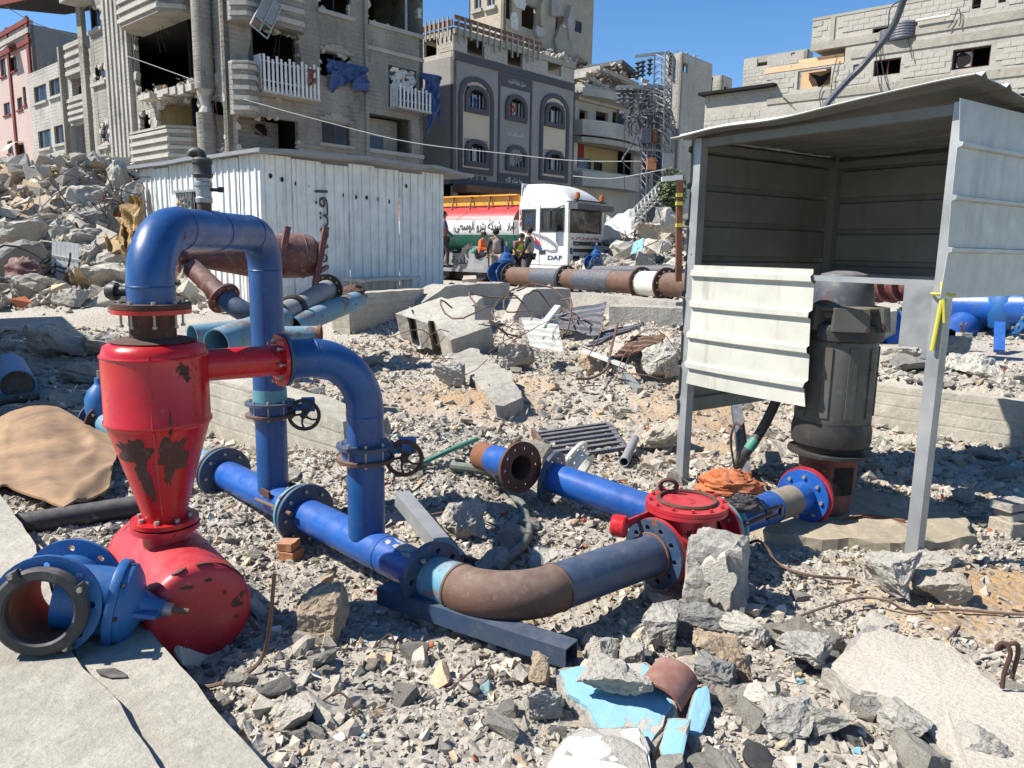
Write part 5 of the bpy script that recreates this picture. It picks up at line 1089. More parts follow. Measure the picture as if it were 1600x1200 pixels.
# sooty black ceiling and jambs stay as dirt on the wall around the burnt void
for F_, o, g_ in ((V1, ov[0], .9), (U1, ou[0], .5)):
    rnd = random.Random(9); m = MB(); pts = []
    for i in range(26): x = 2*PI*i/26; pts.append(((o[0]+o[1])/2+((o[1]-o[0])/2+g_*rnd.uniform(.1, .7))*math.copysign(abs(math.cos(x))**.5, math.cos(x)), (o[2]+o[3])/2+.2+((o[3]-o[2])/2+g_*rnd.uniform(.0, .5))*math.copysign(abs(math.sin(x))**.5, math.sin(x))))
    n = 26; inn = [(min(max(t, o[0]), o[1]), min(max(z, o[2]), o[3])) for t, z in pts]; m.add([F_.p(t, z, .006) for t, z in pts]+[F_.p(t, z, .006) for t, z in inn], [(i, (i+1) % n, n+(i+1) % n, n+i) for i in range(n)]); m.build('soot_stain', M['soot_wall'], ab)
# picket balconies
for x0, x1, y0, y1, n, sk in ((396, 486, 97, 150, 14, 14), (608, 660, 138, 172, 9, 6)):
    o = U1.r(x0, y0, x1, y1); 
    m = MB(); U1.box(m, o[0], o[1], o[2]-.12, o[2], 0.01, .75); fl = m.build('balcony_floor', M['f_block'], ab)
    for k in range(n):
        t = o[0]+(o[1]-o[0])*(k+.5)/n; m = MB(); U1.box(m, t-.055, t+.055, o[2]-.05, o[3]-.08*(k % 3), .74, .77); m.build('picket', M['white'], ab)
    for q in (.25, .8):
        m = MB(); U1.box(m, o[0], o[1], o[2]+(o[3]-o[2])*q, o[2]+(o[3]-o[2])*q+.06, .69, .735); m.build('picket_rail', M['steel'], ab)
    for k in range(3):
        for tt in (o[0],): m = MB(); U1.box(m, tt-.015, tt+.015, o[2], o[3], .1+.22*k, .26+.22*k); m.build('picket', M['white'], ab)
def tarp(F, x0, y0, x1, y1, mat, name, seed, out=.25, parent=None, nu=26, nv=20, label=None, cat=None, sag=.15):
    a, b, c, d = F.r(x0, y0, x1, y1)
    def f(u, v):
        n_ = noise.noise(Vector((u*3.1+seed, v*2.2, seed))); m_ = noise.noise(Vector((u*9+seed, v*5, seed*2)))+.6*noise.noise(Vector((u*19+seed, v*13, seed*3)))
        return F.p(a+(b-a)*u+.22*n_, c+(d-c)*v+(n_*1.3+.5*m_)*(1-v)*(d-c)*.45-.06*m_, out+.28*n_+.22*m_)
    return MB().sheet(f, nu, nv, .004, F.n).build(name, M[mat], parent, True, label=label, cat=cat, ang=60)
tarp(U1, 508, 100, 571, 138, 'tarp', 'tarpaulin', 2, label='torn blue tarpaulin hanging from the upper window of the burnt apartment block', cat='tarpaulin')
tarp(U1, 650, 118, 678, 190, 'tarp', 'tarpaulin', 6, out=.5, label='blue tarpaulin fluttering at the right corner of the burnt apartment block', cat='tarpaulin')
tarp(U1, 612, 108, 650, 142, 'plaster_white', 'curtain', 8, out=-.1, nu=12, label='pale curtain in the right-hand window of the burnt apartment block', cat='curtain')
tarp(U1, 466, 112, 476, 135, 'terra', 'hung_laundry', 11, out=.82, nu=8, label='rag and clothes hung on the white picket balcony', cat='laundry')
# dangling window frame
wf = thing('dangling_window_frame', tuple(U1.p(U1.tz(391, 36)[0], 11)), 'loose window frame with two panes dangling in front of the burnt upper balcony', 'window frame')
A_, B_, C_, D_ = [U1.p(*U1.tz(x, y), 1.25) for x, y in ((391, 1), (416, 18), (394, 68), (368, 46))]
for p, q in ((A_, B_), (B_, C_), (C_, D_), (D_, A_), (A_.lerp(B_, .5), D_.lerp(C_, .5)), (A_.lerp(D_, .7), B_.lerp(C_, .7))): MB().bar(p, q, .07, .05).build('frame_bar', M['steel'], wf)
for s_ in (0, .5):
    n_ = (B_-A_).cross(D_-A_).normalized()*.004; q = [A_.lerp(B_, s_+.03), A_.lerp(B_, s_+.47), (A_.lerp(B_, s_+.47))+(D_-A_)*.68, A_.lerp(B_, s_+.03)+(D_-A_)*.68]; MB().hexa([v-n_ for v in q]+[v+n_ for v in q]).build('pane', M['pvc'], wf)
strip(U1, ab, 'steel_post', 'steel', U1.r(631, 0, 634, 50), .05, .12)
# --- lower wing at the left ------------------------------------------------
CW = V1.p(tL+.02, 0, -.3); VW = Fac(CW, VD, -UD); tw = VW.tz(50, 200)[0]
wg = thing('low_grey_house', tuple(CW+VD*2), 'low grey house wing with barred windows, left of the burnt apartment block', 'house')
ow = [VW.r(53, 133, 73, 160), VW.r(77, 122, 97, 150), VW.r(112, 118, 138, 147), VW.r(60, 203, 80, 232), VW.r(85, 195, 103, 225), VW.r(112, 192, 148, 250)]
zt = VW.tz(75, 103)[1]; wall_open(VW, 0, tw, .3, zt, ow, .25).build('wall', M['f_white'], wg)
for q in ow[:2]+ow[3:5]: window(VW, wg, q, mull=1, bars=3, frame='rust_dk'); strip(VW, wg, 'sill', 'f_white', (q[0]-.1, q[1]+.1, q[2]-.15, q[2]), 0, .15)
for y0, y1, x0, x1 in ((62, 120, 106, 138), (150, 190, 111, 143)):
    o = VW.r(x0, y0, x1, y1); m = MB(); VW.box(m, *o, .02, .12); bp_ = m.build('balcony_parapet', M['f_apt'], wg)
    for k in range(4): z = o[2]+(o[3]-o[2])*(k+.3)/4; m = MB(); VW.box(m, o[0]+.02, o[1]-.02, z, z+(o[3]-o[2])/4*.5, .12, .22); m.build('parapet_course', M['f_white'], bp_)
strip(VW, wg, 'pier', 'f_apt', (VW.tz(104, 150)[0]-.12, VW.tz(104, 150)[0]+.12, .3, VW.tz(104, 72)[1]), .0, .3); strip(VW, wg, 'pier', 'f_apt', (-.0, .3, .3, VW.tz(140, 55)[1]), .0, .3)
for k in range(5): t = tw*(.35+.13*k); MB().cyl(VW.p(t, zt, -.1), VW.p(t, zt+.4, -.1), .02, n=5).build('rebar_stub', M['rust_dk'], wg)
WI = Fac(CW+UD*3, VD, -UD); wall_open(WI, .2, tw-.2, .3, zt, [], .1).build('inner_wall', M['soot'], wg)
for zf in (zt-.1, 5.3): m = MB(); VW.box(m, .02, tw-.02, zf-.2, zf, -5, -.24); m.build('floor_slab', M['f_block'], wg)
# roof canopy sticking out above it
cn = thing('upper_roof_canopy', tuple(VW.p(2, 11.5)), 'dark overhanging roof with red tiled edge at the top left, above the pink house', 'roof')
a = VW.p(-.2, VW.tz(135, -5)[1], 1.5); b = VW.p(VW.tz(12, 15)[0], VW.tz(12, 15)[1], 1.5); a2, b2 = a+UD*5+Zv*.6, b+UD*5+Zv*.6
MB().hexa([a-Zv*.15, b-Zv*.15, b2-Zv*.15, a2-Zv*.15, a, b, b2, a2]).build('roof_slab', M['soot'], cn); MB().hexa([a-Zv*.35-UD*.1, b-Zv*.35-UD*.1, b-Zv*.35, a-Zv*.35, a+Zv*.12-UD*.1, b+Zv*.12-UD*.1, b+Zv*.12, a+Zv*.12]).build('roof_edge', M['f_red'], cn)
q_ = MB(); o = VW.p(-.3, 0, .8); 
MB().box(V1.p(tL+.2, V1.tz(118, 12)[1], .6), (1.4, 1.2, .5), rz=math.atan2(VD.y, VD.x)).build('concrete_beam', M['f_white'], cn)
# --- pink house at the far left ------------------------------------------------
CP = D(60, 200, 60); VP_ = Fac(CP, VD, -UD); UP_ = Fac(CP, UD, -VD)
pk = thing('pink_house', tuple(CP), 'pink house with dark red trim and small windows at the far left edge', 'house')
zt = VP_.tz(20, 45)[1]; tp_ = VP_.tz(-40, 150)[0]; opn = [VP_.r(0, 90, 9, 120), VP_.r(15, 88, 26, 112), VP_.r(27, 152, 35, 172), VP_.r(6, 160, 16, 180), VP_.r(12, 220, 20, 240), VP_.r(28, 225, 38, 245), VP_.r(36, 135, 41, 165)]
wall_open(VP_, 0, tp_, .3, zt, opn, .25).build('wall', M['f_pink'], pk)
for q in opn: window(VP_, pk, q, bars=0, frame='rust_dk'); strip(VP_, pk, 'sill', 'f_red', (q[0]-.1, q[1]+.1, q[2]-.12, q[2]), 0, .12)
for x, w_ in ((52, .28), (20, .22)): t = VP_.tz(x, 150)[0]; strip(VP_, pk, 'red_pilaster', 'f_red', (t-w_, t+w_, .3, zt+.3), 0, .12)
for z in (zt-.2, zt-.9, zt-1.6): strip(VP_, pk, 'cornice_band', 'f_red' if z != zt-.9 else 'f_white', (0, tp_, z, z+.35), 0, .16)
wall_open(UP_, 0, 9, .3, zt-.3, [], .25).build('wall', M['f_grey'], pk); m = MB(); VP_.box(m, .1, tp_, .3, zt-.4, -3, -2.8); m.build('inner_wall', M['soot'], pk)
for px, py in ((22, 70), (30, 222)):
    a, z = VP_.tz(px, py); m = MB(); m.grid(lambda u, v: VP_.p(a-.9+1.8*u, z-.7*v*v, .05+1.0*v), 8, 4); m.build('tattered_awning', M['hose'] if py < 100 else M['cream'], pk)
# --- grey house with arched windows ------------------------------------------------
CG = D(708, 200, 47.0); UG = Fac(CG, UD, -VD); VG = Fac(CG, VD, -UD)
gh = thing('arched_window_house', tuple(CG+UD*5), 'dark grey house with six arched windows, beige panels and a mural, behind the tanker', 'house')
tG = UG.tz(896, 160)[0]; zr = UG.tz(708, 88)[1]; zT = UG.tz(708, 42)[1]; zb0 = UG.tz(708, 287)[1]
col = [(725, 762, 134, 178, 218, 261, 716, 770), (789, 822, 148, 190, 227, 268, 782, 826), (850, 881, 160, 200, 235, 273, 843, 888)]
og = []
for x0, x1, a0, a1, b0, b1, _, _ in col: og += [UG.r(x0+4, a0+4, x1-4, a1-4), UG.r(x0+4, b0+4, x1-4, b1-4)]
wall_open(UG, 0, tG, zb0, zr, og, .25).build('wall', M['f_grey'], gh)
ot = [UG.r(730, 60, 757, 88), UG.r(793, 79, 817, 105), UG.r(856, 93, 877, 117)]
wall_open(UG, 0, tG, zr+.01, zT, ot, .2).build('block_wall', M['f_block'], gh); laid_blocks(UG, (0, tG, zr+.35, zT-.35), ot, gh, 'f_block', 0, seed=3)
strip(UG, gh, 'floor_band', 'f_dark', (0, tG, zr-.15, zr+.3), .0, .10); strip(UG, gh, 'roof_beam', 'f_mortar', (0, tG, zT-.35, zT), .0, .12)
VGt = VG.tz(661, 120)[0]; wall_open(VG, 0, VGt, zb0, zr, [], .25).build('wall', M['f_grey'], gh); vo = [VG.r(662, 60, 682, 88)]; wall_open(VG, 0, VGt, zr+.01, zT, vo, .2).build('block_wall', M['f_block'], gh); laid_blocks(VG, (0, VGt, zr+.35, zT-.35), vo, gh, 'f_blk2', 0, seed=4)
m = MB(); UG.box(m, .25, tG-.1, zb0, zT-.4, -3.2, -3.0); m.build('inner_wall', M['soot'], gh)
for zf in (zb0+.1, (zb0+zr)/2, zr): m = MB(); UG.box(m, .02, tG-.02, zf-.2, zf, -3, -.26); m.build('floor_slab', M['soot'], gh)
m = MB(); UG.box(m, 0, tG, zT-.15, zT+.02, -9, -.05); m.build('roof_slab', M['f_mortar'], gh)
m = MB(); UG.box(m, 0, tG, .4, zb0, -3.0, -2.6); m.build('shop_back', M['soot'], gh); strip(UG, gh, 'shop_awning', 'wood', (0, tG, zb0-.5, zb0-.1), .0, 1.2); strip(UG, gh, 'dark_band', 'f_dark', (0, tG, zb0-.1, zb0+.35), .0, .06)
for x in (.1, 4, 8, tG-.3): m = MB(); UG.box(m, x, x+.3, .4, zb0-.1, -.3, 0); m.build('shop_pillar', M['f_block'], gh)
def archpts(a, b, c, d, n=8, k=.42):
    h = (b-a)*k; return [(a, c), (b, c)]+[(((a+b)/2)+(b-a)/2*math.cos(PI*i/n), d-h+h*math.sin(PI*i/n)**.8) for i in range(n+1)]
def archframe(F, parent, name, mat, outer, inner, o1):
    n = len(outer); m = MB(); vs = [F.p(t, z, o) for o in (0.0, o1) for lst in (outer, inner) for t, z in lst]; fs = []
    for i in range(n):
        j = (i+1) % n; fs += [(2*n+i, 2*n+j, 3*n+j, 3*n+i), (i, j, 2*n+j, 2*n+i), (n+j, n+i, 3*n+i, 3*n+j)]
    m.add(vs, fs); return m.build(name, M[mat], parent)
for q, (x0, x1, a0, a1, b0, b1, X0, X1) in enumerate(col):
    t0_, t1_ = UG.tz(X0, 200)[0], UG.tz(X1, 200)[0]; zA = UG.tz((X0+X1)/2, a0-14)[1]; zB = UG.tz((X0+X1)/2, b1+11)[1]
    if q != 1:
        m = MB(); pts = archpts(t0_+.3, t1_-.3, zB+.3, zA-.3); outer = archpts(t0_, t1_, zB, zA); inner = archpts(t0_+.3, t1_-.3, zB+.3, zA-.3)
        archframe(UG, gh, 'arched_trim', 'f_dark', outer, inner, .10)
        # beige panel around the two windows, built as bands between them
        w1 = UG.r(x0, a0, x1, a1); w2 = UG.r(x0, b0, x1, b1)
        for r_ in ((t0_+.3, w1[0], w2[2], w1[3]-.1), (w1[1], t1_-.3, w2[2], w1[3]-.1), (w1[0], w1[1], w2[3], w1[2]), (t0_+.3, t1_-.3, zB+.3, w2[2])): strip(UG, gh, 'beige_panel', 'f_beige', r_, .0, .03)
        m = MB(); top = [(t, z) for t, z in inner[2:] if z > w1[3]-.1]; poly = [(t0_+.3, w1[3]-.1), (t1_-.3, w1[3]-.1)]+[(t, max(z, w1[3]-.1)) for t, z in inner[2:]]
        wtop = archpts(w1[0], w1[1], w1[2], w1[3])
        m.prism([(p[0], p[1]) for p in poly], UG.p(0, 0, 0), UG.d, Zv, UG.n, .03); m.build('beige_arch', M['f_beige'], gh)
        for k in range(4): a = t0_+.3+(t1_-t0_-.6)*(.2+.2*k); strip(UG, gh, 'dentil', 'f_dark', (a, a+.25, zB-.4, zB-.1), .0, .04)
    else:
        strip(UG, gh, 'mural_panel', 'f_dark', (t0_-.25, t1_+.25, UG.tz(800, 138)[1], zr-.2), .0, .04); strip(UG, gh, 'mural_panel', 'f_dark', (t0_-.25, t1_+.25, zb0+.4, UG.tz(800, 272)[1]), .0, .04)
        for t in (t0_-.25, t1_+.1): strip(UG, gh, 'dark_pilaster', 'f_dark', (t, t+.16, zb0+.3, UG.tz(800, 138)[1]), .0, .05)
    for (c0, c1) in ((a0, a1), (b0, b1)):
        w_ = UG.r(x0, c0, x1, c1); outer = archpts(*w_); inner = archpts(w_[0]+.28, w_[1]-.28, w_[2]+.3, w_[3]-.25); fr_ = archframe(UG, gh, 'arched_window', 'f_dark', outer, inner, .16)
        iw = (w_[0]+.28, w_[1]-.28, w_[2]+.3, w_[3]-.25); m = MB(); UG.box(m, iw[0]-.05, iw[1]+.05, iw[2]-.05, iw[3]+.05, -.30, -.27); m.build('pane', M['glass'], fr_)
        for k in range(5): t = iw[0]+(iw[1]-iw[0])*(k+.5)/5; m = MB(); UG.box(m, t-.02, t+.02, iw[2], iw[3]-.25, .0, .03); m.build('bar', M['white_cast'] if k % 2 else M['steel'], fr_)
        m = MB(); UG.box(m, (iw[0]+iw[1])/2-.05, (iw[0]+iw[1])/2+.05, iw[2], iw[2]+.75*(iw[3]-iw[2]), -.2, -.1); m.build('mullion', M['white'], fr_)
tarp(UG, 731, 150, 747, 170, 'tarp', 'window_cloth', 3, out=-.08, nu=6, label='blue cloth in the upper left arched window', cat='cloth'); tarp(UG, 795, 162, 806, 180, 'red', 'window_cloth', 5, out=-.08, nu=6, label='dark red cloth in the upper middle arched window', cat='cloth'); tarp(UG, 795, 232, 813, 258, 'pvc', 'window_cloth', 7, out=.02, nu=6, label='pale sheet hung in the lower middle arched window', cat='cloth')
for txt, px, py, wd, hh, mt in (('منزل عائلة النيف', 793, 131, 27, 9, 'white_cast'), ('السلام لنا', 793, 214, 24, 9, 'white_cast'), ('ما شاء الله', 789, 285, 26, 9, 'white_cast')):
    t, z = UG.tz(px, py); t2 = UG.tz(px+wd, py)[0]; zz = UG.tz(px, py-hh)[1]; text_part('mural_writing', arabic(txt), M[mt], gh, UG.p(t, z, .055 if py != 214 else .02), UG.d, Zv, zz-z, t2-t, depth=.01)
for k in range(15):
    t = .25+k*(tG-.5)*.66/14; m = MB(); UG.box(m, t-.05, t+.05, zT-.8+.15*(k % 3), zT+.5+.1*(k % 2), .13, .2); m.build('formwork_post', M['f_mortar'], gh)
for z in (zT+.1, zT+.45): m = MB(); UG.box(m, 0, tG*.68, z, z+.22, .04, .12); m.build('formwork_board', M['wood'], gh)
for k in range(7): t = .3+k*VGt/7; m = MB(); VG.box(m, t-.05, t+.05, zT-.5, zT+.6, .13, .2); m.build('formwork_post', M['f_mortar'], gh)
m = MB(); VG.box(m, 0, VGt, zT+.1, zT+.4, .04, .12); m.build('formwork_board', M['wood'], gh)
heap('roof_debris', None, UG, tG*.62, tG, zT, 160, .1, .5, -2.5, 0, 15, gh, .8)
# --- damaged tower behind ------------------------------------------------
CT = D(786, 60, 66); UT = Fac(CT, UD, -VD); VT = Fac(CT, VD, -UD); tw_ = thing('damaged_tower', tuple(CT), 'tall beige tower block with its middle torn open, behind the arched-window house', 'apartment building')
tE = UT.tz(926, 60)[0]; tF_ = VT.tz(735, 30)[0]; zq = 27
ot = [UT.r(894, 32, 909, 50), UT.r(815, 8, 838, 45), UT.r(868, 25, 888, 75), UT.r(790, -10, 800, 30)]
wall_open(UT, 0, tE, .4, zq, ot, .3).build('wall', M['f_tower'], tw_); of = [VT.r(741, -5, 752, 15), VT.r(761, -8, 773, 10)]; wall_open(VT, 0, tF_, .4, zq, of, .3).build('wall', M['f_tower'], tw_)
window(UT, tw_, ot[0], bars=3, frame='rust_dk')
for q in of: window(VT, tw_, q, frame='white'); strip(VT, tw_, 'sill', 'f_white', (q[0]-.2, q[1]+.2, q[2]-.3, q[2]), 0, .25)
m = MB(); UT.box(m, .3, tE-.3, .4, zq, -4.2, -4); m.build('inner_wall', M['soot'], tw_); m = MB(); UT.box(m, tE-.25, tE, .4, zq, -8, -.31); m.build('wall', M['f_tower'], tw_)
for k, (x0, y0, x1, y1, mt) in enumerate(((792, 15, 812, 50, 'plaster_white'), (800, -8, 824, 18, 'plaster_white'), (853, -5, 876, 30, 'f_white'), (860, 35, 890, 100, 'f_mortar'), (826, 40, 850, 62, 'f_block'), (838, -5, 846, 48, 'f_tower'), (880, 5, 893, 70, 'f_white'))):
    a, b, c, d = UT.r(x0, y0, x1, y1); rnd = random.Random(k+3); n = 6; poly = [((a+b)/2+(b-a)/2*math.cos(2*PI*i/n)*rnd.uniform(.5, 1.15), (c+d)/2+(d-c)/2*math.sin(2*PI*i/n)*rnd.uniform(.75, 1.1)) for i in range(n)]; m = MB(); m.prism(poly, UT.p(0, 0, .0), UT.d, Zv, UT.n, .12+.07*k); m.build('torn_panel', M[mt], tw_)
heap('tower_debris', None, UT, 0, tE, UT.tz(850, 100)[1], 120, .2, .9, 0, 1.5, 17, tw_, 1.2)
# --- collapsed house right of it ------------------------------------------------
CC = D(898, 200, 57); UC = Fac(CC, UD, -VD); cl = thing('collapsed_house', tuple(CC+UD*5), 'half-collapsed house with pancaked roof, curved balcony and a yellow and red room', 'house')
tC = UC.tz(1100, 200)[0]
oc = [UC.r(905, 172, 918, 194), UC.r(931, 175, 950, 196), UC.r(957, 175, 966, 197), UC.r(902, 228, 990, 268), UC.r(1000, 250, 1020, 275), UC.r(1050, 245, 1068, 262), UC.r(1080, 180, 1096, 196)]
wall_open(UC, 0, tC, .4, UC.tz(930, 158)[1], oc, .25).build('wall', M['f_block'], cl)
m = MB(); UC.box(m, .2, tC-.2, .4, UC.tz(930, 160)[1], -3, -2.8); m.build('inner_wall', M['soot'], cl); m = MB(); UC.box(m, 0, tC, UC.tz(930, 158)[1]-.25, UC.tz(930, 158)[1]+.02, -6, .3); m.build('roof_slab', M['f_block'], cl)
o = UC.r(902, 228, 990, 268); mid = o[0]+(o[1]-o[0])*.38; m = MB(); UC.box(m, o[0], mid, o[2]-.1, o[3]+.1, -1.6, -1.5); m.build('room_wall', M['f_redroom'], cl, label='red room wall'); m = MB(); UC.box(m, mid, o[1], o[2]-.1, o[3]+.1, -1.6, -1.5); m.build('room_wall', M['f_yellow'], cl, label='yellow room wall')
strip(UC, cl, 'room_window', 'glass', UC.r(928, 246, 948, 264), -1.5, -1.45); strip(UC, cl, 'room_window', 'glass', UC.r(953, 252, 965, 268), -1.5, -1.45)
def curved_band(F, x0, x1, y0, y1, out, mat, name, parent):
    a, b, c, d = F.r(x0, y0, x1, y1); n = 10; pts = [(a+(b-a)*i/n, out*math.sin(PI*(.08+.84*i/n))**.5) for i in range(n+1)]; m = MB(); m.prism([(a, 0)]+[(b, 0)]+pts[::-1], F.P0+Zv*c, F.d, F.n, Zv, d-c); return m.build(name, M[mat], parent)
curved_band(UC, 896, 985, 197, 220, 1.6, 'f_white', 'balcony_parapet', cl); curved_band(UC, 896, 985, 223, 231, 1.5, 'f_mortar', 'balcony_floor', cl); curved_band(UC, 896, 985, 150, 162, 1.6, 'f_white', 'roof_edge', cl); curved_band(UC, 896, 985, 274, 296, 1.6, 'f_block', 'balcony_parapet', cl)
strip(UC, cl, 'balcony_parapet', 'f_block', UC.r(990, 235, 1060, 250), .0, 1.0); strip(UC, cl, 'balcony_parapet', 'f_white', UC.r(1000, 278, 1060, 300), .0, 1.0)
for k, (x0, y0, x1, y1, th_, mt) in enumerate(((905, 118, 945, 148, .35, 'f_white'), (925, 108, 985, 135, .3, 'f_mortar'), (900, 135, 960, 152, .3, 'f_block'), (960, 125, 1010, 150, .3, 'f_white'), (985, 150, 1050, 165, .35, 'f_block'), (1000, 135, 1040, 150, .3, 'f_white'), (1050, 165, 1085, 187, .3, 'f_white'), (960, 98, 985, 120, .3, 'f_dark'), (1060, 150, 1100, 158, .3, 'f_white'))):
    a = UC.p(*UC.tz(x0, y0), .3+.1*(k % 3)); b = UC.p(*UC.tz(x1, y1), .5); nn = UD*-.2+VD
    X = (b-a).normalized(); Y = VD; Z = X.cross(Y).normalized(); MB().box((a+b)/2+VD*1.5, ((b-a).length, 3.6, th_), X=X, Y=Y, Z=Z).build('fallen_slab', M[mt], cl)
heap('roof_debris', None, UC, 0, tC*.55, UC.tz(930, 140)[1], 900, .08, .42, -3.5, 1.0, 21, cl, 2.2); heap('roof_debris', None, UC, tC*.45, tC, UC.tz(1040, 172)[1], 700, .08, .38, -3, .7, 23, cl, 1.3)
tarp(UC, 964, 166, 974, 197, 'navy', 'curtain', 4, out=.1, nu=6, label='dark curtain on the balcony of the half-collapsed house', cat='curtain')
# --- block stair towers ------------------------------------------------
def blocktower(px, y0, dep, pxl, pxr, zbase, opens_u, label, name='block_house', opens_v=(), mats=('f_block', 'f_blk2')):
    c = D(px, y0, dep); U_ = Fac(c, UD, -VD); V_ = Fac(c, VD, -UD); z1 = U_.tz(px, y0)[1]; tr = U_.tz(pxr, y0+10)[0]; tl = V_.tz(pxl, y0+10)[0]; th_ = thing(name, tuple(c), label, 'house')
    ou_ = [U_.r(*q) for q in opens_u]; ov_ = [V_.r(*q) for q in opens_v]
    wall_open(U_, 0, tr, zbase, z1, ou_, .2).build('wall', M[mats[0]], th_); wall_open(V_, 0, tl, zbase, z1, ov_, .2).build('wall', M[mats[1]], th_)
    laid_blocks(U_, (.3, tr, zbase, z1-.3), ou_, th_, mats[0], 0, seed=int(px)); laid_blocks(V_, (.3, tl, zbase, z1-.3), ov_, th_, mats[1], 0, seed=int(px)+1)
    q = [c+UD*.05+VD*.05, c+UD*tr+VD*.05, c+UD*tr+VD*tl, c+UD*.05+VD*tl]; MB().hexa([Vector((p.x, p.y, z1-.25)) for p in q]+[Vector((p.x, p.y, z1+.08)) for p in q]).build('roof_slab', M['f_mortar'], th_)
    for o_ in ou_: strip(U_, th_, 'dark_room', 'soot', (o_[0]-.5, o_[1]+.8, o_[2]-.3, o_[3]+.7), -.9, -.8)  # dark panel behind each window paints the unlit room
    m = MB(); U_.box(m, tr-.2, tr, zbase, z1, -tl, -.21); m.build('wall', M[mats[0]], th_); return th_, U_, V_
bt, UB, VB = blocktower(1066, 83, 62, 1040, 1114, 3, [(1066, 98, 1075, 113)], 'square grey block stair tower above the half-collapsed house')
heap('roof_debris', None, UB, 0, UB.tz(1112, 90)[0], UB.tz(1090, 88)[1], 40, .05, .22, -1, 0, 25, bt, .2)
blocktower(1128, 118, 67, 1112, 1144, 5, [(1131, 135, 1137, 142)], 'small block hut with flat roof right of the square stair tower', 'block_hut')
blocktower(1262, 78, 44, 1163, 1270, 8.5, [], 'grey block hut with one square window on the roofs left of the peach wall', 'block_hut', opens_v=[(1183, 89, 1199, 103), (1236, 82, 1242, 87)])
# --- long block house at the right ------------------------------------------------
CR = D(1102, 160, 36); nd = -VD; UR = Fac(CR, nd, -UD); rh = thing('long_block_house', tuple(CR+nd*8), 'long sunlit unfinished house of grey blocks with dark windows, behind the shelter', 'house')
tX = UR.tz(1700, 120)[0]; zA = UR.tz(1105, 150)[1]; t1_, z1_ = UR.tz(1197, 126); t2_, z2_ = UR.tz(1268, 32); zTop = UR.tz(1440, 2)[1]
orr = [UR.r(1365, 92, 1407, 117), UR.r(1488, 74, 1547, 106), UR.r(1333, 100, 1348, 110), UR.r(1246, 108, 1298, 137), UR.r(1363, 40, 1423, 62), UR.r(1519, -8, 1533, 13), UR.r(1560, -6, 1572, 4), UR.r(1592, 145, 1612, 160)]
zu_ = UR.tz(1290, 70)[1]; ta = UR.tz(1320, 90)[0]; tb_ = UR.tz(1268, 60)[0]
wall_open(UR, 0, t1_, .3, zA, [], .2).build('wall', M['f_blk2'], rh); wall_open(UR, t1_+.001, ta, .3, UR.tz(1240, 108)[1], orr, .2).build('wall', M['f_blk2'], rh); wall_open(UR, ta+.001, tX, .3, zTop, orr, .2).build('wall', M['f_blk2'], rh)
wall_open(UR, tb_, ta, zu_, zTop, orr, .2).build('wall', M['f_blk2'], rh); m = MB(); UR.box(m, tb_, ta, zu_-.1, zu_, -4, 0); m.build('overhang_slab', M['f_block'], rh)
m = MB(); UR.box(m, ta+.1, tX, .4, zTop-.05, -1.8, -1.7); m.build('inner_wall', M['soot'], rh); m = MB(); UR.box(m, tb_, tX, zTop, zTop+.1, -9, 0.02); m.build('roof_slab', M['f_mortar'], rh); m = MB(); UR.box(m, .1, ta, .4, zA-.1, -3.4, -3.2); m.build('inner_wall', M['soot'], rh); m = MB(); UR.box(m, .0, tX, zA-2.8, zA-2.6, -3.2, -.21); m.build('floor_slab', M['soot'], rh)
m = MB(); UR.box(m, -.2, t1_+.5, zA, zA+.12, -4, .35); m.build('roof_sheet', M['soot'], rh)
m = MB(); UR.box(m, -.0, .2, .4, zA-.01, -9, -.21); m.build('wall', M['f_blk2'], rh)
band1 = UR.tz(1300, 100)
laid = []
# peach plaster pieces: recess behind the hole and the strip on top
strip(UR, rh, 'peach_wall', 'f_peach', UR.r(1240, 103, 1305, 142), -.9, -.8); strip(UR, rh, 'peach_wall', 'f_peach', UR.r(1196, 98, 1318, 107), -.2, .02); strip(UR, rh, 'peach_wall', 'f_peach', UR.r(1244, 86, 1314, 97), -.5, -.3)
m = MB(); q = [UR.p(*UR.tz(x, y), -.5) for x, y in ((1255, 110), (1275, 116), (1297, 105), (1278, 128), (1272, 133), (1268, 122))]; m.add([p+(-UR.n*.03) for p in q]+[p+UR.n*.03 for p in q], [(0, 1, 5), (1, 2, 3), (1, 3, 5), (3, 4, 5), (11, 7, 6), (9, 8, 7), (11, 9, 7), (11, 10, 9)]); m.build('torn_hole', M['soot'], rh)  # dark shape painted for the shade of a torn hole
for q, g_ in ((orr[0], None), (orr[1], None)): window(UR, rh, q, glass=g_, frame='rust_dk')
o = orr[1]; m = MB(); UR.box(m, o[0]+.1, (o[0]+o[1])/2, o[2]+.1, o[3]-.1, -.2, -.17); m.build('broken_shutter', M['f_block'], rh); mm_ = MB(); c_ = UR.p(o[0]+(o[1]-o[0])*.27, (o[2]+o[3])/2, -.165); rnd = random.Random(4); mm_.prism([(math.cos(2*PI*i/11)*.32*rnd.uniform(.6, 1.2), math.sin(2*PI*i/11)*.26*rnd.uniform(.6, 1.2)) for i in range(11)], c_, UR.d, Zv, UR.n, .012); mm_.build('torn_hole', M['soot'], rh)  # dark patch on the shutter paints the shade of its hole
bandz = []
for (x0, x1, y0, y1) in ((1268, 1640, 63, 70), (1200, 1640, 140, 150), (1330, 1640, 84, 89)):
    o = UR.r(x0, y0, x1, y1); pts = [UR.tz(x0+8, (y0+y1)/2)[1]]; z = UR.tz(1300, y0+(0))[1]; bandz.append(z); strip(UR, rh, 'concrete_band', 'f_mortar', (UR.tz(x0, y0)[0], tX, z-.3, z), .0, .045)
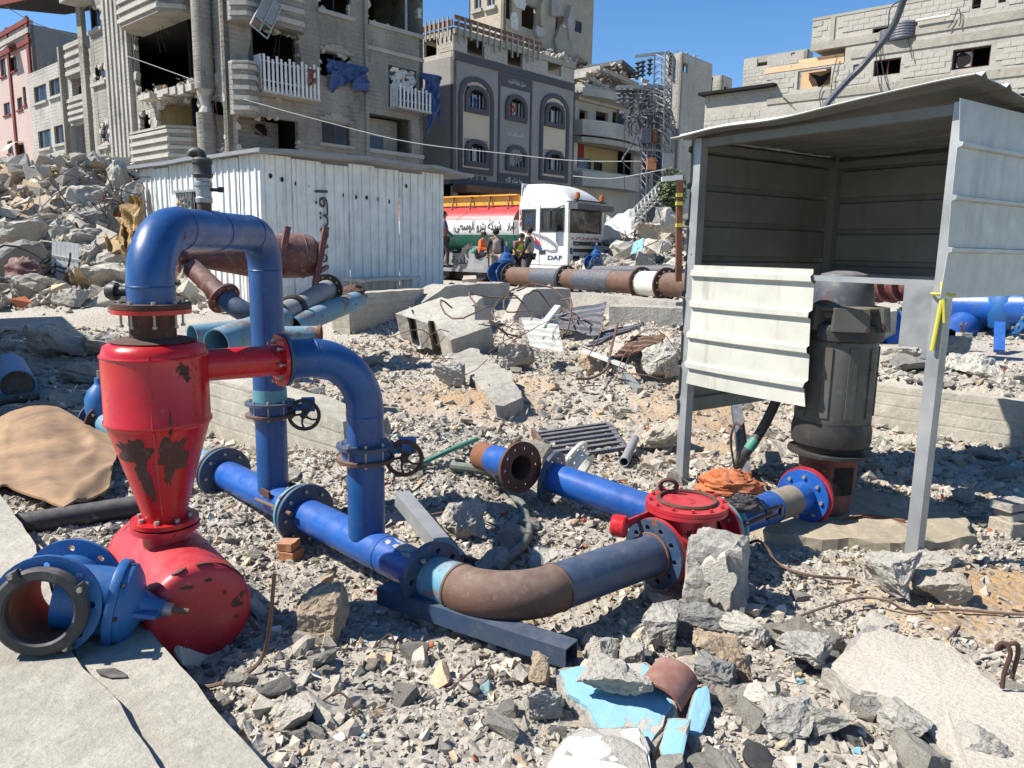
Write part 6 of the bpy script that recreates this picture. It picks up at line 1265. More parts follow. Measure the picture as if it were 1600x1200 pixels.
m = MB(); UR.box(m, UR.tz(1298, 40)[0], UR.tz(1305, 40)[0], zu_, zTop, .0, .05); m.build('concrete_pillar', M['f_mortar'], rh)
ex_ = [o for o in orr]+[(0, tX, z-.32, z+.02) for z in bandz]+[(UR.tz(1298, 40)[0]-.02, UR.tz(1305, 40)[0]+.02, zu_, zTop)]+[(t1_, ta+.02, UR.tz(1240, 108)[1]-.02, zu_), (tb_-9, tb_, zu_, zTop+1)]+[(0, t1_, zA-.02, 40), (t1_, UR.tz(1320, 120)[0], UR.tz(1250, 150)[1]-1.1, UR.tz(1250, 150)[1])]
laid_blocks(UR, (0.0, min(tX, UR.tz(1640, 100)[0]), 5.6, zTop), ex_, rh, 'f_blk2', 300, seed=9)
# stepped face remnants, pipe, wires on the wall
m = MB(); m.cyl(UR.p(*UR.tz(1433, 34), .15), UR.p(*UR.tz(1486, 25), .15), .05, n=8); m.build('drain_pipe', M['white_cast'], rh, True)
for k, pts in enumerate((((1370, 62), (1372, 100), (1375, 130), (1382, 158)), ((1377, 62), (1380, 105), (1390, 140), (1394, 155)), ((1420, 60), (1424, 80), (1427, 93)), ((1310, 90), (1303, 120), (1300, 150), (1303, 165)), ((1285, 170), (1282, 150), (1288, 136), (1300, 135)), ((1223, 150), (1232, 158), (1240, 165)), ((1498, 15), (1490, 35), (1482, 45)), ((1500, 15), (1503, 30), (1500, 42)))):
    MB().sweep(spline([UR.p(*UR.tz(*p), .12) for p in pts], 4), .018, 5).build('loose_wire', M['rubber'], rh)
for k, (px, h_, r_) in enumerate(((1409, 31, .55), (1386, 18, .42))):
    t, z = UR.tz(px, 62); c = UR.p(t, z, .02-.3); s = thing('water_tank', tuple(c), ('large' if k == 0 else 'small')+' black plastic water tank in the wall niche of the long block house', 'water tank'); hh = UR.tz(px, 62-h_)[1]-z
    m = MB(); prof = [(0, 0), (r_, 0)]; 
    for q in range(6): prof += [(r_, hh*.8*(q+.3)/6), (r_*1.03, hh*.8*(q+.6)/6)]
    prof += [(r_*.95, hh*.86), (r_*.4, hh), (0, hh)]; m.lathe(prof, c, Zv, 24); m.build('tank_shell', M['slate'], s, True, ang=30); MB().cyl(c+Zv*hh*.98, c+Zv*(hh*1.05), r_*.3, n=14).build('lid', M['black'], s, True)
# thick cable from the wall to the shelter roof
cpts = spline([D(1416, -12, 20), D(1393, 45, 20.5), D(1350, 100, 21), D(1322, 128, 21), D(1290, 165, 20.5), D(1262, 210, 20)], 6)
MB().sweep(cpts, .085, 8).build('overhead_cable_bundle', M['slate'], None, True, label='thick dark bundle of cables slanting down in front of the long block house', cat='cable')
MB().sweep(spline([D(1440, -8, 26), D(1395, 8, 26), D(1388, 40, 26)], 5), .02, 5).build('overhead_wire', M['black'], None, label='thin wire curling beside the black water tanks', cat='wire')
for k, (pts, lb) in enumerate((([(200, 88, 32), (300, 124, 32), (312, 128, 32)], 'thin white wire sagging across the burnt balcony void'), ([(380, 155, 31), (500, 188, 31), (640, 222, 31), (790, 240, 31), (900, 251, 31), (1020, 252, 31)], 'long thin wire crossing in front of the arched-window house'), ([(895, 275, 30), (950, 279, 30), (1000, 272, 30), (1050, 262, 30)], 'slack wire in front of the half-collapsed house'), ([(976, 175, 30), (975, 240, 30), (976, 292, 30), (982, 300, 30)], 'wire hanging straight down left of the utility pole'), ([(8, 10, 33), (60, 38, 33), (130, 60, 33)], 'thin wire near the roof canopy at the top left'))):
    MB().sweep(spline([D(*p) for p in pts], 6), .014, 5).build('overhead_wire', M['white_cast'] if k in (0, 1, 2) else M['rubber'], None, label=lb, cat='wire')
# ---------------------------------------------------------------- white sheet-metal cabin
CC0 = D(415, 500, 14.9); cz = CC0.z; UCn = Fac(CC0, UD, -VD); VCn = Fac(CC0, VD, -UD); zt = UCn.tz(415, 241)[1]; Lr = UCn.tz(693, 300)[0]; Ll = VCn.tz(220, 300)[0]
cn = thing('sheet_metal_cabin', (CC0.x, CC0.y+2, cz), 'white ribbed sheet-metal cabin with a barred window and black graffiti', 'cabin')
n_ = 7
for k in range(n_):
    a = Lr*k/n_; zz = zt-.0; ribbed(Zv, UD, UCn.p(a+.004, cz, .012*(k % 2)), zz-cz-.03*(k % 3), Lr/n_-.006, -VD, Lr/n_/3, .06, .03, .006, k, Lr/n_/6, 6).build('wall_sheet', M['white'], cn)
wz = VCn.r(276, 300, 322, 330)
for k in range(7):
    a = Ll*k/7; L_ = Ll/7
    if a < wz[1] and a+L_ > wz[0]:
        ribbed(Zv, VD, VCn.p(a+.004, cz, 0), wz[2]-cz, L_-.006, -UD, L_/3, .06, .03, .0, k, L_/6, 4).build('wall_sheet', M['white'], cn); ribbed(Zv, VD, VCn.p(a+.004, wz[3], 0), zt-wz[3], L_-.006, -UD, L_/3, .06, .03, .0, k, L_/6, 3).build('wall_sheet', M['white'], cn)
    else: ribbed(Zv, VD, VCn.p(a+.004, cz, .012*(k % 2)), zt-cz-.02*(k % 3), L_-.006, -UD, L_/3, .06, .03, .006, k, L_/6, 6).build('wall_sheet', M['white'], cn)
a0 = int(wz[0]/(Ll/7))*Ll/7; a1 = (int(wz[1]/(Ll/7))+1)*Ll/7
for x0, x1 in ((a0, wz[0]), (wz[1], a1)):
    if x1-x0 > .05: strip(VCn, cn, 'wall_sheet', 'white', (x0, x1, wz[2], wz[3]), .0, .004)
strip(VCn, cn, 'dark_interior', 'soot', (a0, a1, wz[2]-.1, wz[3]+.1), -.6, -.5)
for k in range(9): t = wz[0]+(wz[1]-wz[0])*(k+.5)/9; MB().cyl(VCn.p(t, wz[2], .0), VCn.p(t, wz[3], .0), .012, n=6).build('window_bar', M['steel'], cn)
strip(VCn, cn, 'window_frame', 'steel', (wz[0]-.05, wz[1]+.05, wz[3], wz[3]+.05), -.02, .06)
A_ = UCn.p(-.18, zt+.02, .20)-VD*.0; q = [UCn.p(-.2, zt, .35), UCn.p(Lr+.6, zt-.02, .4), UCn.p(Lr+.6, zt-.02, -Ll-.2), UCn.p(-.2, zt+.0, -Ll-.2)]
def crf(u, v): p = (q[0].lerp(q[1], u)).lerp(q[3].lerp(q[2], u), v); return p+Zv*(.08*math.sin(u*PI)*(1-v)+.03*math.sin(u*17)*.4+.04*noise.noise(Vector((u*7, v*5, 1)))+.03)
MB().sheet(crf, 40, 10, .07, Zv).build('roof_sheet', M['pvc'], cn)
for k in range(9): t = Ll*(k+.2)/9; MB().box(VCn.p(t, zt+.02, .08), (.08, .1, .05)).build('rafter_end', M['wood'], cn)
text_part('graffiti', arabic('افتد'), M['black'], cn, UCn.p(UCn.tz(512, 375)[0], UCn.tz(512, 372)[1], .045), Zv, -UD, .30, .95, depth=.004, bold=.0); text_part('graffiti', arabic('رس'), M['black'], cn, UCn.p(UCn.tz(510, 405)[0], UCn.tz(510, 410)[1], .045), Zv, -UD, .24, .42, depth=.004, bold=.01)
for px, py in ((422, 275), (440, 281), (462, 287), (480, 290), (537, 305), (555, 308), (572, 309), (591, 312), (607, 315), (634, 291)):
    t, z = UCn.tz(px, py); m = MB(); m.prism([(.035*math.cos(a)*(1+.3*math.sin(3*a+px)), .05*math.sin(a)) for a in [2*PI*i/8 for i in range(8)]], UCn.p(t, z, .006+.012), UD, Zv, -VD, .003); m.build('shrapnel_hole', M['soot'], cn)  # raised dark discs stand in for the shade inside the holes
m = MB(); UCn.box(m, .02, Lr, cz-.15, cz, -.05, .05); m.build('base_rail', M['rust'], cn)
for p, u_, L_ in ((VCn, VD, Ll),):
    m = MB(); p.box(m, .02, L_, cz-.15, cz, -.05, .05); m.build('base_rail', M['rust'], cn)
# ---------------------------------------------------------------- maroon filter lying on the pipe frame
mf = thing('maroon_filter', tuple(D(400, 480, 9.6)), 'maroon cone-shaped filter tank lying on its side behind the blue U pipe, with steel feet', 'filter tank')
fa = D(277, 402, 9.3); fb = D(500, 399, 10.2); fx_ = (fb-fa).normalized(); L_ = (fb-fa).length; rr = .285
b = MB(); b.lathe([(0, -.02), (.12, -.02), (.12, .0), (.10, .04), (.13, .25), (.235, L_*.42), (rr, L_*.55), (rr, L_*.86), (rr*.93, L_*.93), (rr*.6, L_*.98), (0, L_)], fa, fx_, 40); b.build('tank_body', M['maroon'], mf, True, ang=30)
for q_ in (L_*.55, L_*.86): weld(mf, fa+fx_*q_, fx_, rr+.002, 'maroon', .008)
flange(mf, fa, fx_, .19, .09, .03, 'maroon', 8, .012)
for q_, t_ in ((L_*.78, .0), (L_*1.06, .1)):
    c = fa+fx_*q_+Vector((0, -.3, .0)); MB().bar(c+Zv*.36+fx_*.06, c-Zv*.36-fx_*.10, .07, .07).build('foot_rail', M['maroon'], mf); MB().bar(c+Vector((0, .25, .12)), c+Zv*.1, .05, .05).build('foot_bracket', M['maroon'], mf)
    MB().bar(c+Vector((0, .25, -.15)), c-Zv*.2-fx_*.03, .05, .05).build('foot_bracket', M['maroon'], mf)
pA = D(300, 418, 9.3); pB = D(350, 466, 9.0); pC = D(384, 490, 8.9)
pipe(mf, [pA, pB], .115, 'maroon', 'arm_pipe', 28); flange(mf, pB, (pB-pA), .20, .1, .03, 'maroon', 8, .012)
ae = thing('blue_arm_pipe', tuple(pC), 'dark blue pipe bending down from the maroon filter arm to the ground pipes', 'pipe'); pipe(ae, [pB+(pB-pA).normalized()*.02]+bendpath(pB+(pC-pB)*.2, pC, D(470, 505, 9.3), .25, 8)[1:], .12, 'navy', 'bent_pipe', 28)
def simplepipe(name, label, pts, r_, mat, cat='pipe', wall=.012, fl=None, flm='navy', **k):
    t = thing(name, tuple(Vector(pts[0])), label, cat, **k); pipe(t, pts, r_, mat, 'pipe', 28, wall=wall)
    for q in (fl or ()):
        i = 0 if q == 0 else -1; j = 1 if q == 0 else -2; d = (Vector(pts[i])-Vector(pts[j])).normalized(); flange(t, Vector(pts[i])-d*.01, d, r_*1.6, r_*.9, .03, flm, 10, .013)
    return t
simplepipe('pale_blue_pipe', 'faded pale blue pipe lying behind the red filter top, left of the taller riser', [D(300, 525, 7.9), D(372, 516, 8.3), D(400, 512, 8.4)], .115, 'pale_blue')
simplepipe('open_pipe', 'short pale pipe with its dark open mouth facing left, above the red branch pipe', [D(338, 537, 6.6), D(440, 500, 7.6)], .13, 'pale_blue')
simplepipe('pale_blue_pipe', 'faded pipe piece with two black couplings pointing up right towards the cabin', [D(425, 498, 8.6), D(470, 478, 9.6), D(512, 452, 10.6)], .135, 'pvc', fl=(0, 1), flm='black')
MB().torus(D(458, 484, 9.3), D(512, 452, 10.6)-D(425, 498, 8.6), .16, .035, 24, 8).build('pipe_clamp', M['black'], None, True, label='black clamp ring round the faded pipe beside the taller riser', cat='clamp')
simplepipe('pale_blue_pipe', 'pale blue pipe lying under the coupled pipe, its far end torn and rusty', [D(455, 512, 8.8), D(505, 490, 9.8), D(560, 468, 11)], .13, 'pale_blue'); 
simplepipe('pale_blue_pipe', 'sawn-off pale blue pipe stub with a rusty open end pointing right', [D(445, 524, 7.2), D(498, 523, 7.3)], .085, 'pale_blue'); MB().ring(D(500, 523, 7.3), (1, .1, 0), .095, .07, .03, 24).build('rusty_end_ring', M['rust_org'], None, True, label='orange rusty ring on the end of the sawn-off pale blue stub', cat='ring')
cloth('torn_insulation', D(553, 463, 11), .16, .15, .15, 5, 'rust_dk', 'tangle of brown torn material at the rusty far end of the pale blue pipe', 'debris', n=14)
# ---------------------------------------------------------------- big pipeline across the middle
pl0 = D(800, 431, 23.5); pl1 = D(1085, 447, 16.6); pd = (pl1-pl0); PL_ = pd.length; pd.normalize(); t885 = .42*PL_
bpn = thing('big_pipeline', tuple(pl0-Zv*.3), 'long thick brown and blue pipeline with a white sleeve, crossing in front of the tanker', 'pipeline')
def seg(a, b, mat, label=None, r_=.27): return pipe(bpn, [pl0+pd*a, pl0+pd*b], r_, mat, 'pipe', 32, label=label)
tt = lambda px: next(t for t in [i*.02 for i in range(0, 700)] if proj(pl0+pd*t)[0] >= px)
seg(0, tt(838), 'rust'); seg(tt(838), tt(884), 'slate', 'blue-grey section'); seg(tt(884), tt(1002), 'rust'); seg(tt(1002), tt(1040), 'white_cast', 'white sleeve section', .285); seg(tt(1040), PL_, 'rust'); seg(tt(905), tt(960), 'slate', 'dark blue section', .275)
for px in (800, 1002, 1040): flange(bpn, pl0+pd*tt(px), pd, .38, .2, .05, 'rust_dk' if px != 800 else 'black', 12, .025)
flange(bpn, pl0+pd*tt(884), pd, .36, .2, .12, 'black', 10, .03)
simplepipe('rear_pipeline', 'slimmer dark pipe running behind the big pipeline at the right', [D(928, 424, 23), D(1060, 424, 20)], .16, 'slate', fl=(0,))
def standvalve(px, py, dep, hgt, w_, label):
    c = D(px, py, dep); v = thing('standing_valve', tuple(c), label, 'valve'); m = MB(); m.lathe([(0, 0), (w_*.5, 0), (w_*.5, .05), (w_*.35, .1), (w_*.40, hgt*.35), (w_*.42, hgt*.52), (w_*.5, hgt*.54), (w_*.5, hgt*.62), (w_*.4, hgt*.66), (w_*.34, hgt*.76), (w_*.15, hgt*.84), (w_*.16, hgt), (0, hgt)], c, Zv, 18); m.build('valve_body', M['blue'], v, True, ang=30)
    flange(v, c+Zv*hgt*.25+Vector((.0, -w_*.35, 0)), pd, w_*.62, w_*.2, .05, 'blue', 8, .02); flange(v, c+Zv*hgt*.25+Vector((-w_*.5, 0, 0)), pd, w_*.62, w_*.2, .05, 'blue', 0); MB().cyl(c+Zv*hgt, c+Zv*(hgt*1.12), w_*.06, n=8).build('stem', M['bolt'], v, True); return v
standvalve(791, 441, 23.9, 1.1, .55, 'blue standing valve at the left end of the big pipeline, before the people'); standvalve(931, 420, 23.5, .7, .36, 'blue standing valve right of the truck cab behind the big pipeline')
# ---------------------------------------------------------------- concrete foundation walls in the middle
def wpx(a, ya, da, b, yb, db, dz, th, mat, label, side=1, name='foundation_wall', **k):
    p0 = D(a, ya, da); p1 = D(b, yb, db); z1 = (p0.z+p1.z)/2
    return wallseg(name, p0, p1, z1-dz, z1, th, mat, label, side=side, **k)
wpx(545, 466, 12.6, 662, 446, 14.6, .9, .35, 'conc_board', 'dark boarded foundation wall right of the torn pipe end, in front of the cabin', seed=11, sub=.2)
wpx(660, 449, 14.2, 797, 441, 16.4, .9, .5, 'conc', 'broken-ended concrete wall left of the big pipeline start', seed=12, brk=(.35, 0), rough=.03, sub=.2)
wpx(800, 452, 13.8, 892, 450, 14.2, 1.0, .5, 'conc', 'short concrete wall stub in the centre with a crumbling left end', seed=13, brk=(.6, 0), rough=.03, sub=.2)
wpx(890, 455, 15.6, 1056, 475, 13.0, .9, .55, 'conc', 'long grey concrete wall below the big pipeline', seed=14, sub=.2); wpx(952, 481, 12.6, 1075, 480, 12.4, .95, .5, 'conc', 'square-ended concrete wall block right, beside the shelter post', seed=15, sub=.2)
wpx(560, 437, 15.5, 660, 432, 17.5, .06, .6, 'cream', 'crumpled sheet lying along the top of the dark foundation wall', name='crumpled_sheet', cat='sheet', seed=3, rough=.05, sub=.15)
# big tipped slab with notched edge
def hero(name, label, pts, th, mat, seed, cat='concrete chunk', **k): return slabpoly(name, pts, th, mat, seed, label=label, cat=cat, **k)
BS = hero('broken_beam_slab', 'large pale notched concrete slab lying tipped in the middle of the rubble', [D(618, 490, 11.4), D(636, 495, 11.25), D(640, 478, 11.6), D(650, 499, 11.1), D(668, 505, 10.95), D(672, 490, 11.3), D(684, 512, 10.8), D(704, 532, 10.5), D(768, 509, 11.0), D(742, 480, 11.5), D(690, 464, 12.4)], .45, 'conc_lt', 31, rough=.015, sub=.12, jag=.01)
hero('broken_beam_slab', 'rounded pale concrete piece behind the large notched slab', [D(688, 470, 13.2), D(745, 460, 13.6), D(755, 464, 13.4), D(738, 477, 12.9), D(700, 480, 12.7)], .3, 'conc_lt', 32, rough=.03, sub=.12, jag=.03)
# ---------------------------------------------------------------- tanker truck
hT = Vector((math.cos(R(37)), -math.sin(R(37)), 0)); nT = Vector((-math.sin(R(37)), -math.cos(R(37)), 0)); K = D(886, 424, 28.0); zG = .5; K = Vector((K.x, K.y, 0))
TK = Fac(K, -hT, nT); TF = Fac(K, -nT, hT); tk = thing('tanker_truck', (K.x-2, K.y+2, zG), 'tanker truck with white cab and a tank striped red, white and green', 'truck')
zc0, zc1, zc2 = TK.tz(850, 424)[1], TK.tz(850, 317)[1], TK.tz(840, 287)[1]; Lc = TK.tz(811, 360)[0]; Wf = 2.5
win1, win2 = TK.r(817, 329, 835, 358), TK.r(846, 327, 880, 360); wsh = TF.r(890, 328, 940, 365)
m = wall_open(TK, .12, Lc, zc0+.25, zc1, [win1, win2], .06); m.build('cab_side', M['white'], tk)
m = MB(); TF.box(m, .0, Wf, zc0+.05, wsh[2], -.12, 0); m.build('cab_front', M['white'], tk); m = MB(); TF.box(m, 0, .12, wsh[2], zc1, -.14, -.02); TF.box(m, Wf-.12, Wf, wsh[2], zc1, -.14, -.02); TF.box(m, .12, Wf-.12, wsh[3]+.05, zc1, -.14, -.02); m.build('windscreen_frame', M['white'], tk)
m = MB(); TF.box(m, .1, Wf-.1, wsh[2], wsh[3]+.05, -.12, -.08); m.build('windscreen', M['glass'], tk)
m = MB(); TK.box(m, .1, Lc, zc0+.3, zc1, -Wf, -Wf+.06); m.build('cab_side', M['white'], tk); m = MB(); TK.box(m, Lc-.06, Lc, zc0+.3, zc1, -Wf, -.06); m.build('cab_back', M['white'], tk); m = MB(); TK.box(m, .1, Lc, zc1, zc1+.05, -Wf, 0); m.build('cab_roof', M['white'], tk)
m = MB(); TK.box(m, .3, Lc-.1, zc0+.3, zc0+1.2, -Wf+.1, -.3); m.build('seats', M['soot'], tk)
for w_ in (win1, win2):
    m = MB(); TK.box(m, *w_, -.05, -.03); m.build('side_window', M['glass'], tk)
    a, b_, c, d = w_; m = MB(); TK.box(m, a-.05, a, c-.05, d+.05, .0, .02); TK.box(m, b_, b_+.05, c-.05, d+.05, .0, .02); TK.box(m, a, b_, c-.05, c, .0, .02); TK.box(m, a, b_, d, d+.05, .0, .02); m.build('window_rubber', M['black'], tk)
# wind deflector
def dfl(u, v):
    x = .05+(Lc-.05)*u; hgt = (zc2-zc1)*(1-(1-min(1, u*1.25))**2.4)**.75; w_ = Wf*(.94-.1*0); a = (v-.5)*2; e = (1-abs(a)**5)**.35; return TK.p(x, zc1+.06+hgt*e, -Wf/2+a*Wf*.47)
m = MB(); m.grid(dfl, 16, 24); m.build('wind_deflector', M['white'], tk, True, ang=50); m = MB(); m.prism([(0, 0), (Wf*.94, 0), (Wf*.92, zc2-zc1), (Wf*.02, zc2-zc1)], TK.p(Lc, zc1+.05, -Wf*.03), -nT, Zv, hT, .03); m.build('deflector_back', M['white'], tk)
m = MB(); TF.box(m, -.02, Wf+.02, wsh[3]-.02, wsh[3]+.18, .0, .38); m.build('sun_visor', M['slate'], tk)
for py, hgt in ((378, 6), (389, 5), (400, 5), (409, 4)):
    z = TF.tz(920, py)[1]; z2 = TF.tz(920, py+hgt)[1]; m = MB(); TF.box(m, .35, Wf-.25, z2, z, .0, .03); m.build('grille_slot', M['black'], tk)
m = MB(); TF.box(m, 0, Wf, zc0-.25, zc0+.18, -.1, .16); m.build('bumper', M['pvc'], tk); 
for s_ in (.35, Wf-.35): m = MB(); TF.box(m, s_-.2, s_+.2, zc0-.1, zc0+.1, .162, .18); m.build('headlight', M['glass'], tk)
text_part('lettering', 'DAF', M['pvc'], tk, TF.p(Wf*.62, TF.tz(930, 383)[1], .035), TF.d, Zv, .13, .5, depth=.01, bold=.03); text_part('lettering', '85', M['pvc'], tk, TF.p(.42, TF.tz(905, 385)[1], .035), TF.d, Zv, .13, .25, depth=.01, bold=.03)
text_part('lettering', arabic('شركة بترو الوسطى للنقل غزة'), M['red'], tk, TF.p(.2, TF.tz(900, 375)[1], .01), TF.d, Zv, .13, 1.9, depth=.006)
TKr = -TK.d
text_part('lettering', 'DAF', M['navy'], tk, TK.p(TK.tz(856, 405)[0], TK.tz(861, 406)[1], .012), TKr, Zv, .16, .62, depth=.006, bold=.02)
for k, ch in enumerate('DAF'): text_part('lettering', ch, M['red'], tk, TK.p(TK.tz(812.5, 340)[0], TK.tz(812, 336+k*9)[1], .01), TKr, Zv, .17, .11, depth=.006, bold=.02)
text_part('lettering', arabic('النور'), M['tarp'], tk, TK.p(win1[1]-.05, win1[2]+.2, -.02), TKr, Zv, .35, .42, depth=.006)
text_part('lettering', arabic('ا'), M['tarp'], tk, TF.p(.12, TF.tz(893, 397)[1], .01), TF.d, Zv, .22, .2, depth=.006, bold=.02)
def swoosh(pts, w_, mat):
    m = MB(); P = spline([TK.p(*TK.tz(*p), .012) for p in pts], 6); n = len(P); 
    for i in range(n-1):
        k = math.sin(PI*(i+.5)/n)*w_/2+.01; m.hexa([P[i]-Zv*k-nT*.004, P[i+1]-Zv*k-nT*.004, P[i+1]-Zv*k+nT*.0, P[i]-Zv*k+nT*.0, P[i]+Zv*k-nT*.004, P[i+1]+Zv*k-nT*.004, P[i+1]+Zv*k, P[i]+Zv*k])
    m.build('painted_stripe', M[mat], tk)
swoosh([(817, 361), (835, 366), (855, 374), (868, 384), (871, 390), (862, 393), (850, 390)], .14, 'pvc'); swoosh([(828, 366), (831, 375), (838, 384), (847, 389)], .22, 'tarp'); swoosh([(835, 369), (838, 377), (845, 384)], .18, 'red')
m = MB(); TK.box(m, *TK.r(843, 391, 852, 397), .0, .02); m.build('door_handle', M['black'], tk); m = MB(); TK.box(m, TK.tz(843, 380)[0]-.01, TK.tz(843, 380)[0]+.01, zc0+.3, zc1-.1, .0, .006); m.build('door_seam', M['black'], tk)
c = TK.p(TK.tz(864, 340)[0], TK.tz(864, 358)[1], .3); MB().box(c+Zv*.3, (.22, .12, .62), rz=R(-37)).build('mirror', M['black'], tk); MB().cyl(c+Zv*.62, TK.p(.2, zc1-.1, 0), .02, n=6).build('mirror_arm', M['black'], tk)
for t in (.55, Wf-.25): c = TF.p(t, zc1+.08, .0+.0); MB().lathe([(0, 0), (.09, 0), (.1, .12), (.07, .22), (0, .24)], c+Zv*.08, Zv, 12).build('beacon', M['orange'], tk, True); MB().cyl(c-Zv*.02, c+Zv*.08, .05, n=8).build('beacon_stem', M['black'], tk)
MB().cyl(TF.p(.3, zc1+.1, .05), TF.p(Wf, zc1+.1, .05), .03, n=8).build('light_bar', M['black'], tk)
m = MB(); TK.box(m, .1, Lc+6.5, zc0-.2, zc0+.22, -Wf+.3, -.35); m.build('chassis', M['black'], tk)
def wheel(t, off, parent, r_=.5, name='wheel'):
    c = TK.p(t, zG+r_, off); w_ = MB(); w_.lathe([(r_*.5, -.14), (r_*.93, -.15), (r_, -.1), (r_, .1), (r_*.93, .15), (r_*.5, .14)], c, nT, 28); ty = w_.build(name, M['rubber'], parent, True); MB().lathe([(0, .06), (r_*.2, .1), (r_*.3, .04), (r_*.48, .02), (r_*.54, .145), (r_*.5, .145)], c, nT, 20).build('rim', M['pvc'], ty, True)
tw0 = TK.tz(858, 415)[0]
for t in (tw0, Lc+3.8, Lc+5.1): wheel(t, -.2, tk); wheel(t, -Wf+.2, tk)
m = MB(); m.sweep(arc(TK.p(tw0, zG+.5, -.12), TK.d, Zv, .66, .1, PI-.1, 12), .10, 8); m.build('wheel_arch', M['rubber'], tk, True)
m = MB(); TK.box(m, .1, Lc, zc0-.12, zc0+.25, -.5, -.02); m.build('step_panel', M['white'], tk)
# tank
zt0, zt1 = TK.tz(750, 391)[1], TK.tz(750, 318)[1]; tzc = (zt0+zt1)/2; hv = (zt1-zt0)/2; Lt0 = Lc+.35; Lt1 = Lc+8.0
def tsec(a0, a1, name, mat, r_=1.0):
    m = MB(); 
    for sd_ in (0, 1):
        f = lambda u, v, s=sd_: TK.p(Lt0+(Lt1-Lt0)*u, tzc+hv*r_*math.sin(a0+(a1-a0)*v), -Wf/2+(1 if s == 0 else -1)*1.2*r_*math.cos(a0+(a1-a0)*v))
        m.grid(f, 2, 24)
    return m.build(name, M[mat], tk, True, ang=60)
am = .30; tsec(am, PI/2, 'tank_red_band', 'red_flat'); tsec(-.33, am, 'tank_white_band', 'white'); tsec(-PI/2, -.33, 'tank_green_band', 'green')
for T_, s_ in ((Lt0, -1), (Lt1, 1)):
    for a0, a1, mt in ((am, PI-am, 'maroon'), (PI+.33, 2*PI-.33, 'green')):
        n = 14; pts = [TK.p(T_, tzc+hv*math.sin(a0+(a1-a0)*i/n), -Wf/2+1.2*math.cos(a0+(a1-a0)*i/n)) for i in range(n+1)]; m = MB(); m.add(pts+[p+TK.d*.03*s_ for p in pts], [tuple(range(n+1)), tuple(range(2*n+1, n, -1))]); m.build('tank_end', M[mt], tk)
    q = [TK.p(T_, tzc+hv*math.sin(a), -Wf/2+1.2*math.cos(a)) for a in (-.33, am, PI-am, PI+.33)]; m = MB(); m.add(q+[p+TK.d*.03*s_ for p in q], [(0, 1, 2, 3), (7, 6, 5, 4)]); m.build('tank_end', M['white'], tk)
def tbend(q, a, b, d):
    z = q.z; s_ = max(-1, min(1, (z-tzc)/hv)); off = -Wf/2+1.2*math.cos(math.asin(s_)); t = (q-TK.P0).dot(TK.d); return TK.p(t, z, off+.010+d*.3)
t1x = TK.tz(709, 350)[0]; t2x = TK.tz(782, 350)[0]; text_part('lettering', arabic('شركة بترو الوسطى'), M['black'], tk, TK.p(t1x, TK.tz(740, 364)[1], 0), TKr, Zv, .50, t1x-t2x, depth=.006, bend=tbend, bold=.02)
t1x = TK.tz(791, 350)[0]; t2x = TK.tz(807, 350)[0]; text_part('lettering', arabic('تمراز')+'/', M['black'], tk, TK.p(t1x, TK.tz(800, 361)[1], 0), TKr, Zv, .36, t1x-t2x, depth=.006, bend=tbend, bold=.02)
zy0, zy1 = TK.tz(750, 317)[1], TK.tz(750, 303)[1]; m = MB(); TK.box(m, Lt0+.2, Lt1-.2, zy0-.05, zy1, -.75, -.68); m.build('walkway_side', M['ochre_y'], tk); m = MB(); TK.box(m, Lt0+.2, Lt1-.2, zy0-.05, zy1, -1.75, -1.68); m.build('walkway_side', M['ochre_y'], tk); m = MB(); TK.box(m, Lt0+.2, Lt1-.2, zy1-.05, zy1, -.68, -.55); m.build('walkway_lip', M['ochre_y'], tk)
for k in range(8): t = Lt0+.6+k*(Lt1-Lt0-1)/7; MB().bar(TK.p(t, zy0-.2, -.5), TK.p(t, zy1+.02, -.64), .05).build('walkway_strut', M['maroon'], tk)
# grey flatbed
fbK = D(762, 448, 25.6); FB = Fac((fbK.x, fbK.y), -hT, nT); fl = thing('flatbed_lorry', (fbK.x-1, fbK.y, zG), 'grey flatbed with Arabic lettering on its side, parked in front of the tanker', 'truck'); fz0, fz1 = FB.tz(730, 421)[1], FB.tz(730, 396)[1]; FL = FB.tz(640, 400)[0]
m = MB(); FB.box(m, 0, FL, fz0, fz1, -.06, 0); m.build('side_board', M['steel'], fl); m = MB(); FB.box(m, 0, FL, fz0-.08, fz0+.02, -2.2, .04); m.build('load_bed', M['pvc'], fl); m = MB(); FB.box(m, -.02, .05, fz0, fz1, -2.2, -.06); m.build('tail_board', M['steel'], fl)
m = MB(); FB.box(m, .05, FL, fz0-.35, fz0-.1, -1.8, -.4); m.build('chassis', M['black'], fl); text_part('lettering', arabic('بلدية غزة'), M['black'], fl, FB.p(FB.tz(684, 410)[0], FB.tz(700, 415)[1], .01), -FB.d, Zv, .32, FB.tz(684, 410)[0]-FB.tz(731, 410)[0], depth=.006, bold=.01)
def wheel2(t, off, r_=.42): 
    c = FB.p(t, zG+r_, off); w_ = MB(); w_.lathe([(r_*.5, -.12), (r_*.93, -.13), (r_, -.1), (r_, .1), (r_*.93, .13), (r_*.5, .12)], c, nT, 24); ty = w_.build('wheel', M['rubber'], fl, True); MB().lathe([(0, .06), (r_*.5, .03), (r_*.54, .12)], c, nT, 16).build('rim', M['pvc'], ty, True)
for t in (.5, 2.2): wheel2(t, -.2); wheel2(t, -2.0)
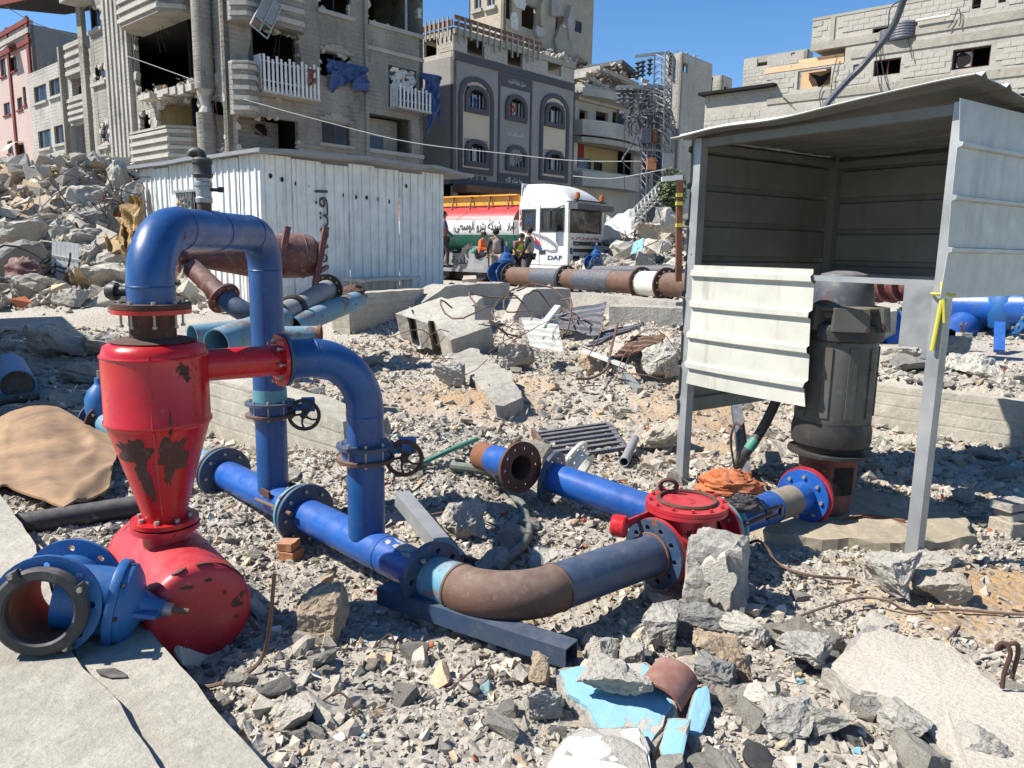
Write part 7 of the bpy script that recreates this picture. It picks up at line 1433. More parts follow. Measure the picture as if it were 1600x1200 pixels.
for k, (px, hh) in enumerate(((712, .35), (722, .3), (733, .35), (742, .25))): t, z = FB.tz(px, 394); cloth('cargo_sack', FB.p(t, fz1-.1, -.8), .35, .3, hh, k+2, 'darkcloth' if k % 2 == 0 else 'green', ('leftmost', 'second from left', 'third from left', 'rightmost')[k]+' '+('dark', 'green')[k % 2]+' bundle on the grey flatbed', 'bundle', n=12)
# ---------------------------------------------------------------- people
def person(px, py_feet, dep, face, label, top, legs, vest=None, hair=(.02, .015, .012), h=1.72, pose='stand', z0=None, cat='person'):
    g = D(px, py_feet, dep); z = z0 if z0 is not None else .5; o = Vector((g.x, g.y, z)); t = thing('person', tuple(o), label, cat); s = h/1.72; c_, s_ = math.cos(face), math.sin(face)
    def W(x, y, zz): return o+Vector((x*c_-y*s_, x*s_+y*c_, zz))*s      # y = forward
    sit = pose == 'sit'; dz = -.42 if sit else 0; lean = {'stand': 0, 'lean': .22, 'bend': .42, 'sit': .1}[pose]
    hips = (0, 0, .95+dz); chest = (0, lean*.75, 1.32+dz-lean*.15); neck = (0, lean*1.0, 1.48+dz-lean*.28); head = (0, lean*1.15+.02, 1.62+dz-lean*.32)
    J = {'hip': (hips, .135), 'belly': ((0, lean*.35, 1.12+dz), .125), 'chest': (chest, .15), 'neck': (neck, .055), 'chin': ((0, head[1]+.02, head[2]-.06), .07), 'head': (head, .098), 'crown': ((0, head[1]-.01, head[2]+.07), .08)}
    E = [('hip', 'belly'), ('belly', 'chest'), ('chest', 'neck'), ('neck', 'chin'), ('chin', 'head'), ('head', 'crown')]; hands = []
    for sd_, nm in ((-1, 'l'), (1, 'r')):
        fw = .10 if (pose != 'stand') else (.04 if sd_ < 0 else .16); el = (sd_*.25, chest[1]+.02, 1.14+dz-lean*.15); wr = (sd_*.22, chest[1]+fw+.12, .95+dz-lean*.1) if pose in ('stand',) else (sd_*.16, chest[1]+.30, 1.12+dz-lean*.3)
        J['sh'+nm] = ((sd_*.19, chest[1], 1.41+dz-lean*.2), .065); J['el'+nm] = (el, .046); J['wr'+nm] = (wr, .032); J['hd'+nm] = ((wr[0]*.97, wr[1]+.05, wr[2]-.06), .036)
        E += [('chest', 'sh'+nm), ('sh'+nm, 'el'+nm), ('el'+nm, 'wr'+nm), ('wr'+nm, 'hd'+nm)]; hands.append((J['hd'+nm][0], sd_))
        if sit: kn = (sd_*.13, .42, .52); an = (sd_*.13, .45, .09)
        else: kn = (sd_*.11, .03+(.08 if sd_ > 0 else 0), .51); an = (sd_*.12, -.02+(.12 if sd_ > 0 else -.05), .09)
        J['th'+nm] = ((sd_*.10, .0, .88+dz), .098); J['kn'+nm] = (kn, .062); J['an'+nm] = (an, .042); J['to'+nm] = ((an[0]*1.1, an[1]+.15, .04), .036); E += [('hip', 'th'+nm), ('th'+nm, 'kn'+nm), ('kn'+nm, 'an'+nm), ('an'+nm, 'to'+nm)]
    def skin(sel, edges, grow, name, mat, parent):
        bm = bmesh.new(); vm = {}; L = bm.verts.layers.skin.verify()
        for k in sel: v = bm.verts.new(W(*J[k][0])); r_ = (J[k][1]+grow)*s; v[L].radius = (r_*(1.18 if k in ('hip', 'belly', 'chest') else 1), r_*(.82 if k in ('hip', 'belly', 'chest') else 1)); v[L].use_root = (k == sel[0]); vm[k] = v
        for a, b2 in edges: bm.edges.new((vm[a], vm[b2]))
        me = bpy.data.meshes.new('b'); bm.to_mesh(me); bm.free(); ob = bpy.data.objects.new('b', me); COL.objects.link(ob); ob.modifiers.new('s', 'SKIN').use_smooth_shade = True; sb = ob.modifiers.new('u', 'SUBSURF'); sb.levels = sb.render_levels = 1
        dg = bpy.context.evaluated_depsgraph_get(); m2 = bpy.data.meshes.new_from_object(ob.evaluated_get(dg)); bpy.data.objects.remove(ob); m2.transform(WM[parent.name].inverted()); m2.materials.clear(); m2.materials.append(mat); m2.shade_smooth(); return link_mesh(name, m2, parent)
    body = skin(list(J), E, 0, 'body', M['skin'], t)
    tors = ['hip', 'belly', 'chest', 'shl', 'ell', 'wrl', 'shr', 'elr', 'wrr']; skin(tors, [e for e in E if e[0] in tors and e[1] in tors], .012, 'shirt', M[top], t)
    lg = ['hip', 'thl', 'knl', 'anl', 'thr', 'knr', 'anr']; skin(lg, [e for e in E if e[0] in lg and e[1] in lg], .014, 'trousers', M[legs], t)
    if vest: 
        J['hip2'] = (((hips[0]), hips[1], hips[2]+.02), .14); vs_ = ['hip2', 'belly', 'chest']; J['shl2'] = ((-.14, chest[1], 1.41+dz-lean*.2), .07); J['shr2'] = ((.14, chest[1], 1.41+dz-lean*.2), .07); skin(['hip2', 'belly', 'chest', 'shl2', 'shr2'], [('hip2', 'belly'), ('belly', 'chest'), ('chest', 'shl2'), ('chest', 'shr2')], .03, 'vest', M[vest], t)
    hc = W(0, head[1]-.025, head[2]+.03); hm = MB(); hm.ball(hc, .108*s, 14, 8, (1, 1.05, .95)); hm.build('hair', M['hair'], t, True)
    for sd_ in (-1, 1): MB().ball(W(sd_*.035, head[1]+.098, head[2]+.005), .012*s, 8, 5).build('eye', M['black'], t, True); MB().ball(W(sd_*.1, head[1]+.01, head[2]-.01), .026*s, 8, 6, (.5, .8, 1.2)).build('ear', M['skin'], t, True)
    MB().ball(W(0, head[1]+.115, head[2]-.02), .018*s, 8, 6, (.8, 1, 1.4)).build('nose', M['skin'], t, True)
    for (hx_, hy_, hz_), sd_ in hands:
        m = MB()
        for f in range(4): a = W(hx_+(f-1.5)*.018, hy_+.02, hz_-.02); b2 = W(hx_+(f-1.5)*.02, hy_+.045, hz_-.05); c2 = W(hx_+(f-1.5)*.018, hy_+.04, hz_-.085+abs(f-1.5)*.006); m.sweep([a, b2, c2], [.010*s, .009*s, .007*s], 6)
        m.sweep([W(hx_-sd_*.03, hy_, hz_), W(hx_-sd_*.05, hy_+.03, hz_-.03)], [.011*s, .008*s], 6); m.build('fingers', M['skin'], t, True)
    for nm in 'lr': a = J['an'+nm][0]; MB().ball(W(a[0]*1.03, a[1]+.07, .045), .06*s, 10, 6, (.8, .8, .8)).sweep([W(a[0], a[1]-.04, .05), W(a[0]*1.05, a[1]+.08, .045), W(a[0]*1.1, a[1]+.19, .035)], [.05*s, .055*s, .035*s], 10).build('shoe', M['black'], t, True)
    return t
M['skin'] = paint('skin', (0.36, 0.20, 0.13), (0.30, 0.16, 0.10), dust=0, rough=.6, bump=0); M['hair'] = paint('black_hair', (.015, .012, .010), dust=0, rough=.8)
M['beige_cloth'] = paint('beige_cloth', (.42, .35, .27), (.36, .30, .23), dust=0, rough=.9); M['hiviz'] = paint('yellow_hi_vis', (.55, .80, .03), (.5, .72, .03), dust=0, rough=.7); M['hiviz_o'] = paint('orange_hi_vis', (.85, .16, .03), (.75, .13, .03), dust=0, rough=.7)
person(774, 440, 24.6, .3, 'man in beige vest and pale trousers seen from behind, left of the blue standing valve', 'darkcloth', 'beige_cloth', 'beige_cloth')
person(806, 440, 25.0, -2.4, 'person in a bright yellow hi-vis vest bending between two men in beige vests', 'maroon', 'darkcloth', 'hiviz', pose='lean', h=1.66)
person(826, 440, 24.6, 1.2, 'bearded man in beige vest standing sideways against the white truck cab', 'darkcloth', 'darkcloth', 'beige_cloth', h=1.78)
person(693, 398, 26.3, -1.3, 'worker in orange hi-vis vest standing half hidden at the right edge of the cabin', 'navy', 'darkcloth', 'hiviz_o', h=1.85, z0=fz0+.05)
person(751, 405, 25.9, -1.9, 'worker in orange hi-vis sitting low on the grey flatbed beside the bundles', 'hiviz_o', 'darkcloth', 'hiviz_o', pose='sit', z0=fz0+.05, h=1.6)
hero('concrete_block', 'pale concrete block on the ground under the grey flatbed', [D(722, 437, 23), D(744, 436, 23), D(744, 430, 24), D(724, 431, 24)], .4, 'pumice', 44, sub=.2)
# ---------------------------------------------------------------- utility pole with transformer
up_ = thing('utility_pole', tuple(D(1040, 340, 31)), 'lattice electricity pole with insulators, grey boxes and a dense tangle of wires', 'utility pole'); PX, PY = 1024, 31.0
def Q(px, py, d=31.0): return D(px, py, d)
def lattice(pa, pb, w_, n, name, mat='steel'):
    pa, pb = Vector(pa), Vector(pb); X = (pb-pa).normalized(); a = X.orthogonal().normalized()*w_/2; b_ = X.cross(a.normalized())*w_/2; m = MB(); cs = [a+b_, a-b_, -a-b_, -a+b_]
    for c in cs: m.bar(pa+c, pb+c, .05)
    for i in range(n):
        for k in range(4): m.bar(pa.lerp(pb, i/n)+cs[k], pa.lerp(pb, (i+1)/n)+cs[(k+1) % 4], .03)
    return m.build(name, M[mat], up_)
lattice(Q(1037, 84), Q(1031, 330), .48, 24, 'lattice_mast', 'steel'); lattice(Q(1010, 190), Q(1008, 345), .25, 14, 'lattice_mast', 'pvc')
for a, b_, w_ in (((992, 88), (1046, 82), .10), ((964, 136), (1046, 136), .12), ((968, 175), (1040, 172), .10), ((985, 232), (1040, 236), .10), ((975, 160), (1050, 165), .08), ((1000, 138), (1050, 150), .08)): MB().bar(Q(*a), Q(*b_), w_).build('crossarm', M['steel'] if w_ < .11 else M['pvc'], up_)
for px, py in ((968, 137), (976, 137), (986, 137), (1004, 137), (997, 95), (1005, 93), (1016, 90), (988, 150), (984, 166), (1012, 138)):
    c = Q(px, py); m = MB(); prof = [(0, 0)]
    for k in range(4): prof += [(.05, -.03-.16*k), (.13, -.09-.16*k), (.05, -.13-.16*k)]
    m.lathe(prof+[(0, -.68)], c, Zv, 10); m.build('insulator', M['slate'] if py > 100 else M['rubber'], up_, True)
for (a, b_, mt) in (((1000, 203, 1014, 226), .45, 'slate'), ((1017, 206, 1023, 224), .3, 'rust_org'), ((1032, 242, 1048, 272), .5, 'pvc'), ((1009, 248, 1022, 267), .3, 'brick')):
    p, q = Q(a[0], a[1]), Q(a[2], a[3]); c = (p+q)/2+Vector((0, -.3, 0)); bx = MB().box(c, (abs(q.x-p.x), b_, abs(p.z-q.z))).build('switch_box', M[mt], up_)
rnd = random.Random(12); wires = MB()
for k in range(52):
    a = (rnd.gauss(1018, 16), rnd.uniform(130, 215)); pts = [a]
    for q in range(3): pts.append((pts[-1][0]+rnd.gauss(0, 14)*.8, pts[-1][1]+rnd.uniform(-6, 34)))
    wires.sweep(spline([Q(min(1056, max(972, p[0])), p[1], 31+rnd.uniform(-.7, .7)) for p in pts], 4), rnd.choice((.012, .018, .026)), 4, False)
for k in range(26):
    x = rnd.gauss(1018, 8); wires.sweep(spline([Q(x+rnd.gauss(0, 8), 180, 31), Q(x, 230, 31.2), Q(x+rnd.gauss(0, 5), 300, 31), Q(x+rnd.gauss(0, 5), 345, 31)], 4), rnd.choice((.03, .05)), 4, False)
for k in range(10):
    c = Q(rnd.gauss(1018, 18), rnd.uniform(150, 200)); wires.torus(c, (rnd.uniform(-.4, .4), 1, rnd.uniform(-.4, .4)), rnd.uniform(.2, .4), .013, 16, 4)
wires.build('wire_tangle', M['slate'], up_, kind='stuff')
lattice(Q(1046, 283, 29.5), Q(980, 348, 29.5), .30, 12, 'leaning_lattice', 'white_cast')
# bush behind the shelter post
def bush(c, rx, rz, n, name, label, seed):
    rnd = random.Random(seed); t = thing(name, tuple(c), label, 'bush'); m = MB()
    for k in range(n):
        d = Vector((rnd.gauss(0, 1), rnd.gauss(0, 1), rnd.gauss(0, 1))).normalized()*rnd.random()**.4; p = Vector(c)+Vector((d.x*rx, d.y*rx, rz+d.z*rz)); s = rnd.uniform(.05, .12); a = Vector((rnd.gauss(0, 1), rnd.gauss(0, 1), rnd.gauss(0, 1))).normalized()*s; b_ = a.orthogonal().normalized()*s*.5
        m.add([p-a, p+b_, p+a, p-b_], [(0, 1, 2, 3)])
    m.build('foliage', M['leaf'], t, kind='stuff'); st_ = MB()
    for k in range(6): st_.sweep([Vector(c), Vector(c)+Vector((rnd.uniform(-.5, .5)*rx, 0, rz)), Vector(c)+Vector((rnd.uniform(-1, 1)*rx, 0, rz*1.7))], [.03, .02, .01], 5)
    st_.build('stems', M['wood'], t)
M['leaf'] = paint('leaves', (.07, .11, .025), (.04, .07, .02), dust=.1, rough=.6)
bush(D(1048, 335, 29), .55, .85, 900, 'bush', 'green bush beside the foot of the lattice electricity pole', 3)
rp = thing('rusty_post', tuple(D(1060, 440, 13)), 'rusty post with yellow tape just left of the shelter', 'post'); MB().bar(D(1062, 283, 13.4), D(1060, 440, 13.4), .10).build('post', M['rust_org'], rp); [MB().box(D(1061, y_, 13.38), (.105, .105, .06)).build('yellow_tape', M['yellow'], rp) for y_ in (305, 318, 352)]; MB().bar(D(1034, 280, 13.4), D(1066, 277, 13.4), .08).build('top_arm', M['white_cast'], rp)
# ---------------------------------------------------------------- right-hand side behind the shelter
gpz = .42
g0_ = D(1448, 552, 9.0); bx_ = thing('grey_steel_column', tuple(g0_), 'light grey square steel column standing on the floor behind the shelter', 'column'); w_ = .36
z1 = 1.75; X = Vector((.97, -.25, 0)).normalized(); MB().box(Vector((g0_.x-.05, g0_.y+.15, (gpz+z1)/2)), (w_, .30, z1-gpz), rz=R(-33)).build('column', M['steel'], bx_)
bpd = simplepipe('blue_pipe_line', 'thick blue pipe line with bolted valve at the right edge behind the shelter', [D(1440, 478, 12.8), D(1545, 480, 12), D(1700, 482, 11)], .27, 'blue_lt')
for px in (1538, 1548, 1590, 1600): c = D(px, 481, 12.2-.7*(px-1538)/62); flange(bpd, c, (1, -.12, 0), .39, .2, .05, 'black' if px in (1538, 1600) else 'blue_cast', 12, .026)
MB().lathe([(0, -.36), (.2, -.3), (.3, -.1), (.3, .12), (.2, .32), (0, .42)], D(1569, 481, 11.85), Zv, 20).build('valve_body', M['blue_cast'], bpd, True)
simplepipe('blue_elbow', 'blue pipe elbow curving down to the floor under the thick blue pipe line', bendpath(D(1570, 500, 12.4), D(1515, 500, 12.3), D(1478, 535, 11.6), .5, 10), .24, 'blue_lt')
simplepipe('blue_elbow', 'second blue pipe curving to the floor left of the grey steel column', bendpath(D(1420, 505, 11.2), D(1400, 510, 11.2), D(1370, 545, 10.8), .3, 8), .2, 'blue_lt')
rpz = thing('red_pipe_rack', tuple(D(1385, 462, 13.5)), 'row of red pipe fittings on a beam behind the motor cap', 'pipes')
for k in range(4):
    c = D(1345+k*22, 448, 13.6-.2*k); MB().lathe([(0, -.3), (.25, -.3), (.27, -.2), (.2, -.1), (.2, .2), (.26, .25), (.26, .32), (0, .32)], c, (.3, -.9, .1), 18).build('pipe_fitting', M['maroon'], rpz, True)
    MB().bar(D(1355+k*22, 434, 13.5), D(1357+k*22, 466, 13.5), .1).build('upright', M['rust'], rpz)
MB().bar(D(1330, 463, 13.4), D(1440, 461, 13.0), .1, .08).build('beam', M['maroon'], rpz)
hero('concrete_block', 'pale concrete block on the floor behind the motor, left of the grey column', [D(1362, 487, 10.5), D(1402, 485, 10.8), D(1402, 478, 11.8), D(1364, 480, 11.8)], .38, 'conc_lt', 46, sub=.15)
MB().bar(D(1562, 505, 10), D(1561, 549, 9.6), .12, .05).build('blue_stand', M['blue_lt'], None, label='small blue flat post standing on the floor at the right', cat='post')
MB().box(D(1506, 526, 9.9), (.14, .14, .10)).build('anchor_block', M['conc'], None, label='small concrete anchor cube with rusty bars near the small blue post', cat='block'); MB().sweep([D(1504, 520, 9.9), D(1500, 508, 9.9), D(1504, 503, 9.9)], .012, 5).sweep([D(1506, 520, 9.9), D(1507, 510, 9.9), D(1511, 504, 9.9)], .012, 5).build('rebar_stub', M['rust'], None, label='twisted rusty bars sticking from the anchor cube', cat='rebar')
# ---------------------------------------------------------------- broken concrete, bars and scraps
def gh(px, py, dz=0.0):
    z = 0.0
    for _ in range(14): p = G(px, py, z+dz); z = .5*z+.5*H(p.x, p.y)
    return G(px, py, z+dz)
def detail_rock(sc, seed, n=15, boxy=.8, sub=3, rough=.20):
    bm = rock_mesh(n, seed, (1, sc[1]/sc[0], sc[2]/sc[0]), sub, rough, boxy*.5)
    for v in bm.verts: v.co += noise.noise_vector(v.co*9+Vector((seed, 2, 3)))*.035; v.co *= sc[0]*1.06
    m = MB(); bm.verts.index_update(); m.V = [v.co.copy() for v in bm.verts]; m.F = [tuple(v.index for v in f.verts) for f in bm.faces]; m.I = [0]*len(m.F); bm.free(); return m
def chunk(px, py, w_, h_, mat, label, seed, dep=.8, boxy=.8, rz=None, name='concrete_chunk', cat='concrete chunk', tilt=0.0, lift=0.0, group=None, sub=4):
    b = gh(px, py); s = (b-CAMP).dot(fwd)/FPX; a, c = w_*s/2*1.12, h_*s/2*1.15; m = detail_rock((a, a*dep, c), seed, boxy=boxy, sub=sub)
    az = math.atan2(b.x, b.y); Rm = Matrix.Rotation((rz if rz is not None else random.Random(seed).uniform(-.4, .4))-az, 3, 'Z') @ Matrix.Rotation(tilt, 3, 'Y')
    o = b+Vector((math.sin(az), math.cos(az), 0))*a*dep*.7+Zv*(c*.86+lift)
    m.V = [Rm @ v+o for v in m.V]; return m.build(name, M[mat], None, label=label, cat=cat, group=group, base=tuple(o-Zv*c))
KK = [(505, 1004, 78, 86, 'sand', 'beige sandy boulder with pointed top between the red drum and the square tube', 1, .9, .5, .95),
 (505, 925, 34, 40, 'sand', 'small pointed beige stone just above the big beige boulder', 2, .8, .3, .8), (1386, 942, 78, 78, 'conc', 'big grey boulder against the right front post foot', 3, .9, .6, .2),
 (1452, 912, 66, 42, 'conc', 'grey flattish stone resting right of the post foot on a pale block', 4, .8, .6, .2), (1462, 950, 82, 44, 'pumice', 'pale squarish block under the grey flattish stone by the post', 5, .8, 1, .2),
 (1075, 1002, 118, 48, 'conc_dk', 'dark-faced concrete slab piece left below the upright chunk', 6, .7, .9, .2), (1163, 1015, 76, 52, 'conc_lt', 'pale chunk with rough white face just below the upright chunk', 7, .8, .9, .1),
 (1243, 1062, 88, 66, 'conc', 'rounded pebbly grey chunk above left of the stucco slab', 8, .8, .4, .1), (1118, 1042, 90, 36, 'sand', 'sandy broken block just above the brown curved tile', 9, .8, .8, .1), (1160, 1068, 36, 50, 'sand', 'small sandy knob right of the brown curved tile', 10, .8, .5, .1),
 (1030, 1020, 62, 62, 'conc', 'rough grey chunk above the brown curved tile', 11, .9, .6, .1), (940, 1048, 62, 42, 'conc_rnd', 'grey chunk at the open end of the square tube', 12, .8, .7, .1), (985, 1050, 50, 40, 'conc', 'grey stone between the square tube end and the brown tile', 13, .8, .9, .3),
 (1120, 1088, 82, 46, 'conc_dk', 'jagged dark grey chunk right of the brown curved tile', 14, .8, .4, .3), (1540, 1216, 88, 66, 'conc', 'grey stone at the bottom right corner beside the yellow scrap', 15, .8, .5, .2), (1410, 1172, 84, 62, 'conc', 'grey angular chunk below the stucco slab', 16, .8, .7, .3),
 (1300, 1162, 70, 52, 'conc_rnd', 'mid-grey slab chunk in the lower right heap', 17, .7, .9, .3), (1190, 1128, 58, 50, 'stucco', 'white rough-faced chunk in the lower right heap', 18, .8, .6, .3), (1228, 1158, 92, 46, 'conc', 'wide pebbly chunk below the white rough-faced chunk', 19, .8, .5, .3), (1370, 1125, 60, 30, 'conc_dk', 'flat dark shard left of the stucco slab edge', 20, .8, .9, .2),
 (1500, 790, 34, 26, 'conc', 'grey stone in the sand left of the block stack', 22, .8, .5, .2), (1030, 708, 78, 46, 'pumice', 'pale squared block behind the shelter left post', 23, .8, 1, .2), (918, 588, 46, 34, 'sand', 'tan rounded boulder in the middle rubble', 24, .9, .3, .2),
 (95, 562, 100, 58, 'conc_rnd', 'large shaded boulder right of the thick blue pipe', 25, .8, .5, .2), (165, 560, 60, 36, 'conc_rnd', 'shaded stone behind the large boulder at the left', 26, .8, .5, .2), (130, 605, 60, 40, 'conc_rnd', 'shaded stone in front of the large boulder at the left', 27, .8, .5, .2), (92, 640, 40, 26, 'pumice', 'pale stone by the end of the short black pipe', 28, .8, .5, .2),
 (700, 610, 60, 42, 'conc', 'grey lump in the rubble above the rusty handwheel', 29, .8, .5, .2), (805, 580, 60, 44, 'conc', 'grey lump left of the tan boulder', 30, .8, .5, .2), (1115, 630, 50, 30, 'conc', 'grey stone on the sand under the shelter side sheet', 31, .8, .5, .2), (1370, 1005, 56, 36, 'conc', 'grey stone at the edge of the orange sand', 32, .8, .6, .2),
 (1035, 590, 66, 56, 'conc_lt', 'pale boulder left of the shelter side sheet', 33, .8, .6, .2), (895, 530, 54, 34, 'conc_lt', 'pale slab piece under the dark ribbed sheet', 34, .8, .7, .2), (770, 905, 50, 40, 'conc', 'grey stone below the green hose end', 35, .8, .6, .2), (860, 905, 70, 38, 'conc_lt', 'pale stone behind the brown pipe elbow', 36, .8, .7, .3), (730, 850, 76, 60, 'conc_rnd', 'shaded boulder in the pipe shadow right of the steel tube', 37, .8, .6, .3),
 (850, 1130, 60, 50, 'conc', 'grey chunk left of the sky-blue plaster slab', 38, .8, .6, .3), (845, 1075, 44, 50, 'sand', 'small brown-grey stone below the square tube', 39, .8, .5, .3), (460, 1145, 70, 40, 'conc_rnd', 'shaded stone beside the cracked slab edge', 40, .8, .6, .3), (1560, 660, 60, 40, 'conc_dk', 'grey rubble stone against the boarded wall in the shelter shadow', 41, .8, .6, .3),
 (1515, 590, 90, 34, 'conc_lt', 'broken pale slab lying on the floor behind the right front post', 42, .9, .8, .3), (1400, 573, 56, 30, 'conc', 'grey slab piece left of the right front post on the floor', 43, .9, .8, .3), (1480, 560, 60, 32, 'conc_rnd', 'broken slab piece behind the right front post', 44, .9, .8, .3), (815, 745, 30, 22, 'conc_lt', 'pale stone under the rusty mouth of the short blue pipe', 45, .8, .6, .3)]
for px, py, w_, h_, mt, lb, sd_, dp_, bx2, _ in KK: chunk(px, py, w_, h_, mt, lb, sd_, dp_, bx2)
# the upright chunk with a stucco face
b = gh(1130, 972); s_ = .098; Xc = Vector((.93, -.36, 0)); Yc = Vector((.36, .93, 0)); cw, chh, cd = .135, .188, .12; oc_ = b+Vector((0.0, .14, chh*.92))
m2 = MB(); bm = bmesh.new(); bmesh.ops.create_cube(bm, size=2)
bmesh.ops.subdivide_edges(bm, edges=bm.edges[:], cuts=14, use_grid_fill=True)
for v in bm.verts:
    q = Vector((v.co.x*cw*(1-.14*v.co.z), v.co.y*cd, v.co.z*chh*(1-.10*v.co.x))); f_ = max(abs(v.co.x)+abs(v.co.z), abs(v.co.x)+abs(v.co.y), abs(v.co.y)+abs(v.co.z)); k = ss(1.6, 2.0, f_)
    q = q*(1-.10*float(k)*(1+noise.noise(v.co*3)))+noise.noise_vector(q*16)*.012+noise.noise_vector(q*5)*.03*(1.0 if v.co.z < -.2 or abs(v.co.x) > .6 else .25); v.co = oc_+Xc*q.x+Yc*q.y+Zv*q.z
bm.verts.index_update(); m2.V = [v.co.copy() for v in bm.verts]; m2.F = [tuple(v.index for v in f.verts) for f in bm.faces]; m2.I = [0]*len(m2.F); bm.free()
upc = m2.build('upright_concrete_chunk', M['conc'], None, label='upright grey concrete chunk with a patch of white stucco, beside the red flap valve', cat='concrete chunk')
patch_on(upc, lambda u, v, h: oc_+Xc*(.025+u*.072+v*.02)+Zv*(.02+v*.115-u*.02)-Yc*(cd+.010+h*2), 3, 'stucco', 'stucco_patch', 26, .006); patch_on(upc, lambda u, v, h: oc_+Xc*(-.03+u*.055)+Zv*(.10+v*.03)-Yc*(cd+.006+h), 9, 'conc_dk', 'mortar_patch', 20, .003)
# painted and stuccoed slabs
def gs(pts, z): return [gh(x, y, z) for x, y in pts]
def flat(pts, h0, tilt=(0, 0)):
    P = [G(x, y, h0) for x, y in pts]; c = sum(P, Vector())/len(P); return [Vector((p.x, p.y, h0+(p.x-c.x)*tilt[0]+(p.y-c.y)*tilt[1])) for p in P]
def faced(name, label, pts, th, face, seed, h0, tilt=(0, 0), core='conc', **k):
    P = flat(pts, h0, tilt); o = hero(name, label, P, th, core, seed, rough=.010, sub=.035, jag=.014, **k); nr = (P[1]-P[0]).cross(P[2]-P[1]).normalized(); nr = nr if nr.z > 0 else -nr; c = sum(P, Vector())/len(P)
    rnd = random.Random(seed); E = []
    for i in range(len(P)):
        for q in range(4): p = P[i].lerp(P[(i+1) % len(P)], q/4); E.append(c+(p-c)*(.95+rnd.uniform(-.07, .03)))
    m = MB(); n = len(E); T = [p+nr*(.010) for p in E]; B_ = [p-nr*.006 for p in E]; rings = [T]+[[c+(p-c)*f+nr*(.012+.003*noise.noise(p*9)) for p in E] for f in (.75, .5, .25)]; vs = [v for r_ in rings for v in r_]+[c+nr*.012]+B_
    fs = [(q*n+i, q*n+(i+1) % n, (q+1)*n+(i+1) % n, (q+1)*n+i) for q in range(3) for i in range(n)]+[(3*n+i, 3*n+(i+1) % n, 4*n) for i in range(n)]+[(i, (i+1) % n, 4*n+1+(i+1) % n, 4*n+1+i) for i in range(n)]
    m.add(vs, fs); m.build('painted_face' if 'plaster' in face else 'stucco_face', M[face], o); KEEP_OUT.append([(p.x, p.y) for p in P]); return o
faced('plaster_slab', 'sky-blue plastered slab lying under the grey stone at bottom centre', [(868, 1052), (930, 1043), (1008, 1046), (1045, 1072), (1058, 1108), (1020, 1168), (985, 1150), (940, 1142), (912, 1105), (885, 1085)], .05, 'plaster_blue', 61, .075, (.05, .10))
faced('plaster_slab', 'smaller sky-blue piece right of the large sky-blue slab', [(1068, 1138), (1085, 1090), (1104, 1082), (1112, 1110), (1098, 1140), (1085, 1150)], .04, 'plaster_blue', 62, .07, (-.1, .25))
faced('plaster_slab', 'small square sky-blue piece below the large sky-blue slab', [(1030, 1165), (1045, 1135), (1078, 1138), (1068, 1182), (1042, 1186)], .04, 'plaster_blue', 63, .08, (.1, .3))
faced('plaster_slab', 'large slab with rough cream stucco face at the right bottom', [(1285, 1045), (1360, 985), (1410, 1000), (1470, 1005), (1510, 1035), (1570, 1075), (1700, 1100), (1760, 1250), (1560, 1290), (1490, 1190), (1430, 1130), (1370, 1090), (1330, 1082)], .10, 'stucco', 64, .10, (-.02, .05))
faced('plaster_slab', 'white plastered slab cut by the bottom edge of the view', [(850, 1200), (880, 1160), (905, 1143), (1000, 1143), (1015, 1175), (1025, 1230), (900, 1290), (840, 1260)], .07, 'plaster_white', 65, .09, (0, .06))
chunk(960, 1140, 104, 52, 'conc', 'grey oval stone resting on the sky-blue plastered slab', 51, .8, .4, lift=.09)
# curved clay piece
tl = G(1045, 1075, .08); a_ = Vector((.80, .58, 0)).normalized(); m = MB(); X_ = Vector((.86, -.50, 0)).normalized(); Yb = Vector((.5, .86, 0))
def tf(u, v): an = PI*(.08+.62*(1-u)); return tl+X_*(math.cos(an)*.10-.02)+Zv*(math.sin(an)*.085-.03)+Yb*((v-.5)*.20)
m.sheet(tf, 16, 6, .010, Zv); m.build('curved_clay_piece', M['terra'], None, True, label='curved brown clay tile piece on the sky-blue slab', cat='tile')
MB().bar(gh(1008, 958, .05), gh(1068, 942, .10), .05, .012).build('wood_plank', M['wood'], None, label='short reddish wooden plank left of the upright chunk', cat='plank')
# stacks and props
def blk(px, py, dz, sz, mat, label, rz=0.0, seed=0, name='concrete_block', cat='block', group=None):
    b = gh(px, py); m = MB(); bm = bmesh.new(); bmesh.ops.create_cube(bm, size=1); bmesh.ops.bevel(bm, geom=bm.edges[:], offset=.03, segments=1, affect='EDGES'); bmesh.ops.subdivide_edges(bm, edges=[e for e in bm.edges if e.calc_length() > .5], cuts=6, use_grid_fill=True)
    Rm = Matrix.Rotation(rz, 3, 'Z')
    for v in bm.verts: v.co = Rm @ Vector((v.co.x*sz[0], v.co.y*sz[1], v.co.z*sz[2]))+b+Zv*(dz+sz[2]/2); v.co += noise.noise_vector(v.co*20+Vector((seed, 0, 0)))*.005
    bm.verts.index_update(); m.V = [v.co.copy() for v in bm.verts]; m.F = [tuple(v.index for v in f.verts) for f in bm.faces]; m.I = [0]*len(m.F); bm.free(); return m.build(name, M[mat], None, label=label, cat=cat, group=group)
blk(1582, 835, -.02, (.22, .16, .12), 'pumice', 'pale bottom block of the stack at the right edge', .3, 1); blk(1590, 833, .10, (.24, .15, .05), 'conc_rnd', 'thin grey middle block of the stack at the right edge', .15, 2); blk(1575, 832, .155, (.20, .14, .05), 'conc', 'thin grey top block of the stack at the right edge', .4, 3)
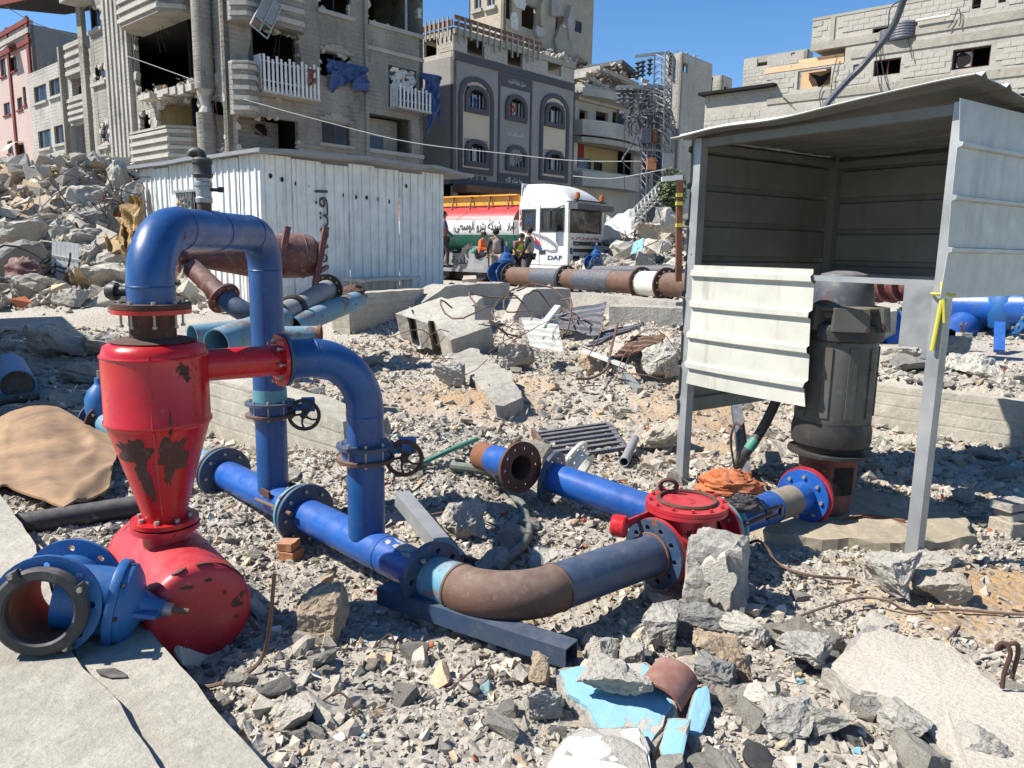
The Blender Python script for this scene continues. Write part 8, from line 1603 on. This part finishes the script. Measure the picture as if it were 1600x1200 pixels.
blk(455, 872, -.01, (.09, .11, .06), 'brick', 'orange clay block under the teal joint, lower of two', -.3, 4, cat='brick'); blk(452, 872, .055, (.085, .10, .045), 'brick', 'orange clay block under the teal joint, upper of two', -.2, 5, cat='brick')
blk(625, 955, -.02, (.12, .09, .05), 'conc_lt', 'bottom grey block propping the flange of the bent pipe', .4, 6); blk(622, 953, .035, (.09, .08, .045), 'conc', 'top grey block propping the flange of the bent pipe', .1, 7); chunk(655, 975, 50, 42, 'conc_dk', 'flat grey stone leaning under the bent pipe flange', 81, .5, .9)
blk(672, 972, -.03, (.10, .08, .07), 'conc_rnd', 'shaded stone block below the light blue stub', .6, 8)
# bars, hoses, pipes, scraps
def rod(name, pts, r_, mat, label, cat='rebar', n=6, abs_=False):
    P = [D(*p) if abs_ else gh(p[0], p[1], p[2]) for p in pts]; return MB().sweep(spline(P, 7), r_, n).build(name, M[mat], None, True, label=label, cat=cat)
rod('bent_rebar', [(429, 894, .47), (426, 930, .36), (422, 975, .22), (412, 1022, .07), (385, 1052, .02), (330, 1072, .02), (300, 1070, .02)], .008, 'rust', 'bent rusty bar standing up beside the red drum')
rod('bent_rebar', [(1168, 850, .10), (1185, 845, .13), (1200, 858, .09), (1215, 880, .04), (1260, 898, .03), (1335, 905, .02)], .008, 'rust', 'looped rusty bar on the ground right of the upright chunk')
rod('bent_rebar', [(1225, 975, .04), (1270, 955, .05), (1340, 935, .06), (1385, 938, .06), (1420, 955, .02), (1480, 952, .02), (1600, 960, .02), (1700, 955, .02)], .006, 'rust', 'long thin rusty wire crossing the orange sand')
hk0 = G(1566, 1075, .12); MB().sweep(spline([hk0, hk0+Vector((0, .0, .06)), hk0+Vector((.005, -.01, .14)), hk0+Vector((-.02, 0, .17)), hk0+Vector((-.03, .01, .14)), hk0+Vector((.02, .0, .17)), hk0+Vector((.045, .01, .13)), hk0+Vector((.05, .03, .02))], 6), .008, 7).build('bent_rebar', M['rust_dk'], None, True, label='rusty bar hook sticking up from the cream stucco slab', cat='rebar')
rod('bent_rebar', [(660, 807, .03), (700, 800, .04), (740, 806, .03), (790, 830, .03)], .006, 'rust', 'rusty bar in the shadow right of the shorter riser')
o_ = rod('fabric_sleeve', [(705, 728, .04), (745, 733, .06), (780, 745, .05), (805, 775, .04), (822, 800, .04)], .030, 'hose', 'flattened dark grey fabric sleeve lying left of the bright blue pipe', 'hose', 10)
rod('ribbed_hose', [(820, 800, .04), (826, 825, .04), (818, 850, .04), (795, 872, .04), (775, 892, .03)], .026, 'hose', 'grey-green hose continuing from the dark fabric sleeve', 'hose', 12); rod('green_pipe', [(650, 728, .05), (700, 705, .07), (745, 686, .07)], .016, 'green', 'thin green pipe lying right of the rusty handwheel', 'pipe', 10)
q0 = gh(975, 722, .05); q1 = gh(992, 686, .07); tag(pipe(None, [q0, q1], .036, 'pvc', 'grey_pipe', wall=.006), 'short grey plastic pipe beside the steel grating', 'pipe'); sqtube('square_tube', D(1150, 632, 5.75), gh(1165, 745, .05), .07, .07, .004, 'slate', 'scratched dark blue steel tube leaning behind the power cable')
rod('white_strip', [(700, 520, .1), (712, 545, .1), (722, 575, .12)], .02, 'silver', 'curled silvery metal strip behind the blue elbow', 'metal strip', 6); MB().bar(gh(985, 712, .02), gh(1010, 720, .02), .02).build('wood_scrap', M['wood'], None, label='small wood scrap near the short grey pipe', cat='scrap')
MB().box(gh(430, 985, .03), (.05, .02, .03), rz=.4).build('cigarette_pack', M['plaster_white'], None, label='small crumpled white packet beside the red drum', cat='packet')
b = MB(); b.lathe([(0, .0), (.045, 0), (.045, .012), (.03, .016), (0, .016)], gh(1183, 1185, .07), (.1, -.5, 1), 20); b.build('round_cap', M['black'], None, True, label='round dark disc among stones at the bottom edge', cat='disc')
cloth('yellow_scrap', gh(1585, 1190, .03), .05, .05, .03, 6, 'yellow', 'crumpled white and yellow plastic scrap at the bottom right corner', 'scrap', n=12)
for k, (x, y, mt, lb) in enumerate(((430, 1125, 'green', 'green plastic scrap near the slab edge at lower left'), (520, 1122, 'brick', 'orange clay crumb below the red drum'), (475, 1133, 'brick', 'orange clay crumb beside the green scrap'), (1250, 1070, 'plaster_blue', 'sky-blue plaster chip left of the stucco slab'), (1420, 1130, 'plaster_blue', 'sky-blue plaster chip below the stucco slab'), (1340, 1180, 'plaster_blue', 'sky-blue plaster flake in the bottom right heap'), (1130, 775, 'tarp', 'blue plastic scrap behind the counterweight'), (825, 562, 'plaster_blue', 'pale blue chip left of the tan boulder'), (1105, 985, 'tarp', 'blue scrap between the dark slab and the upright chunk'))): chunk(x, y, 14, 11, mt, lb, 300+k, .8, .6, name='scrap', cat='scrap', sub=1)
for k, (x, y) in enumerate(((560, 1120), (700, 1080), (1480, 1000), (820, 1010), (620, 1020), (1240, 1130), (880, 640), (950, 800), (1020, 660), (1350, 690))):
    a = random.uniform(0, 6.3); b = gh(x, y, .03); L_ = random.uniform(.12, .3); MB().sweep(spline([b, b+Vector((math.cos(a)*L_*.5, math.sin(a)*L_*.5, .05)), b+Vector((math.cos(a+.4)*L_, math.sin(a+.4)*L_, -.02))], 6), .004, 5).build('thin_wire', M['rust_dk'], None, label='short thin rusty wire sticking out of the rubble', cat='wire', group='short wires in the rubble')
# dark ribbed sheets, frames and bars in the middle distance
def lying(pts, label, mat, seed, name='ribbed_sheet', cat='sheet', n=5):
    A, B_, C_, D_ = [D(*p) for p in pts]; nn = (B_-A).cross(D_-A).normalized(); nn = nn if nn.z > 0 else -nn
    def f(u, v): return A.lerp(B_, u).lerp(D_.lerp(C_, u), v)+nn*(.035*(1 if (v*n) % 1 < .35 else 0)+.05*noise.noise(Vector((u*2+seed, v*2, seed))))
    return MB().sheet(f, 8, n*8, .006, nn).build(name, M[mat], None, label=label, cat=cat)
lying(((868, 518, 10.2), (935, 528, 9.9), (948, 475, 10.6), (866, 490, 11)), 'dark blue ribbed sheet standing tilted before the long grey wall', 'slate', 3); lying(((915, 545, 9.4), (985, 520, 9.9), (1010, 508, 10.8), (945, 520, 10.8)), 'dark ribbed sheet lying right of the tilted blue one', 'slate', 5)
lying(((960, 562, 8.9), (1010, 552, 9.2), (1040, 528, 10.2), (985, 530, 10.2)), 'grey slatted sheet lying on the rubble near the shelter post', 'wood', 8); lying(((830, 545, 9.3), (880, 553, 9.1), (872, 505, 9.9), (815, 500, 10.1)), 'crumpled grey sheet in the centre of the bar tangle', 'silver', 11)
MB().bar(D(912, 548, 9), D(985, 575, 8.6), .10, .03).build('white_board', M['white_cast'], None, label='white board lying left of the slatted sheet', cat='board'); MB().bar(D(872, 478, 10), D(845, 512, 9.8), .10, .03).build('white_board', M['white_cast'], None, label='pale board sticking up beside the tilted blue sheet', cat='board'); MB().bar(D(757, 478, 11), D(757, 500, 11), .28, .03).build('white_board', M['pvc'], None, label='small upright pale panel behind the large notched slab', cat='board')
MB().bar(D(962, 570, 8.8), D(1000, 610, 8.2), .07, .06).build('white_board', M['pvc'], None, label='pale slat leaning near the shelter left sheet', cat='board')
hero('concrete_beam', 'long rough concrete beam lying from the notched slab towards the sand', [gh(700, 552, .13), gh(745, 545, .15), gh(800, 588, .16), gh(818, 622, .15), gh(775, 634, .13), gh(738, 590, .12)], .22, 'conc', 71, cat='beam', rough=.03, sub=.08, jag=.03)
rnd = random.Random(5)
def loops(c, n, R_, name, label, seed, r_=.012, mat='rust', flat_=.5, squash=1.0):
    rnd = random.Random(seed); m = MB(); c = Vector(c)
    for k in range(n):
        a = rnd.uniform(0, 6.3); tot = rnd.uniform(1.5, 5); rr = R_*rnd.uniform(.3, 1); off = Vector((rnd.gauss(0, .6), rnd.gauss(0, .5), 0))*R_; tl_ = Vector((rnd.gauss(0, flat_), rnd.gauss(0, flat_), 1)).normalized(); X = tl_.orthogonal().normalized(); Y = tl_.cross(X)
        m.sweep([c+off+X*math.cos(a+tot*i/9)*rr+Y*math.sin(a+tot*i/9)*rr*squash+Zv*(.15*R_*math.sin(i*.9+k)+.2*R_) for i in range(10)], r_, 5, False)
    return m.build(name, M[mat], None, label=label, cat='rebar', kind='stuff')
loops(D(790, 500, 10.4), 6, .7, 'rebar_tangle', 'tangle of bent rusty bars beyond the large notched slab', 3); loops(D(840, 540, 9.2), 7, .5, 'rebar_tangle', 'tangle of thin rusty bars in the middle rubble', 6, .006); loops(D(690, 560, 8), 4, .5, 'rebar_tangle', 'loose thin bars in front of the notched slab', 8, .005); loops(D(980, 580, 8.4), 4, .5, 'rebar_tangle', 'thin bars near the tan boulder', 9, .006)
rod('bent_rebar', [(965, 505, 9.2), (955, 545, 8.9), (948, 575, 8.6), (925, 590, 8.4), (900, 592, 8.3)], .016, 'rust', 'thick rusty bar curving up in front of the ribbed sheets', abs_=True)
for k, (x, y, d_, a) in enumerate(((500, 340, 17.8, 0),)): pass
# left heap: footings, bars, sheets
for k, (px, py, d_, w_, h_, mt, lb, bx2) in enumerate(((70, 335, 19, 2.0, 1.0, 'conc_lt', 'long pale rounded concrete mass on the left heap', .3), (128, 315, 18.6, 1.1, 1.0, 'conc_lt', 'round pale concrete footing at the top of the left heap', .2), (185, 285, 18.5, .75, 1.1, 'conc_lt', 'pale concrete lump near the cabin roof corner', .3), (205, 305, 18, .6, 1.0, 'conc', 'second pale lump beside the cabin corner', .3), (100, 365, 17.5, .7, .7, 'conc_lt', 'rounded lump above the striped white panel', .2), (135, 372, 17.5, 1.3, .6, 'conc', 'grey lump below the round footing', .4), (62, 360, 17.5, 1.0, .7, 'conc_lt', 'small rounded lump on the left heap', .3), (145, 410, 16.5, .8, .9, 'conc', 'shaded curved lump right of the striped white panel', .3), (178, 408, 16.5, 1.2, .45, 'conc', 'flat slab below the ochre sheet', .8), (175, 440, 15.8, 1.3, .8, 'conc_rnd', 'big flat stone at the foot of the left heap', .8), (25, 375, 16.5, 1.2, .9, 'conc_rnd', 'grey mass at the left edge of the heap', .5), (150, 340, 18, 1.2, .8, 'conc_dk', 'dark mass in the middle of the left heap', .6), (30, 300, 20, 1.2, .8, 'sand', 'sandy block high on the left heap', .7), (75, 270, 21, .8, .6, 'conc', 'stone on the crest of the left heap', .5), (20, 410, 15.5, 1.3, 1.0, 'conc_dk', 'dark stone low at the left edge', .6), (60, 445, 14.5, .9, .5, 'conc_rnd', 'shaded stone in front of the left heap', .6), (110, 465, 14, .7, .35, 'conc', 'small stone at the foot of the striped panel', .6))):
    c = D(px, py, d_); m = detail_rock((w_/2, w_*.4, h_/2), 400+k, boxy=bx2, sub=3); m.V = [v+c for v in m.V]; m.build('concrete_mass', M[mt], None, label=lb, cat='concrete chunk')
hb = D(120, 400, 17.8)
BM_ = []
loops(D(140, 325, 18), 13, .9, 'rebar_tangle', 'thicket of bent bars on top of the left heap', 21, .011, 'rust_dk', .9); loops(D(60, 340, 18.5), 8, .9, 'rebar_tangle', 'thin bars over the pale mass on the left heap', 22, .010, 'rust', .9); loops(D(190, 310, 18), 7, .6, 'rebar_tangle', 'bars sticking up beside the cabin corner', 23, .011, 'rust_dk', 1.2); loops(D(40, 420, 15.5), 6, .6, 'rebar_tangle', 'bars and cables in the dark left part of the heap', 24, .02, 'rubber', .8)
def sheetpts(pts, label, mat, seed, name, cat, amp=.12, nu=10): 
    A, B_, C_, D_ = [D(*p) for p in pts]; nn = (B_-A).cross(D_-A).normalized(); return MB().sheet(lambda u, v: A.lerp(B_, u).lerp(D_.lerp(C_, u), v)+nn*amp*noise.noise(Vector((u*3+seed, v*3, seed))), nu, nu, .01, nn).build(name, M[mat], None, label=label, cat=cat)
sheetpts(((183, 345, 17), (222, 385, 16.6), (222, 310, 17.2), (200, 305, 17.2)), 'tall ochre sheet leaning at the corner of the cabin', 'ochre', 1, 'ochre_sheet', 'sheet', .2); sheetpts(((153, 372, 16.5), (194, 402, 16), (196, 385, 16.6), (165, 368, 17)), 'smaller crumpled ochre sheet below the tall one', 'ochre', 4, 'ochre_sheet', 'sheet', .2); sheetpts(((185, 375, 16.4), (205, 395, 16.2), (208, 350, 16.8), (188, 355, 16.8)), 'dark folded ochre piece between the two ochre sheets', 'ochre', 7, 'ochre_sheet', 'sheet', .3)
sp_ = thing('striped_panel', tuple(D(105, 433, 15.8)), 'white slatted panel standing on the left heap', 'panel')
for k in range(6): x = 84+k*7; MB().bar(D(x, 430+k*1, 15.8), D(x+1, 376+k*1.2, 16.1), .075, .05).build('slat', M['white_cast'], sp_)
MB().bar(D(82, 400, 15.95), D(126, 408, 15.95), .08, .05).build('cross_bar', M['white_cast'], sp_); MB().bar(D(82, 378, 16.2), D(124, 383, 16.2), .06, .05).build('cross_bar', M['white_cast'], sp_)
cloth('maroon_cloth', D(38, 428, 14.6), .3, .25, .3, 13, 'maroon', 'dull maroon cloth in the dark left heap', 'cloth', n=12)
# right heap
sheetpts(((945, 352, 27), (990, 372, 26), (992, 328, 27), (948, 340, 27.5)), 'pale corrugated sheet on the right heap beside the truck', 'silver', 9, 'metal_sheet', 'sheet', .3); sheetpts(((985, 398, 24), (1004, 393, 24), (1006, 372, 24.5), (990, 378, 24.5)), 'light blue panel on the right rubble heap', 'plaster_blue', 3, 'painted_board', 'panel', .05)
for k, (px, py, d_, w_, h_, mt, lb) in enumerate(((1040, 345, 28, 1.2, 1.0, 'conc_lt', 'big pale block at the top of the right heap'), (1015, 360, 27, .9, .6, 'conc', 'grey block below the leaning lattice'), (975, 390, 25, .9, .6, 'conc_lt', 'pale block beside the light blue panel'), (1030, 385, 25, 1.0, .6, 'conc_lt', 'pale block on the lower right heap'), (955, 405, 24, .8, .5, 'conc', 'grey block at the foot of the right heap'), (1010, 405, 23, .9, .5, 'conc_rnd', 'grey block low on the right heap'))):
    c = D(px, py, d_); m = detail_rock((w_/2, w_*.4, h_/2), 450+k, boxy=.6, sub=2); m.V = [v+c for v in m.V]; m.build('concrete_mass', M[mt], None, label=lb, cat='concrete chunk')
loops(D(1000, 380, 25), 6, .8, 'rebar_tangle', 'thin bars sticking out of the right heap', 31, .018, 'rust', .9)
# sheet-metal fence added out of view at the left to shade the middle ground
wf0 = Vector((-5.3, 6.2, 0)); wf1 = Vector((-9.9, 12.8, 0)); dfn_ = (wf1-wf0).normalized(); sfn = thing('site_fence', tuple(wf0), 'ribbed sheet fence just beyond the left edge of the view', 'fence')
nfx = Vector((dfn_.y, -dfn_.x, 0))
for k in range(8): ribbed(Zv, dfn_, wf0+dfn_*(k*1.005)-Zv*.1, 3.0, 1.0, nfx, .25, .06, .03, 0, k, .12, 2).build('fence_sheet', M['cream'], sfn)
# individual medium chunks lying on the rubble
MED = []
for k in range(10):
    m = detail_rock((1, random.uniform(.6, .95), random.uniform(.4, .75)), 500+k, boxy=.85, sub=2, rough=.12); me = m.mesh([M['conc_rnd'], M['conc_rnd'], M['conc_lt'], M['conc'], M['conc_rnd'], M['pumice'], M['conc_rnd'], M['conc'], M['conc_dk'], M['conc_rnd']][k]); me.name = 'chunk'; MED.append(me)
def strew(n, r0, r1, smin, smax, seed, label, group, a0=-44, a1=44, cond=None):
    rnd = random.Random(seed); cnt = 0
    while cnt < n:
        r_ = math.sqrt(rnd.uniform(r0*r0, r1*r1)); a = R(rnd.uniform(a0, a1)); x, y = r_*math.sin(a), r_*math.cos(a)
        if float(flatmask(np.array(x), np.array(y))) > .3 or any(inpoly(np.array([x]), np.array([y]), P_)[0] for P_ in KEEP_OUT): cnt += .2; continue
        if float(sandy(np.array(x), np.array(y))) > .45: cnt += .2; continue
        bad = False
        for (ax, ay, bx_2, by, w_) in LINES:
            dx2, dy2 = bx_2-ax, by-ay; t_ = max(0, min(1, ((x-ax)*dx2+(y-ay)*dy2)/(dx2*dx2+dy2*dy2)))
            if math.hypot(x-ax-t_*dx2, y-ay-t_*dy2) < w_+.03: bad = True
        if bad: cnt += .2; continue
        s = smin*(smax/smin)**(rnd.random()**1.8); M_ = Matrix.Translation((x, y, H(x, y)+s*.28)) @ Matrix.Rotation(rnd.uniform(0, 6.3), 4, 'Z') @ Matrix.Rotation(rnd.uniform(-.4, .4), 4, 'X') @ Matrix.Scale(s, 4)
        tag(link_mesh('rubble_chunk', rnd.choice(MED), None, M_), label, 'concrete chunk', group); cnt += 1
strew(60, 1.9, 3.4, .035, .085, 1, 'loose fist-sized concrete chunk lying in the foreground rubble', 'concrete chunks in the foreground rubble', a0=-22)
strew(26, 2.0, 3.3, .06, .12, 7, 'larger angular concrete chunk in the lower right heap', 'larger chunks in the lower right heap', a0=8, a1=42)
strew(80, 3.6, 8, .05, .14, 2, 'loose grey concrete chunk in the middle rubble', 'concrete chunks in the middle rubble')
strew(90, 8, 15, .08, .26, 3, 'loose concrete chunk in the far rubble before the foundation walls', 'concrete chunks in the far rubble')
# ---------------------------------------------------------------- loose rubble
x, y, z, s, g = field(78000, 1.7, 6.0, 11, .0065, .036); scatter('fine_rubble', 'fine crushed concrete rubble covering the ground', x, y, z, s, SMALL, g)
x, y, z, s, g = field(3400, 1.8, 8.5, 12, .028, .085, clump=.8); scatter('coarse_rubble', 'fist-sized broken concrete pieces covering the ground', x, y, z, s, MEDP, g, blue=.02)
x, y, z, s, g = field(34000, 5.8, 14, 13, .018, .07); scatter('far_fine_rubble', 'crushed rubble spread in the middle distance', x, y, z, s, SMALL, g)
x, y, z, s, g = field(11000, 13.5, 36, 15, .05, .22, sandk=.5); scatter('distant_rubble', 'broken masonry spread over the far ground and heaps', x, y, z, s, SMALL, g)

def patch_field(n, cx, cy, rr_, smin, smax, seed):
    rng = np.random.default_rng(seed); a = rng.random(n)*2*PI; r_ = rr_*np.sqrt(rng.random(n)); x = cx+np.cos(a)*r_; y = cy+np.sin(a)*r_*.8; sz = smin*(smax/smin)**(rng.random(n)**2.2); return x, y, Hh(x, y), sz, rng
x, y, z, s, g = patch_field(7000, -11.5, 18.5, 6.5, .05, .42, 51); scatter('left_heap_rubble', 'broken masonry covering the left heap', x, y, z, s, MEDP[:8]+SMALL, g)
x, y, z, s, g = patch_field(4500, 6.8, 29, 5.0, .06, .45, 52); scatter('right_heap_rubble', 'broken masonry covering the right heap', x, y, z, s, MEDP[:8]+SMALL, g)
